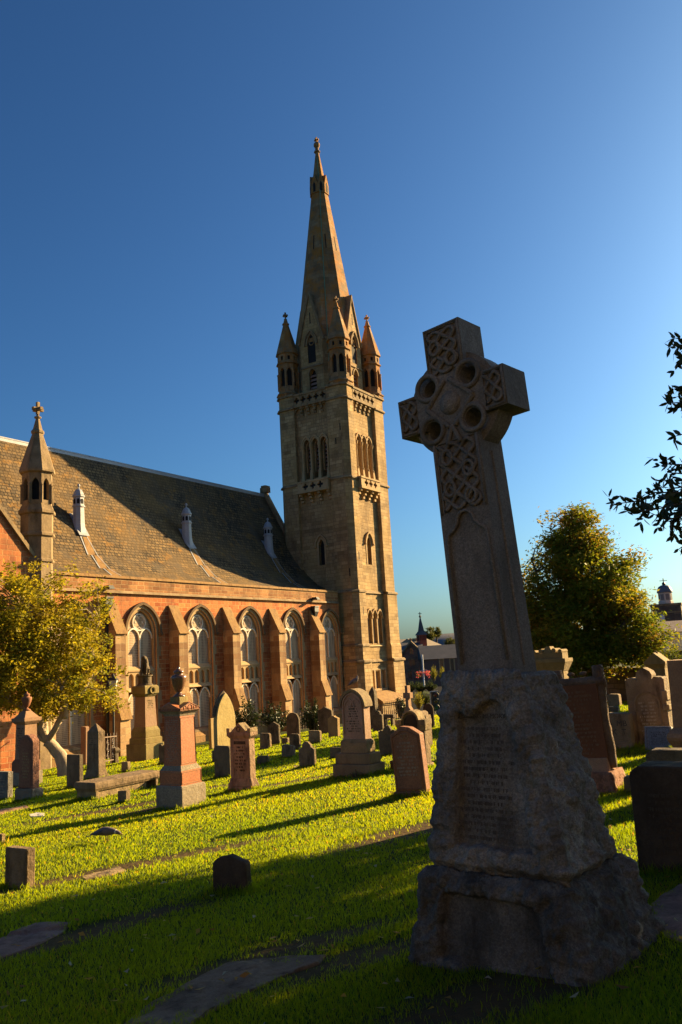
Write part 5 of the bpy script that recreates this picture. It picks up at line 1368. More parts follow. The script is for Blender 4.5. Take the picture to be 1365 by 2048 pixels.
def scallop_right():
    e, w, t, h, dz = place('headstone', 'large brown headstone with three curved lobes and notched lit right edge', 'headstone', (1345, 1488), 1336, 80, 10, group=GH, lean=.02)
    slabmesh('scallop', w, h, t*.8).build('slab', M['sand2'], e, bevel=.015)
    mb = MB(); archband(mb, lambda x, y, zz: (x, y, zz), 0, h*.56, (w*.30, w*.3), (w*.335, w*.335), -t*.4-.02, -t*.4+.01, h*.1); mb.build('arched_moulding', M['sand2'], e)
    rows(w*.46, h*.38, h*.22, 9, -t*.4-.003).build('lettering', M['paleletter'], e)
    mb = MB()
    for z0, z1, d in ((h*.60, h*.72, .03), (h*.48, h*.55, .04)): mb.box(w*.40, w*.5+d, -t*.5, t*.5, z0, z1)
    mb.build('edge_moulding', M['sand1'], e, bevel=.015)
scallop_right()
def gable_pedestal():
    e, w, t, h, dz = place('headstone', 'golden gabled pedestal rising behind the large three-lobed headstone', 'headstone', (1346, 1450), 1303, 42, 9, group=GH)
    mb = MB(); mb.box(-w*.42, w*.42, -t*.42, t*.42, 0, h*.78); mb.build('slab', M['goldstone'], e, bevel=.01)
    mb = MB(); mb.frus((0, 0), w*.84, t*.84, h*.78, w, t*1.1, h*.84); mb.prism([(-w*.52, -t*.6, h*.84), (w*.52, -t*.6, h*.84), (w*.52, -t*.6, h*.87), (0, -t*.6, h*.99), (-w*.52, -t*.6, h*.87)], [(-w*.52, t*.6, h*.84), (w*.52, t*.6, h*.84), (w*.52, t*.6, h*.87), (0, t*.6, h*.99), (-w*.52, t*.6, h*.87)]); mb.ball((0, 0, h*.985), w*.09, 8); mb.build('gabled_cap', M['goldstone'], e)
gable_pedestal()
headstone('round-topped brown headstone cut by the right edge above the moulded base', (1392, 1447), 1352, 40, 4, 'segment', 'sand2')
headstone('blue-grey granite plaque sloping at the foot of the three-lobed headstone', (1346, 1499), 1454, 56, 5, 'square', 'bluestone', leanx=-.25, nrow=7, letter='cutletter', frame=True)
def red_moulded():
    e, w, t, h, dz = place('headstone', 'red sandstone monument base with bulging moulding at the right edge', 'headstone', (1425, 1506), 1457, 88, 20, group=GH)
    mb = MB(); mb.loops([[(x*k, y*k, z_) for x, y in ((-w/2, -t/2), (w/2, -t/2), (w/2, t/2), (-w/2, t/2))] for k, z_ in ((.8, 0), (.8, h*.35), (.86, h*.45), (.97, h*.6), (1, h*.7), (.96, h*.82), (.8, h*.95), (.72, h), (.7, h*1.5), (.66, h*3.2))]); mb.build('moulded_base', M['pinkstone'], e, smooth=False)
red_moulded()
headstone('blue-grey slab half hidden behind the celtic cross plinth', (1183, 1574), 1490, 36, 4, 'flat', 'bluestone')
headstone('low kerb block between the rough red block and black headstone', (1277, 1588), 1553, 28, 6, 'square', 'dark1')
headstone('dark square headstone directly behind the large black headstone', (1410, 1600), 1502, 108, 8, 'flat', 'dark1', nrow=4)
headstone('large black rounded headstone in shade at the right edge', (1445, 1745), 1533, 166, 14, 'flat', 'blacky', nrow=9, letter='paleletter2' if False else 'cutletter')
# -- near foreground
headstone('small black rounded stub headstone on shaded foreground grass', (494, 1787), 1712, 67, 11, 'segment', 'blacky', lean=.0)
headstone('short square mossy headstone stub at the lower left', (52.5, 1777), 1697, 44, 18, 'square', 'sand2', lean=-.03)
headstone('sliver of pale stone cut by the left edge above the mossy stub', (3, 1692), 1668, 14, 3, 'flat', 'sand1')
# ================================================================== CELTIC CROSS
BX = np.array([.7954, 5.0376, -.1214]); PSI, LEAN = .7279, .0571
croot = empty('celtic_cross', (BX[0], BX[1], -1.62), -PSI, 'tall grey granite celtic cross with carved knotwork on rough-hewn stacked blocks', 'celtic cross')
BZ = BX[2]+1.62
def bool_mesh(base, ops):
    o = bpy.data.objects.new('tmp', base); COL.objects.link(o); tmp = [o]
    for kind, me in ops:
        q = bpy.data.objects.new('tmp', me); COL.objects.link(q); tmp.append(q)
        md_ = o.modifiers.new('b', 'BOOLEAN'); md_.operation = kind; md_.object = q; md_.solver = 'EXACT'
    dg = bpy.context.evaluated_depsgraph_get(); dg.update()
    me = bpy.data.meshes.new_from_object(o.evaluated_get(dg))
    for q in tmp: bpy.data.objects.remove(q)
    return me
ZC = 1.675; TH = .26
mb = MB(); o_ = [(-.192, -.12), (-.172, 1.5475), (-.404, 1.5475), (-.404, 1.8023), (-.140, 1.8023), (-.140, 2.207), (.140, 2.207), (.140, 1.8023), (.404, 1.8023), (.404, 1.5475), (.172, 1.5475), (.192, -.12)]
mb.prism([(x, 0, z) for x, z in o_], [(x, TH, z) for x, z in o_])
ops = []
d = MB(); n = 64; d.prism([(.336*math.cos(6.28319*i/n), .045, ZC+.336*math.sin(6.28319*i/n)) for i in range(n)], [(.336*math.cos(6.28319*i/n), TH-.045, ZC+.336*math.sin(6.28319*i/n)) for i in range(n)])
ops.append(('UNION', d.mesh('d')))
HOLES = [(s*.152, ZC+q*.142) for s in (-1, 1) for q in (-1, 1)]
for hx, hz in HOLES:
    d = MB(); d.prism([(hx+.060*math.cos(6.28319*i/24), -.2, hz+.060*math.sin(6.28319*i/24)) for i in range(24)], [(hx+.060*math.cos(6.28319*i/24), .6, hz+.060*math.sin(6.28319*i/24)) for i in range(24)])
    ops.append(('DIFFERENCE', d.mesh('h')))
def panel_pts(in_):
    a = .135-in_; zt = .93
    pts = [(-a-.012, .07+in_), (-a, zt-.14)]
    pts += [(-a+.06-.06*math.cos(q), zt-.14+.06*math.sin(q)+.02) for q in (.5, 1.0, 1.45)]
    r = .062; pts += [(-r*math.cos(q), zt-.02+r*1.1*math.sin(q)) for q in [math.pi*i/8 for i in range(9)]]
    pts += [(a-.06+.06*math.cos(q), zt-.14+.06*math.sin(q)+.02) for q in (1.45, 1.0, .5)]
    return pts+[(a, zt-.14), (a+.012, .07+in_)]
d = MB(); pp = panel_pts(0); d.prism([(x, -.1, z) for x, z in pp], [(x, .014, z) for x, z in pp]); ops.append(('DIFFERENCE', d.mesh('p')))
for x0, x1, z0, z1 in ((-.143, .143, .985, 1.43), (-.113, .113, 1.87, 2.183), (-.382, -.255, 1.572, 1.778), (.255, .382, 1.572, 1.778)):
    d = MB(); d.box(x0, x1, -.1, .013, z0, z1); ops.append(('DIFFERENCE', d.mesh('q')))
me = bool_mesh(mb.mesh('shaft'), ops); me.name = 'cross_shaft'; me.materials.clear(); add_uv(me)
shaft = link('cross_shaft', me, M['greygranite'], croot); shaft.location = (0, 0, BZ); shaft.rotation_euler = (0, -LEAN, 0)
bv = shaft.modifiers.new('bevel', 'BEVEL'); bv.width = .006; bv.segments = 2; bv.limit_method = 'ANGLE'; bv.angle_limit = R(40)
# knotwork in relief on the front (tubes half sunk in the face)
kn = MB()
def strand(f, n, r=.0165, closed=False, amp=.006):
    pts = []
    for i in range(n):
        x, z, s = f(i/(n-1) if not closed else i/n); pts.append((x, -.004-amp*s, z))
    kn.tube(pts, r, 7, closed)
def plait(x0, x1, z0, z1, nx, nz, r, along_x=False):
    # true interlace: diagonal straps of an nx-by-nz grid turned back at the edges, passing over and under
    cw_, ch_ = (x1-x0)/nx, (z1-z0)/nz
    L_ = math.gcd(nx, nz)
    for start in range(0, 2*nx, 2):
        pts = []; n = 2*nx*nz//L_
        if start >= 2*L_: break
        for i in range(n*4):
            t = i/4.0; a = (start+t) % (2*nx); b = t % (2*nz)
            a = a if a <= nx else 2*nx-a; b = b if b <= nz else 2*nz-b
            rx = cw_*.5; 
            x = x0+cw_*a; z = z0+ch_*b
            x = min(max(x, x0+r*.9), x1-r*.9); z = min(max(z, z0+r*.9), z1-r*.9)
            pts.append(np.array((x, 0.002-.007*math.cos(math.pi*t), z)))
        P_ = np.array(pts); P_ = (np.roll(P_, 1, 0)+2*P_+np.roll(P_, -1, 0))/4
        kn.tube([tuple(p) for p in P_], r, 7, True)
plait(-.143, .143, .985, 1.43, 5, 8, .0138)
plait(-.113, .113, 1.87, 2.183, 4, 7, .0122)
for s in (-1, 1): plait(min(s*.255, s*.382), max(s*.255, s*.382), 1.572, 1.778, 3, 4, .0118)
for cx, cz in ((-.075, 1.13), (.075, 1.23), (-.07, 1.33), (.07, 1.06), (-.06, 2.06), (.055, 1.96)):
    strand(lambda t: (cx+.036*math.cos(6.2832*t), cz+.045*math.sin(6.2832*t), .6), 30, .012, True)
for hx, hz in HOLES:           # collars round the holes and straps between
    strand(lambda t: (hx+.082*math.cos(6.2832*t), hz+.082*math.sin(6.2832*t), 0), 40, .017, True)
for s in (-1, 1):
    strand(lambda t: (s*(.02+.155*t), ZC+.155-.155*t, .6*math.sin(6.28*t)), 16, .018); strand(lambda t: (s*(.02+.155*t), ZC-.155+.155*t, -.6*math.sin(6.28*t)), 16, .018)
    strand(lambda t: (s*(.0+.05*t), ZC-.15-.12*t, .5), 10, .016)
kn.build('knotwork', M['greygranite'], shaft, smooth=True)
bd = MB()
for pts in ([(-.163, .98), (-.159, 1.44)], [(.163, .98), (.159, 1.44)], [(-.128, 1.87), (-.128, 2.195), (.128, 2.195), (.128, 1.87)],
            [(-.27, 1.79), (-.392, 1.79), (-.392, 1.56), (-.27, 1.56)], [(.27, 1.79), (.392, 1.79), (.392, 1.56), (.27, 1.56)]):
    bd.tube([(x, -.001, z) for x, z in pts], .009, 6)
bd.tube([(x, -.001, z) for x, z in panel_pts(-.012)], .011, 6)
bd.build('raised_border', M['greygranite'], shaft, smooth=True)
bs = MB(); bs.lathe([(.001, .035), (.04, .030), (.065, .018), (.078, .0), (.08, -.02)], 28)
bs.v = [(x, -z, ZC+y) for x, y, z in bs.v]; bs.build('boss', M['greygranite'], shaft, smooth=True)
sp_ = MB(); sp_.box(TH-.001 if False else .186, .2, .12, .15, 0, 1.36)
sd = MB(); sd.tube([(.193, .125, .02), (.176, .125, 1.33)], .010, 6); sd.tube([(.176, .10, 1.33), (.176, .10, 1.30)], .004, 5); sd.build('side_rib', M['greygranite'], shaft)
# rough plinth, upper block with a sunk inscription panel
def in_panel(u, w, u0, u1, w0, w1, seed):
    du = min(u-u0, u1-u); dw = min(w-w0, w1-w)
    return min(du*1.2, dw)+.018*mnoise.noise((u*9, w*9, seed))+.01*mnoise.noise((u*27, w*27, seed))
def dis_u(p, k, nrm):
    u, v, w = k; r_ = .050*rockn(p, 1.9, 2)+.02-.045*sstep(.05, .0, w)
    if v < .01:
        e = in_panel(u, w, .16, .80, .13, .83+.05*math.sin(min(1, max(0, (u-.16)/.64))*6.2+3.6), 5); f = sstep(-.008, .010, e)
        lump = .04*sstep(.1, -.1, e)
        return (r_*.9+lump)*(1-f)-.03*f
    if w > .99: return .4*r_
    return r_*1.25
def dis_l(p, k, nrm):
    u, v, w = k; r_ = .060*rockn(p, 1.7, 9)+.025-.03*sstep(.93, 1, w)
    if v < .01:
        e = in_panel(u, w, .15, .80, .24+.10*math.sin(u*8), .84, 11); f = sstep(-.012, .022, e)
        return (r_+.02)*(1-f)-.015*f
    if w > .99: return .5*r_
    return r_*1.3
ub = [(-.285, -.205, .425), (.525, -.205, .425), (.50, .42, .425), (-.27, .46, .425)]; ut = [(-.195, -.09, 1.475), (.275, -.09, 1.475), (.275, .31, 1.475), (-.19, .31, 1.475)]
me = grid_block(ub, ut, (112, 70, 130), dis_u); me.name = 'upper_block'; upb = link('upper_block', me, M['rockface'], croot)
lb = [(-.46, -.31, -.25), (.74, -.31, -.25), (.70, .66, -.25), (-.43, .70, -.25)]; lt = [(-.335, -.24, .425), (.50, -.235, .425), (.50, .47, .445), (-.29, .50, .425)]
me = grid_block(lb, lt, (112, 80, 76), dis_l); me.name = 'base_block'; lob = link('base_block', me, M['rock_dirt_shade'], croot)
# inscription, tilted with the battered face
tl = math.atan2(.11, .94)
ins = empty('tmp', (0, 0, 0)); bpy.data.objects.remove(ins)
t1 = text(['IN LOVING MEMORY OF'], .037, 0, 0, 0, M['cutletter'], upb)
r2 = rows(.40, .62, -.66, 17, 0, .85); r2.v = [(p[0]*1.0, p[1], p[2]) for p in r2.v]
r2o = r2.build('lettering', M['cutletter2'] if 'cutletter2' in M else M['cutletter'], upb)
for q in (t1, r2o):
    q.rotation_euler = (-tl, 0, 0); q.location = (.045, -.1515+.0235, 1.245)

# ================================================================== FOLIAGE
def leaves(centres, spread, per, size, pal, seed=0, flat=.6, ratio=.45, shade=None):
    r = np.random.default_rng(seed); n = len(centres)*per
    c = np.repeat(centres, per, 0)
    p = c+r.normal(0, 1, (n, 3))*np.array([spread, spread, spread*.75])
    a = r.normal(0, 1, (n, 3)); a[:, 2] *= flat; a /= np.linalg.norm(a, axis=1)[:, None]
    q = r.normal(0, 1, (n, 3)); b = np.cross(a, q); b /= np.linalg.norm(b, axis=1)[:, None]
    s = (size*r.uniform(.45, 1.55, n))[:, None]
    V = np.stack([p-a*s, p+b*s*ratio-a*s*.1, p+a*s, p-b*s*ratio-a*s*.1], 1)
    pal = np.array(pal); ci = np.repeat(r.integers(0, len(pal), len(centres)), per); li = r.integers(0, len(pal), n)
    C = pal[ci]*.6+pal[li]*.4; C = C*r.uniform(.75, 1.25, (n, 1))
    return V.reshape(-1, 3), np.arange(n*4).reshape(-1, 4), np.repeat(C, 4, 0)
def in_ellipsoids(ells, n, seed, shell=.35):
    r = np.random.default_rng(seed); out = []
    vol = np.array([e[3]*e[4]*e[5] for e in ells]); ks = r.choice(len(ells), n*3, p=vol/vol.sum())
    for k in ks:
        d = r.normal(0, 1, 3); d /= np.linalg.norm(d); rad = r.uniform(shell**3, 1)**(1/3)
        e = ells[k]; p = np.array(e[:3])+d*rad*np.array(e[3:6])
        # lumpy outline
        if mnoise.noise(Vector(p*.9+seed)) < -.18 and rad > .55: continue
        out.append(p)
        if len(out) >= n: break
    return np.array(out)
def tree(name, label, cat, base, trunk, limbs, ells, ncl, per, spread, size, pal, bark='bark', group=None, seed=1, mat='leaf', twig=.012, shell=.35, ratio=.45, lean=None):
    root = empty(name, tuple(base), 0, label, cat, group); base = np.array(base)
    mb = MB(); nodes = []
    for pts, rr in [trunk]+limbs:
        pts = [np.array(p, float) for p in pts]; P_ = []; R_ = []
        for i in range(len(pts)-1):
            for k in range(5):
                f = k/5; q = pts[i]*(1-f)+pts[i+1]*f; P_.append(q+np.array([mnoise.noise(tuple(q*1.3+seed)), mnoise.noise(tuple(q*1.3+seed+9)), 0])*min(.10, rr[i]*.9)); R_.append(rr[i]*(1-f)+rr[i+1]*f)
        P_.append(pts[-1]); R_.append(rr[-1])
        mb.tube([tuple(p-base) for p in P_], R_, 9); nodes += [(p, q) for p, q in zip(P_[3:], R_[3:])]
    cl = in_ellipsoids(ells, ncl, seed, shell)
    npos = np.array([n_[0] for n_ in nodes])
    for c in cl[::2]:
        i = int(np.argmin(np.linalg.norm(npos-c, axis=1)+.0)); a = npos[i]; m_ = (a+c)/2+np.array([0, 0, .1*np.linalg.norm(c-a)])+np.random.default_rng(int(abs(c[0]*1000))).normal(0, .05, 3)
        mb.tube([tuple(a-base), tuple(m_-base), tuple(c-base)], [twig*1.7, twig*1.2, twig*.6], 4)
    mb.build('trunk', M[bark], root, smooth=True, fix=False)
    V, F, C = leaves(cl-base, spread, per, size, pal, seed, ratio=ratio)
    npmesh('crown', V, [F], C, M[mat], root)
    return root
# --- leaning tree at the left
b0 = at(133, 1527, 33.5); b0[2] = gz(b0[0], b0[1]); DT = 33.5; k = DT/1680
P = lambda x, y, dd=0: at(x, y, DT+dd)
E_ = lambda x, y, rx, ry, dd=0, rd=None: [*P(x, y, dd), rx*k, (rd or rx)*k, ry*k]
tree('leaning_tree', 'small leaning tree with pale trunk and yellow-green leaves beside the church wall', 'tree', b0,
     ([b0-np.array([0, 0, .15]), P(122, 1510), P(108, 1494), P(92, 1482)], [.32, .23, .21, .19]),
     [([P(92, 1482), P(80, 1455), P(84, 1420, -.3), P(70, 1370, -.3), P(60, 1300), P(55, 1220)], [.15, .13, .11, .09, .07, .04]),
      ([P(92, 1482), P(110, 1455, -.4), P(126, 1425, -.6), P(160, 1395, -.5), P(190, 1340, -.4)], [.12, .11, .09, .07, .04]),
      ([P(88, 1478), P(92, 1440, .5), P(100, 1390, .8), P(120, 1330, .8), P(130, 1250, .6)], [.12, .10, .09, .07, .04]),
      ([P(128, 1436, -.6), P(130, 1400, -.9), P(124, 1372, -.9)], [.11, .09, .08]),
      ([P(92, 1482), P(78, 1476), P(66, 1462)], [.10, .09, .07]),
      ([P(60, 1420, -.3), P(20, 1400, -.3), P(-40, 1350)], [.11, .08, .04]),
      ([P(110, 1360, .8), P(150, 1330, .5), P(176, 1300, .3), P(200, 1240, .2)], [.07, .06, .04, .02])],
     [E_(60, 1270, 105, 110), E_(0, 1300, 110, 140), E_(120, 1330, 95, 95), E_(175, 1370, 62, 62), E_(40, 1190, 70, 62), E_(-60, 1280, 90, 140), E_(190, 1270, 36, 62), E_(150, 1180, 46, 36), E_(40, 1385, 130, 52), E_(222, 1395, 42, 36), E_(225, 1330, 36, 50), E_(205, 1225, 34, 44), E_(140, 1160, 34, 26), E_(110, 1405, 80, 30), E_(150, 1260, 60, 70)],
     600, 95, .19, .064, [(.28, .24, .018), (.36, .29, .02), (.20, .20, .018), (.42, .31, .028), (.14, .16, .018), (.32, .26, .018)], 'barkpale', seed=3, mat='leaf', twig=.014, shell=.1)
# --- rowan at the right
bR = G(1195, 1425); bR = at(1190, 1400, 34.0); bR[2] = gz(bR[0], bR[1]); DT = 34.0; k = DT/1680
tree('rowan_tree', 'large rowan tree with orange-tinged leaves and red berries behind the right-hand graves', 'tree', bR,
     ([bR-np.array([0, 0, .2]), P(1188, 1330), P(1184, 1280)], [.36, .30, .26]),
     [([P(1184, 1280), P(1170, 1220), P(1160, 1140), P(1150, 1060)], [.2, .15, .10, .04]), ([P(1184, 1285), P(1120, 1240, -.5), P(1080, 1180, -.5), P(1065, 1120)], [.18, .13, .08, .03]),
      ([P(1184, 1285), P(1220, 1230, .5), P(1225, 1150, .6), P(1200, 1080)], [.18, .13, .09, .03]), ([P(1186, 1290), P(1240, 1260, -.6), P(1280, 1210, -.5)], [.16, .10, .04]),
      ([P(1186, 1295), P(1250, 1290, -.8), P(1300, 1280, -.8)], [.14, .09, .04]), ([P(1184, 1290), P(1120, 1290, .5), P(1070, 1270, .5)], [.14, .09, .04])],
     [E_(1145, 1090, 60, 72), E_(1180, 1150, 92, 85), E_(1090, 1190, 52, 80), E_(1245, 1200, 50, 72), E_(1180, 1250, 118, 80), E_(1275, 1275, 60, 50), E_(1060, 1230, 36, 60), E_(1085, 1280, 62, 70), E_(1150, 1310, 90, 40), E_(1210, 1110, 46, 48), E_(1120, 1120, 44, 56), E_(1230, 1310, 66, 30)],
     720, 110, .24, .078, [(.11, .15, .016), (.15, .18, .018), (.20, .20, .02), (.09, .13, .016), (.25, .19, .02), (.13, .16, .016), (.26, .12, .022), (.18, .20, .017)], 'bark', seed=5, twig=.02, shell=.2, ratio=.35)
# --- evergreen tree just outside the frame, its branches hang into the right edge; two more shade the foreground
def sprig(Vs, Cs, pts, step, L, r, pal, droop=.3):
    pts = [np.array(p, float) for p in pts]
    for a, b in zip(pts, pts[1:]):
        n = max(1, int(np.linalg.norm(b-a)/step)); d = (b-a)/np.linalg.norm(b-a)
        for i in range(n+1):
            p = a+(b-a)*i/n
            for s in (-1, 1):
                side = np.cross(d, r.normal(0, 1, 3)); side /= np.linalg.norm(side)
                ax = d*.55+side*.9*s+np.array([0, 0, -droop*r.uniform(.2, 1.3)]); ax /= np.linalg.norm(ax)
                bx = np.cross(ax, r.normal(0, 1, 3)); bx /= np.linalg.norm(bx); l = L*r.uniform(.7, 1.25); w = l*.20
                nn = np.cross(ax, bx)*l*.12; Vs.append([p, p+ax*l*.3+bx*w*.85, p+ax*l*.65+bx*w*.8-nn*.5, p+ax*l-nn, p+ax*l*.65-bx*w*.8-nn*.5, p+ax*l*.3-bx*w*.85]); Cs += [np.array(pal[r.integers(len(pal))])]*6
rr_ = np.random.default_rng(21)
bT = np.array([6.1, 8.6, 0]); bT[2] = gz(6.1, 8.6)
darkpal = [(.028, .045, .014), (.04, .055, .018), (.022, .036, .012)]
DN = 8.2
Q = lambda x, y, dd=0: at(x, y, DN+dd)
ells = [[6.1, 8.7, 1.4, 1.9, 1.9, 2.2], [6.5, 8.4, 3.2, 1.6, 1.7, 1.5], [6.0, 8.0, .6, 1.7, 1.6, 1.3], [5.6, 9.4, 2.0, 1.2, 1.2, 1.8]]
big = tree('evergreen_tree', 'glossy dark evergreen branches hanging in from the right edge against the sky', 'tree', bT,
     ([bT-np.array([0, 0, .1]), bT+np.array([0, 0, 1.2]), bT+np.array([.1, 0, 2.8]), bT+np.array([.2, -.1, 5.0])], [.20, .16, .12, .04]),
     [([bT+np.array([0, 0, 2.2]), np.array([5.2, 8.2, 1.0]), np.array([4.1, 8.0, 1.35])], [.08, .05, .02]), ([bT+np.array([0, 0, 2.9]), np.array([5.1, 8.5, 2.0]), np.array([4.4, 8.2, 2.7])], [.07, .045, .02]), ([bT+np.array([.1, 0, 3.2]), np.array([6.9, 8.0, 2.6])], [.06, .02])],
     ells, 330, 56, .20, .078, darkpal, 'bark', seed=9, mat='leafdark', twig=.012, shell=.15, ratio=.32)
Vs, Cs = [], []; tw = MB()
hang = [[(1420, 975), (1365, 985), (1310, 985), (1270, 1003), (1230, 1008)], [(1420, 990), (1370, 1005), (1330, 1015), (1290, 1022), (1255, 1022)], [(1420, 985), (1365, 975), (1330, 960), (1312, 962)],
        [(1420, 1000), (1370, 1030), (1335, 1040), (1300, 1025)], [(1420, 940), (1370, 930), (1336, 928), (1334, 920)], [(1420, 950), (1375, 948), (1335, 945)], [(1420, 980), (1375, 1020), (1345, 1050)],
        [(1420, 700), (1370, 690), (1340, 694)], [(1420, 690), (1372, 680), (1350, 676)], [(1420, 740), (1370, 720), (1355, 728)], [(1420, 770), (1370, 775), (1348, 778)], [(1420, 800), (1368, 805), (1338, 806)], [(1420, 815), (1370, 812), (1350, 818)],
        [(1420, 870), (1375, 866), (1352, 872)], [(1420, 1085), (1375, 1088), (1358, 1098)], [(1420, 1010), (1380, 1000), (1340, 995), (1310, 1005)], [(1420, 1015), (1375, 1012), (1345, 1030), (1320, 1040)], [(1420, 970), (1385, 965), (1350, 985)], [(1420, 1000), (1390, 1015), (1360, 1040)], [(1420, 960), (1375, 990), (1352, 1005)], [(1420, 1040), (1385, 1035), (1362, 1020)]]
for i, h_ in enumerate(hang):
    dd = rr_.uniform(-.5, .5); p_ = [Q(x, y, dd) for x, y in h_]
    tw.tube([tuple(p-bT) for p in p_], [.012, .009]+[.006]*(len(p_)-3)+[.003], 4) if len(p_) > 2 else None
    sprig(Vs, Cs, [p-bT for p in p_[1 if len(p_) > 3 else 0:]], .036, .10, rr_, darkpal)
    for p in p_[1:]: sprig(Vs, Cs, [p-bT, p-bT+rr_.normal(0, .07, 3)], .04, .10, rr_, darkpal)
[q.build('twig', M['bark'], big) for q in split_mb(tw, .0)]
V = np.array(Vs).reshape(-1, 3)
npmesh('hanging_sprays', V, [np.arange(len(V)).reshape(-1, 6)], np.array(Cs), M['leafdark'], big)
def offframe(x, y, zc, rx, rz, ncl, seed, label):
    b = np.array([x, y, gz(x, y)])
    tree('shade_tree', label, 'tree', b, ([b-np.array([0, 0, .1]), b+np.array([0, 0, zc-b[2]-rz*.5]), b+np.array([.2, 0, zc-b[2]+rz*.7])], [.26, .2, .05]), [([b+np.array([0, 0, zc-b[2]-rz*.5]), np.array([x-rx*.5, y, zc+rz*.2])], [.12, .03]), ([b+np.array([0, 0, zc-b[2]-rz*.4]), np.array([x+rx*.5, y+.5, zc])], [.12, .03])],
         [[x, y, zc, rx, rx, rz], [x-.3*rx, y+.2*rx, zc-.3*rz, rx*.7, rx*.7, rz*.6]], ncl, 62, .30, .12, darkpal, 'bark', group='trees outside the frame on the right', seed=seed, mat='leafdark', twig=.02, shell=.1)
SHADE = [(10.9, 15.6, 5.0, 2.5, 2.3, 380, 31), (14.5, 13.0, 6.2, 2.6, 2.6, 420, 32), (9.6, 6.0, 2.2, 2.2, 2.2, 330, 33), (12.0, 4.0, 3.2, 2.6, 2.6, 300, 34)]
for a_ in SHADE: offframe(*a_, 'dark leafy tree standing outside the right edge and shading the foreground')

# --- shrubs against the church wall
def shrub(label, px, py, rpx, hpx, seed, pal=None, D=None, spiky=True, name='shrub', grp='dark shrubs along the church wall', ncl=70):
    b = G(px, py) if D is None else at(px, py, D)
    if D is not None: b[2] = min(b[2], max(b[2]-3, gz(b[0], b[1]))) if False else b[2]
    D_ = math.hypot(b[0], b[1]); r = rpx*D_/1680; h = hpx*D_/1680
    root = empty(name, tuple(b-np.array([0, 0, .05])), 0, label, 'shrub', grp)
    g = np.random.default_rng(seed); pal = pal or [(.022, .036, .012), (.035, .05, .016), (.05, .06, .02)]
    mb = MB(); Vs, Cs = [], []
    for i in range(ncl):
        th = g.uniform(0, 6.283); rad = r*g.uniform(.1, 1)**.7; hh = h*g.uniform(.45, 1.05)*(1-.45*(rad/r)**2)
        p0 = np.array([.15*rad*math.cos(th), .15*rad*math.sin(th), 0]); p1 = np.array([rad*math.cos(th), rad*math.sin(th), hh]); pm = (p0+p1)/2+np.array([0, 0, .12*h])
        if i % 3 == 0: mb.tube([tuple(p0), tuple(pm), tuple(p1)], [.03, .02, .008], 4)
        sprig(Vs, Cs, [pm, p1], h*.035, min(h*.085, .16) if spiky else min(h*.06, .14), g, pal, -.1 if spiky else .1)
        sprig(Vs, Cs, [p0+np.array([0, 0, .1*h]), pm], h*.06, min(h*.09, .16), g, pal, 0)
    mb.build('stems', M['bark'], root)
    V = np.array(Vs).reshape(-1, 3); npmesh('foliage', V, [np.arange(len(V)).reshape(-1, 6)], np.array(Cs), M['leafdark'] if spiky else M['leaf'], root)
    return root
shrub('dark conifer shrub between the red pedestal and yellow pointed headstone', 402, 1478, 26, 95, 41)
shrub('wide spiky dark shrub behind the flaking pedimented headstone', 494, 1476, 34, 78, 42)
shrub('dark spreading shrub below the fourth buttress left of a mottled headstone', 552, 1470, 34, 66, 43)
shrub('dark shrub beneath the last buttress before the tower', 628, 1464, 32, 66, 44)
shrub('small dark wind-blown bush by the tower plinth railing', 803, 1436, 14, 42, 45)
shrub('low green weed growing beside the table tomb', 293, 1592, 12, 14, 46, [(.10, .15, .02), (.14, .17, .03)], spiky=False, grp=None, ncl=24)
shrub('tuft of long grass at the step of the pigeon headstone', 712, 1556, 14, 22, 47, [(.11, .15, .02), (.16, .18, .03)], grp=None, ncl=30)

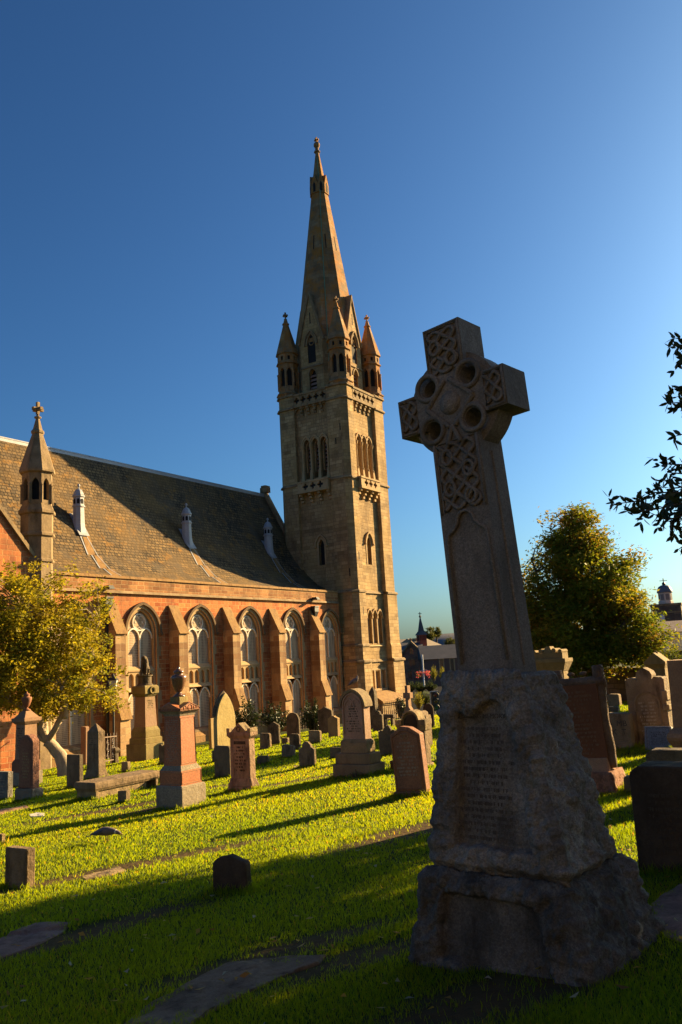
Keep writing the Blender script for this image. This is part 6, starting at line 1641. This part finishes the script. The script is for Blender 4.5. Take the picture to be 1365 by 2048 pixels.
# ================================================================== BIRDS
def bird(label, pos, rz, s, pose):
    e = empty('pigeon', tuple(pos), rz, label, 'pigeon')
    if pose == 'feed':
        spine = [(-.22, 0, .085), (-.16, 0, .095), (-.10, 0, .110), (-.04, 0, .120), (.03, 0, .122), (.09, 0, .120), (.14, 0, .112), (.175, 0, .100), (.20, 0, .090), (.212, 0, .085)]
        rad = [.010, .022, .040, .056, .058, .046, .029, .026, .021, .008]; hd = (.19, 0, .092); bk = (.255, 0, .062); tail = (-.16, .095)
    else:
        spine = [(-.18, 0, .03), (-.13, 0, .06), (-.08, 0, .10), (-.02, 0, .135), (.04, 0, .165), (.075, 0, .19), (.09, 0, .225), (.095, 0, .255), (.10, 0, .275), (.103, 0, .285)]
        rad = [.010, .024, .044, .060, .062, .050, .034, .028, .024, .008]; hd = (.10, 0, .262); bk = (.155, 0, .255); tail = (-.13, .06)
    mb = MB(); mb.tube([tuple(c*s for c in p) for p in spine], [r*s for r in rad], 12); mb.build('body', M['birdgrey'], e, smooth=True)
    mb = MB()
    for q in (-1, 1):
        a = spine[4]; b = spine[1]; mb.loops([[tuple(np.array((b[0]+(a[0]-b[0])*f, q*w, b[2]+(a[2]-b[2])*f+z))*s) for w, z in ((.02+.045*math.sin(math.pi*min(1, f*.95+.05)), .01+.03*f), (.03+.04*math.sin(math.pi*min(1, f*.9+.1)), -.02+.01*f), (.018, -.01))] for f in (0, .25, .5, .75, 1)])
    mb.build('wings', M['birdwing'], e, smooth=True)
    mb = MB(); tx, tz = tail; mb.hexa([tuple(np.array(p)*s) for p in ((tx, -.02, tz-.006), (tx, .02, tz-.006), (tx-.11, .03, tz-.045), (tx-.11, -.03, tz-.045))], [tuple(np.array(p)*s) for p in ((tx, -.02, tz+.008), (tx, .02, tz+.008), (tx-.11, .03, tz-.038), (tx-.11, -.03, tz-.038))]); mb.build('tail', M['birdwing'], e)
    mb = MB(); mb.tube([tuple(np.array(hd)*s+np.array([.012*s, 0, 0])), tuple(np.array(bk)*s)], [.010*s, .002*s], 6); mb.build('beak', M['birdbeak'], e)
    mb = MB(); c = spine[6]; mb.loops([[tuple((np.array(c)+np.array([dx, r_*math.cos(a), r_*math.sin(a)]))*s) for a in [6.283*i/12 for i in range(12)]] for dx, r_ in ((-.008, rad[6]+.004), (.012, rad[6]+.001))]); mb.build('neck_patch', M['birdwhite'], e)
    for q in (-1, 1):
        mb = MB(); mb.tube([(.01*s, q*.022*s, spine[4][2]*s-.05*s), (.015*s, q*.022*s, .004)], .005*s, 5)
        for t_ in (-.5, 0, .5): mb.tube([(.015*s, q*.022*s, .004), (.045*s*math.cos(t_), q*.022*s+.045*s*math.sin(t_), .003)], .003*s, 4)
        mb.build('leg', M['birdbeak'], e)
M['birdgrey'] = plain('grey_plumage', (.16, .13, .14), .8); M['birdwing'] = plain('dark_plumage', (.075, .065, .07), .8); M['birdbeak'] = plain('horn', (.28, .13, .08), .6); M['birdwhite'] = plain('white_plumage', (.7, .66, .62), .8)
bird('wood pigeon pecking at sunlit grass at the lower left', G(212, 1684)+np.array([0, 0, .015]), R(-8), 1.0, 'feed')
pw = pig_e.matrix_basis@Vector((0, 0, pig_z+.02))
bird('pigeon perched upright on top of the arched pink headstone', pw, R(-10), .72, 'perch')

# ================================================================== IRONWORK BY THE CHURCH
def railing(label, p0, p1, h, n, scroll=False, name='railing', cat='railing'):
    a, b = np.array(p0), np.array(p1); c = (a+b)/2; L = np.linalg.norm(b-a); rz = math.atan2(b[1]-a[1], b[0]-a[0])
    e = empty(name, tuple(c), rz, label, cat); dz = (b[2]-a[2])/L
    mb = MB()
    for i in range(n+1):
        x = -L/2+L*i/n; z = dz*x; mb.box(x-.014, x+.014, -.014, .014, z, z+h)
        mb.frus((x, 0), .028, .028, z+h, .004, .004, z+h+.07)
    mb.build('bars', M['rust'], e)
    for q in (.12, .9):
        mb = MB(); mb.hexa([(-L/2, -.02, h*q-dz*L/2), (L/2, -.02, h*q+dz*L/2), (L/2, .02, h*q+dz*L/2), (-L/2, .02, h*q-dz*L/2)], [(-L/2, -.02, h*q+.04-dz*L/2), (L/2, -.02, h*q+.04+dz*L/2), (L/2, .02, h*q+.04+dz*L/2), (-L/2, .02, h*q+.04-dz*L/2)]); mb.build('rail', M['rust'], e)
    if scroll:
        mb = MB()
        for s in (-1, 1):
            for zc in (.28, .5, .72): mb.tube([(s*L*.2+.14*(1-t/14)*math.cos(t*.75)*s, 0, h*zc+.16*(1-t/14)*math.sin(t*.75)) for t in range(14)], .013, 4)
        mb.build('scrollwork', M['palepaint'], e)
M['rust'] = plain('rusty_iron', (.16, .10, .065), .7); M['palepaint'] = plain('faded_paint', (.42, .36, .30), .7)
railing('iron railing behind the leaning tree below the church window', G(62, 1536), G(137, 1524), 1.05, 14)
railing('scrolled iron gate panel below the church wall beside a lamp post', G(209, 1531), G(234, 1526), 1.25, 4, True, 'iron_gate', 'gate')
railing('rusty railing at the foot of the second buttress', G(300, 1508), G(330, 1504), 1.0, 8)
railing('low iron railing under the last nave windows', G(588, 1462), G(668, 1452), .95, 16)
railing('low black railing in front of the tower plinth', G(752, 1456), G(806, 1450), 1.0, 14)
# small orange timber hut at the left edge
b_ = G(14, 1512); e = empty('timber_hut', tuple(b_), -YAW, 'small hut with orange boarded wall and pale roof edge at the left edge', 'hut'); k = math.hypot(*b_[:2])/1680
mb = MB()
for i in range(10): mb.box(-2.4+i*.27, -2.4+i*.27+.255, -.9, 1.2, -.5, 50*k)
mb.build('boarded_wall', M['orangewood'] if 'orangewood' in M else plain('orange_boards', (.50, .22, .03), .6), e)
mb = MB(); mb.hexa([(-2.6, -1.2, 50*k), (.6, -1.2, 50*k), (.6, 1.4, 50*k), (-2.6, 1.4, 50*k)], [(-2.6, -1.1, 62*k), (.55, -1.1, 62*k), (.55, 1.3, 68*k), (-2.6, 1.3, 68*k)]); mb.build('roof', M['pinkstone'], e)

# lamp post with lantern in front of the church
b_ = G(228, 1520); D_ = math.hypot(*b_[:2]); H = ray(228, 1347)[2]*D_-b_[2]
e = empty('lamp_post', tuple(b_), 0, 'black lamp post with glazed lantern half hidden by the leaning tree', 'lamp post')
mb = MB(); mb.lathe([(.11, 0), (.11, .5), (.06, .6), (.05, H*.72), (.05, H*.76), (.09, H*.78), (.04, H*.80)], 10); mb.tube([(-.35, 0, H*.70), (.45, 0, H*.70)], .022, 6); mb.build('post', M['iron'], e)
mb = MB(); mb.frus((0, 0), .22, .22, H*.80, .40, .40, H*.92); lan = mb.build('lantern_glass', plain('milky_glass', (.62, .60, .55), .2), e)
mb = MB()
for sx in (-1, 1):
    for sy in (-1, 1): mb.tube([(sx*.11, sy*.11, H*.80), (sx*.20, sy*.20, H*.92)], .016, 4)
mb.frus((0, 0), .46, .46, H*.92, .12, .12, H*.97); mb.frus((0, 0), .12, .12, H*.97, .06, .06, H); mb.box(-.13, .13, -.13, .13, H*.79, H*.802); mb.build('lantern_frame', M['iron'], e)

# ================================================================== STREET AND TOWN BEYOND
ST = -7.2
M['asphalt'] = stone('asphalt', (.035, .035, .037), (.05, .05, .05), sc=1, bump=.2, rough=1.0, spec=0.0)
def quadstrip(name, pts, mat, kind='structure'):
    mb = MB(); mb.add(pts, [tuple(range(len(pts)))]); return tag(mb.build(name, mat), kind=kind)
quadstrip('road', [(2, 79, ST+.02), (110, 79, ST+.02), (110, 196, ST+.02), (2, 196, ST+.02)], M['asphalt'])
def traffic_light(label, px, pyt, pyb, D, rz):
    p = at(px, pyt, D); s = (pyb-pyt)*D/1680*1.02; base_z = gz(p[0], p[1])
    e = empty('traffic_light', (p[0], p[1], base_z), rz, label, 'traffic light', 'traffic lights at the junction'); H = p[2]-base_z
    mb = MB(); mb.tube([(0, .16, 0), (0, .16, H)], .06, 8); mb.build('pole', M['greymetal'], e)
    mb = MB(); mb.box(-s*.24, s*.24, .06, .09, H-s, H); bb = mb.build('backing_board', M['whitepaint'], e)
    mb = MB(); mb.box(-s*.19, s*.19, -.1, .058, H-s*.97, H-s*.03)
    for i in range(3):
        z = H-s*(.2+.3*i); mb.tube([(s*.14*math.cos(a), -.22, z+s*.13*math.sin(a)) for a in [math.pi*(-.1+1.2*i_/8) for i_ in range(9)]], .015, 4)
        for a in (0.2, 1.0, 1.57, 2.14, 2.9): mb.tube([(s*.135*math.cos(a), -.1, z+s*.125*math.sin(a)), (s*.14*math.cos(a), -.22, z+s*.13*math.sin(a))], .03, 4)
    mb.build('signal_head', M['iron'], e)
    for i, c in enumerate(((.10, .012, .01), (.10, .06, .01), (.01, .08, .03))):
        z = H-s*(.2+.3*i); mb = MB(); mb.lathe([(s*.11, 0), (s*.09, .02), (.001, .03)], 14); mb.v = [(x, -.1-zz, z+y) for x, y, zz in mb.v]; mb.build('signal_lens', plain('lens_%d' % i, c, .2), e)
M['greymetal'] = plain('grey_metal', (.33, .32, .30), .5); M['whitepaint'] = plain('white_paint', (.75, .73, .70), .5)
traffic_light('leftmost traffic light with dark face seen from behind the graves', 869, 1382, 1420, 58, R(25))
traffic_light('middle traffic light with white edged backing board above grave tops', 890, 1380, 1416, 55, R(-50))
traffic_light('rightmost traffic light partly hidden by the celtic cross plinth', 903, 1370, 1404, 60, R(-50))
# teal parked car below the railing
p = at(880, 1446, 47); e = empty('parked_car', (p[0], p[1], p[2]-1.25), R(20), 'teal parked car whose rounded roof shows left of the celtic cross', 'car')
mb = MB(); mb.loops([[(x, y, z) for y, z in ((-.86, .3), (-.88, .75), (-.82, .9), (.82, .9), (.88, .75), (.86, .3))] for x in (-2.0, -1.0, 1.0, 2.0)]); mb.build('body', M['teal'] if 'teal' in M else plain('teal_paint', (.012, .09, .10), .25, spec=.6), e, bevel=.1)
mb = MB(); mb.loops([[(x*w_, y*w_, z) for x, y in [(1.35*math.cos(a)*(1.0 if abs(math.cos(a)) > .5 else 1), .80*math.sin(a)) for a in [6.283*i/20 for i in range(20)]]] for w_, z in ((1.05, .88), (.95, 1.15), (.80, 1.38), (.45, 1.46))]); mb.build('cabin', plain('teal_roof', (.015, .11, .12), .25, spec=.6), e, smooth=True)
for sx in (-1.25, 1.25):
    for sy in (-.8, .8):
        mb = MB(); mb.lathe([(.2, -.1), (.32, -.1), (.32, .1), (.2, .1)], 16); mb.v = [(sx+x, sy+z, .32+y) for x, y, z in mb.v]; mb.build('wheel', M['iron'], e)
# red rubble house with gable, 200 m away
def HB(D): return lambda px, py: at(px, py, D)
M['redhouse'] = masonry('red_house_rubble', (.27, .115, .075), (.34, .17, .115), (.27, .2, .15), .8, .3, .03, .05)
M['farslate'] = stone('far_slate', (.075, .08, .095), (.11, .11, .125), sc=.6, bump=.2)
M['tanslate'] = stone('tan_roof', (.30, .24, .17), (.36, .29, .21), sc=.5, bump=.2)
D = 205.0; k = D/1680
def loc(px, py, D=205.0): q = at(px, py, D); return q
g0 = loc(827, 1358); zb = ST-.5; e = empty('gabled_house', (g0[0], g0[1], zb), R(-6), 'red stone house with steep gable and slate roof beyond the junction', 'house')
zz = lambda py: loc(827, py)[2]-zb
X0, X1 = -20*k, 23*k
mb = MB(); T = lambda x, y, z: (x, y, z)
def gab(x): return zz(1310)+(zz(1284)-zz(1310))*(1-min(1, abs(x-0)/(21*k)))
pierced(mb, T, X0, X1, 0, gab, [], .4)
mb.add([(X1, 0, 0), (X1, 14, 0), (X1, 14, zz(1310)), (X1, 0, zz(1310))], [(0, 1, 2, 3)]); mb.add([(X0, 0, 0), (X0, 14, 0), (X0, 14, zz(1310)), (X0, 0, zz(1310))], [(0, 1, 2, 3)])
mb.build('wall', M['redhouse'], e)
mb = MB()
for s, xe in ((-1, X0-.4), (1, X1+.4)): mb.add([(xe, -.4, zz(1312)), (0, -.4, zz(1283)), (0, 14, zz(1283)), (xe, 14, zz(1312))], [(0, 1, 2, 3)])
mb.build('roof', M['farslate'], e)
mb = MB()
for xe in (X0-.3, X1+.3): mb.tube([(xe, -.45, zz(1311)), (0, -.45, zz(1283))], .28, 5)
mb.tube([(0, -.4, zz(1283)), (0, -.4, zz(1276))], .18, 5); mb.box(-.5, .5, -.5, -.3, zz(1280), zz(1278.6)); mb.build('skew', M['dressed_dark'], e)
def win(parent, x, z0, z1, w, arched=False):
    mb = MB(); mb.box(x-w, x+w, -.06, .05, z0, z1)
    if arched: archfill(mb, T, x, z1, z1, w, w*1.2, -.06)
    f = mb.build('window', M['pane'], parent)
    mb = MB(); mb.box(x-w*1.35, x+w*1.35, -.12, .02, z1+.01, z1+.35) if not arched else archband(mb, T, x, z1, (w, w*1.2), (w*1.4, w*1.6), -.12, .02)
    mb.box(x-.07, x+.07, -.1, -.061, z0, z1); mb.build('lintel', M['dressed_dark'], f)
win(e, 0, zz(1308), zz(1300), 3.0*k, True)
for x in (-4.0, 0, 4.0): win(e, x*k, zz(1331), zz(1319), 1.6*k)
for x in (-6, 9): win(e, x*k, zz(1356), zz(1342), 3.2*k)
# spirelet of red louvres with a slated cap behind the house
s0 = loc(844, 1282, 230); k2 = 230/1680; e = empty('clock_spirelet', (s0[0], s0[1], ST), R(20), 'red louvred turret with steep slated spire on the hall roof', 'turret')
z2 = lambda py: loc(844, py, 230)[2]-ST
mb = MB(); w_ = 15*k2; mb.box(-w_/2, w_/2, -w_/2, w_/2, z2(1300), z2(1270)); mb.build('louvred_stage', plain('red_louvres', (.40, .075, .035), .6), e)
mb = MB()
for i in range(5): mb.box(-w_/2+w_*(.12+.19*i), -w_/2+w_*(.12+.19*i)+w_*.07, -w_/2-.05, w_/2+.05, z2(1281), z2(1271.5)); mb.box(-w_/2-.05, w_/2+.05, -w_/2+w_*(.12+.19*i), -w_/2+w_*(.12+.19*i)+w_*.07, z2(1281), z2(1271.5))
mb.build('louvre_slots', M['void'], e)
mb = MB(); 
for a, za, b, zb_ in ((w_*1.28, 1270, w_*.62, 1262), (w_*.62, 1262, .25, 1236)): mb.frus((0, 0), a, a, z2(za), b, b, z2(zb_))
mb.build('slated_spire', M['farslate'], e)
mb = MB(); mb.tube([(0, 0, z2(1237)), (0, 0, z2(1224))], .12, 5); mb.ball((0, 0, z2(1233)), .35, 8); mb.box(-.5, .5, -.05, .05, z2(1227.5), z2(1226.5)); mb.build('weathervane', M['iron'], e)
def house(label, px0, px1, pyb, pye, pyr, D, depth, wall, roofm, rz=0, chim=(), wins=()):
    c = at((px0+px1)/2, pyb, D); e = empty('house', (c[0], c[1], ST-.4), rz, label, 'house'); k = D/1680; w = (px1-px0)*k/2
    z = lambda py: at((px0+px1)/2, py, D)[2]-(ST-.4)
    mb = MB(); mb.box(-w, w, 0, depth, 0, z(pye)); mb.build('wall', wall, e)
    mb = MB(); mb.prism([(-w-.4, -.5, z(pye)+.003), (-w-.4, depth+.5, z(pye)+.003), (-w-.4, depth/2, z(pyr))], [(w+.4, -.5, z(pye)+.003), (w+.4, depth+.5, z(pye)+.003), (w+.4, depth/2, z(pyr))]); rf = mb.build('roof', roofm, e)
    for cx, pt, cwid in chim: mb = MB(); x = (cx-(px0+px1)/2)*k; mb.box(x-cwid*k/2, x+cwid*k/2, depth*.3, depth*.6, z(pye), z(pt)); mb.box(x-cwid*k/2-.2, x+cwid*k/2+.2, depth*.3-.2, depth*.6+.2, z(pt), z(pt)+.4); mb.build('chimney', M['dressed'], rf)
    for wx, y0, y1, ww in wins:
        mb = MB(); x = (wx-(px0+px1)/2)*k; mb.box(x-ww*k/2, x+ww*k/2, -.06, .04, z(y0), z(y1)); f = mb.build('window', M['pane'], e)
        mb = MB()
        for s in (-1, 1): mb.box(x+s*ww*k*.6-.14, x+s*ww*k*.6+.14, -.1, .03, z(y0), z(y1)+.3)
        mb.box(x-ww*k*.6, x+ww*k*.6, -.11, .03, z(y1)+.02, z(y1)+.3); mb.build('surround', M['dressed'], f)
    return e
house('long slate roofed wing stepping back behind the red gabled house', 800, 850, 1345, 1306, 1284, 222, 16, M['redhouse'], M['farslate'])
house('low dark walled house with slate roof and tall windows next to the red gable', 850, 925, 1350, 1317, 1289, 196, 14, M['browneave'] if 'browneave' in M else plain('brown_wall', (.16, .10, .075), .9), M['farslate'], R(0), (), ((885.5, 1343, 1319, 7), (906, 1343, 1319, 7)))
house('sunlit tan roofed hall with stone chimney behind the slate roofed house', 848, 890, 1330, 1292, 1274, 240, 14, M['dressed'], M['tanslate'], R(35), ((857, 1277, 10),))
house('far pale ridge roof behind the red turret', 796, 846, 1330, 1289, 1277, 262, 14, M['dressed_dark'], M['tanslate'])
b_ = at(848, 1357, 180); e = empty('lamp_column', (b_[0], b_[1], ST), 0, 'white lamp column with pink flower baskets before the red house', 'lamp post'); k = 180/1680
zt = at(848, 1309, 180)[2]-ST
mb = MB(); mb.tube([(0, 0, 0), (0, 0, zt)], .17, 8); mb.tube([(-.9, 0, zt*.55), (.9, 0, zt*.55)], .06, 5); mb.build('column', M['whitepaint'], e)
for s in (-1, 1):
    c = np.random.default_rng(5+s).normal(0, 1, (14, 3))*np.array([.35, .35, .28])+np.array([s*.95, 0, zt*.55-.75])
    V, F, C = leaves(c, .16, 14, .14, [(.45, .05, .12), (.55, .10, .18), (.10, .12, .03), (.5, .18, .2)], 6+s); npmesh('flower_basket', V, [F], C, M['leaf'], e)
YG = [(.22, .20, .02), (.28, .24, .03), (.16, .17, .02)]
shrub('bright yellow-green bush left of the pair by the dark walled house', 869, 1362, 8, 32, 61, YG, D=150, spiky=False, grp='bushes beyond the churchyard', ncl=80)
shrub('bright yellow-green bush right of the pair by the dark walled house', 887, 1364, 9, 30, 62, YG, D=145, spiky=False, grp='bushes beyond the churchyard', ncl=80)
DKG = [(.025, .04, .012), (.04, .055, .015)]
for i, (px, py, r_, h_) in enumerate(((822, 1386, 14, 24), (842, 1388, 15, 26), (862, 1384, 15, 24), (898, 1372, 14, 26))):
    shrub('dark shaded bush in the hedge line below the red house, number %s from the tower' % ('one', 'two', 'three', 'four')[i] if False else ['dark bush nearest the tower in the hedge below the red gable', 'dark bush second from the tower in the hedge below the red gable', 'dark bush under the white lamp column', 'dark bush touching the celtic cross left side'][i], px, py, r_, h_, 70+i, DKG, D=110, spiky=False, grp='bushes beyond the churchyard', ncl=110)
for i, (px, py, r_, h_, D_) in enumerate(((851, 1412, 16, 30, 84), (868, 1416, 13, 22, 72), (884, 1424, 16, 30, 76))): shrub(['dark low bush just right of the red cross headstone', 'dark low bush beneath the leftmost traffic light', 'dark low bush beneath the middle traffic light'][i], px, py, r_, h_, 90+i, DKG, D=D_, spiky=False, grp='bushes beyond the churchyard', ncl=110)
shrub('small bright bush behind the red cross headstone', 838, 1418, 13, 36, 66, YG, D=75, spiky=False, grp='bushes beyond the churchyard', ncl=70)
shrub('ivy covered bush catching sun at the right edge', 1352, 1372, 34, 76, 67, [(.07, .09, .015), (.12, .13, .02), (.05, .07, .014)], D=30, spiky=False, grp=None, ncl=150)
# far trees
def fartree(label, px, py, rpx, hpx, D, seed, pal):
    b = at(px, py, D); b[2] = ST; k = D/1680; zt = at(px, py-hpx, D)[2]; r = rpx*k; zc = zt-r*1.05
    tree('far_tree', label, 'tree', b, ([b, np.array([b[0], b[1], zc])], [.4, .25]), [([np.array([b[0], b[1], zc-r*.5]), np.array([b[0]+r*.4, b[1], zc+r*.3])], [.2, .06])],
         [[b[0], b[1], zc, r, r, r*1.15], [b[0]-r*.5, b[1], zc-r*.5, r*.7, r*.7, r*.7], [b[0]+r*.5, b[1], zc-r*.6, r*.7, r*.7, r*.7]], 90, 40, r*.16, r*.10, pal, group='trees behind the town roofs', seed=seed, twig=.03)
FG = [(.035, .05, .014), (.06, .07, .018), (.09, .085, .02)]
fartree('round-topped far tree just right of the red turret', 860, 1290, 11, 35, 300, 81, FG)
fartree('taller far tree beside the round-topped one behind the tan roof', 875, 1292, 9, 38, 310, 82, FG)
fartree('low far tree meeting the celtic cross shaft', 902, 1295, 11, 19, 320, 83, FG)
# hill
mb = MB(); rings = []
for i in range(40):
    x = -500+i*65; zt = 20+70*math.exp(-((x-560)/260)**2)+34*math.exp(-((x-250)/240)**2)+14*math.exp(-((x-1400)/500)**2); rings.append([(x, 4000, -60), (x, 4300, zt), (x, 5200, zt*.8), (x, 5600, -60)])
mb.loops(rings, True); tag(mb.build('hills', stone('heather_hill', (.13, .14, .16), (.18, .18, .20), sc=.01, bump=.1), smooth=True), kind='structure')
mb = MB(); hx = at(903, 1275, 4300); mb.tube([(hx[0], 4300, hx[2]-8), (hx[0], 4300, hx[2]+16)], 1.2, 5); tag(mb.build('radio_mast', M['greymetal']), 'thin mast standing on the distant hill', 'mast')
# church with cupola and slated building at the far right
D = 150.0; k = D/1680; c = at(1350, 1350, D); e = empty('cupola_church', (c[0], c[1], ST), R(-24), 'dark brick tower with white drum and lead dome at the right edge', 'church')
z3 = lambda py: at(1350, py, D)[2]-ST
w_ = 52*k; mb = MB(); mb.box(-w_/2, w_/2, -w_/2, w_/2, 0, z3(1211)); mb.build('tower', masonry('dark_rubble', (.10, .075, .06), (.15, .11, .085), (.11, .09, .07), .7, .3, .02, .05), e)
mb = MB(); mb.box(-w_*.53, w_*.53, -w_*.53, w_*.53, z3(1211), z3(1207)); mb.box(-w_*.515, w_*.515, -w_*.515, w_*.515, z3(1226), z3(1223)); mb.build('cornice', M['dressed_dark'], e)
T_ = lambda x, y, z: (x, -w_/2-.05, z); mb = MB(); archfill(mb, T_, -w_*.15, z3(1245), z3(1232), 4*k, 4*k, 0); mb.build('window', M['whitepaint'], e)
mb = MB(); mb.lathe([(13.2*k, z3(1207)), (13.2*k, z3(1202)), (12.2*k, z3(1201)), (12.2*k, z3(1184))], 8); dr = mb.build('drum', plain('cream_drum', (.62, .50, .42), .7), e)
mb = MB()
for i in range(8):
    a = (i+.5)*math.pi/4; n_ = (math.cos(a), math.sin(a)); t_ = (-n_[1], n_[0]); r_ = 12.2*k*math.cos(math.pi/8)+.04
    T_ = lambda x, y, z: (n_[0]*r_+t_[0]*x, n_[1]*r_+t_[1]*x, z)
    archfill(mb, T_, 0, z3(1199), z3(1187), 3.2*k, 0, 0)
mb.build('drum_louvres', plain('grey_louvres', (.22, .18, .17), .7), dr)
mb = MB(); mb.lathe([(14*k, z3(1184)), (14*k, z3(1182.5)), (13*k, z3(1178)), (10.5*k, z3(1172)), (6*k, z3(1169)), (1*k, z3(1168))], 16); mb.build('dome', plain('lead_dome', (.13, .14, .17), .5), e, smooth=True)
mb = MB(); mb.tube([(0, 0, z3(1168)), (0, 0, z3(1155))], .08, 5); mb.ball((0, 0, z3(1166)), .3, 8); mb.box(-.6, .6, -.04, .04, z3(1160), z3(1159)); mb.build('weathervane', M['iron'], e)
house('long building with sunlit slate roof below the cupola tower', 1298, 1470, 1330, 1262, 1237, 110, 12, M['dressed_dark'], stone('pinkish_slate', (.20, .15, .13), (.26, .2, .17), sc=.6), R(-20))
house('near dark slate roof below the sunlit roof at the right edge', 1306, 1480, 1350, 1300, 1262, 75, 10, M['dressed_dark'], masonry('near_dark_slate', (.06, .06, .07), (.09, .09, .10), (.03, .03, .035), .5, .35, .03, .01), R(-20))
# churchyard boundary wall at the right
a = at(1090, 1340, 40); b = at(1420, 1330, 33); za = min(gz(a[0], a[1]), gz(b[0], b[1]))
c = (a+b)/2; L = math.hypot(*(b-a)[:2]); e = empty('boundary_wall', (c[0], c[1], za-.3), math.atan2(b[1]-a[1], b[0]-a[0]), 'dark rubble churchyard wall in shade beneath the rowan tree', 'wall')
h_ = at(1230, 1342, 36)[2]-za+.3
mb = MB(); mb.box(-L/2, L/2, -.25, .25, 0, h_); mb.build('wall', masonry('dark_boundary_rubble', (.10, .08, .06), (.16, .125, .10), (.08, .07, .055), .6, .22, .02, .08), e)
mb = MB(); mb.box(-L/2, L/2, -.3, .3, h_, h_+.12); mb.build('coping', M['dark1'], e, bevel=.03)

# older church on the mound, unseen; added to bounce warm light onto shaded stones
zb = gz(-3, -14)-.3; e = empty('bounce_church', (-4, -13, zb), 0, 'unseen sandstone church added behind the viewpoint to bounce warm light', 'church')
mb = MB(); T = lambda x, y, z: (x, -y, z)
pierced(mb, T, -17, 15, 0, 8.5, [(-13+5.2*i, .9, 1.6, 4.6, 1.3) for i in range(6)], .4)
mb.add([(-17, 0, 0), (-17, -12, 0), (-17, -12, 8.5), (-17, 0, 8.5)], [(0, 1, 2, 3)]); mb.add([(15, 0, 0), (15, -12, 0), (15, -12, 8.5), (15, 0, 8.5)], [(0, 1, 2, 3)]); mb.add([(-17, -12, 0), (15, -12, 0), (15, -12, 8.5), (-17, -12, 8.5)], [(0, 1, 2, 3)])
mb.build('wall', masonry('bounce_church_rubble', (.21, .175, .12), (.31, .26, .18), (.25, .22, .16), .6, .28, .016, .04, stain=(.13, .11, .08)), e)
for i in range(6):
    mb = MB(); archfill(mb, T, -13+5.2*i, 1.6, 4.6, .9, 1.3, .35); mb.build('window', M['pane'], e)
mb = MB(); mb.prism([(-17.4, .5, 8.503), (-17.4, -12.5, 8.503), (-17.4, -6, 14)], [(15.4, .5, 8.503), (15.4, -12.5, 8.503), (15.4, -6, 14)]); mb.build('roof', M['farslate'], e)

grass()
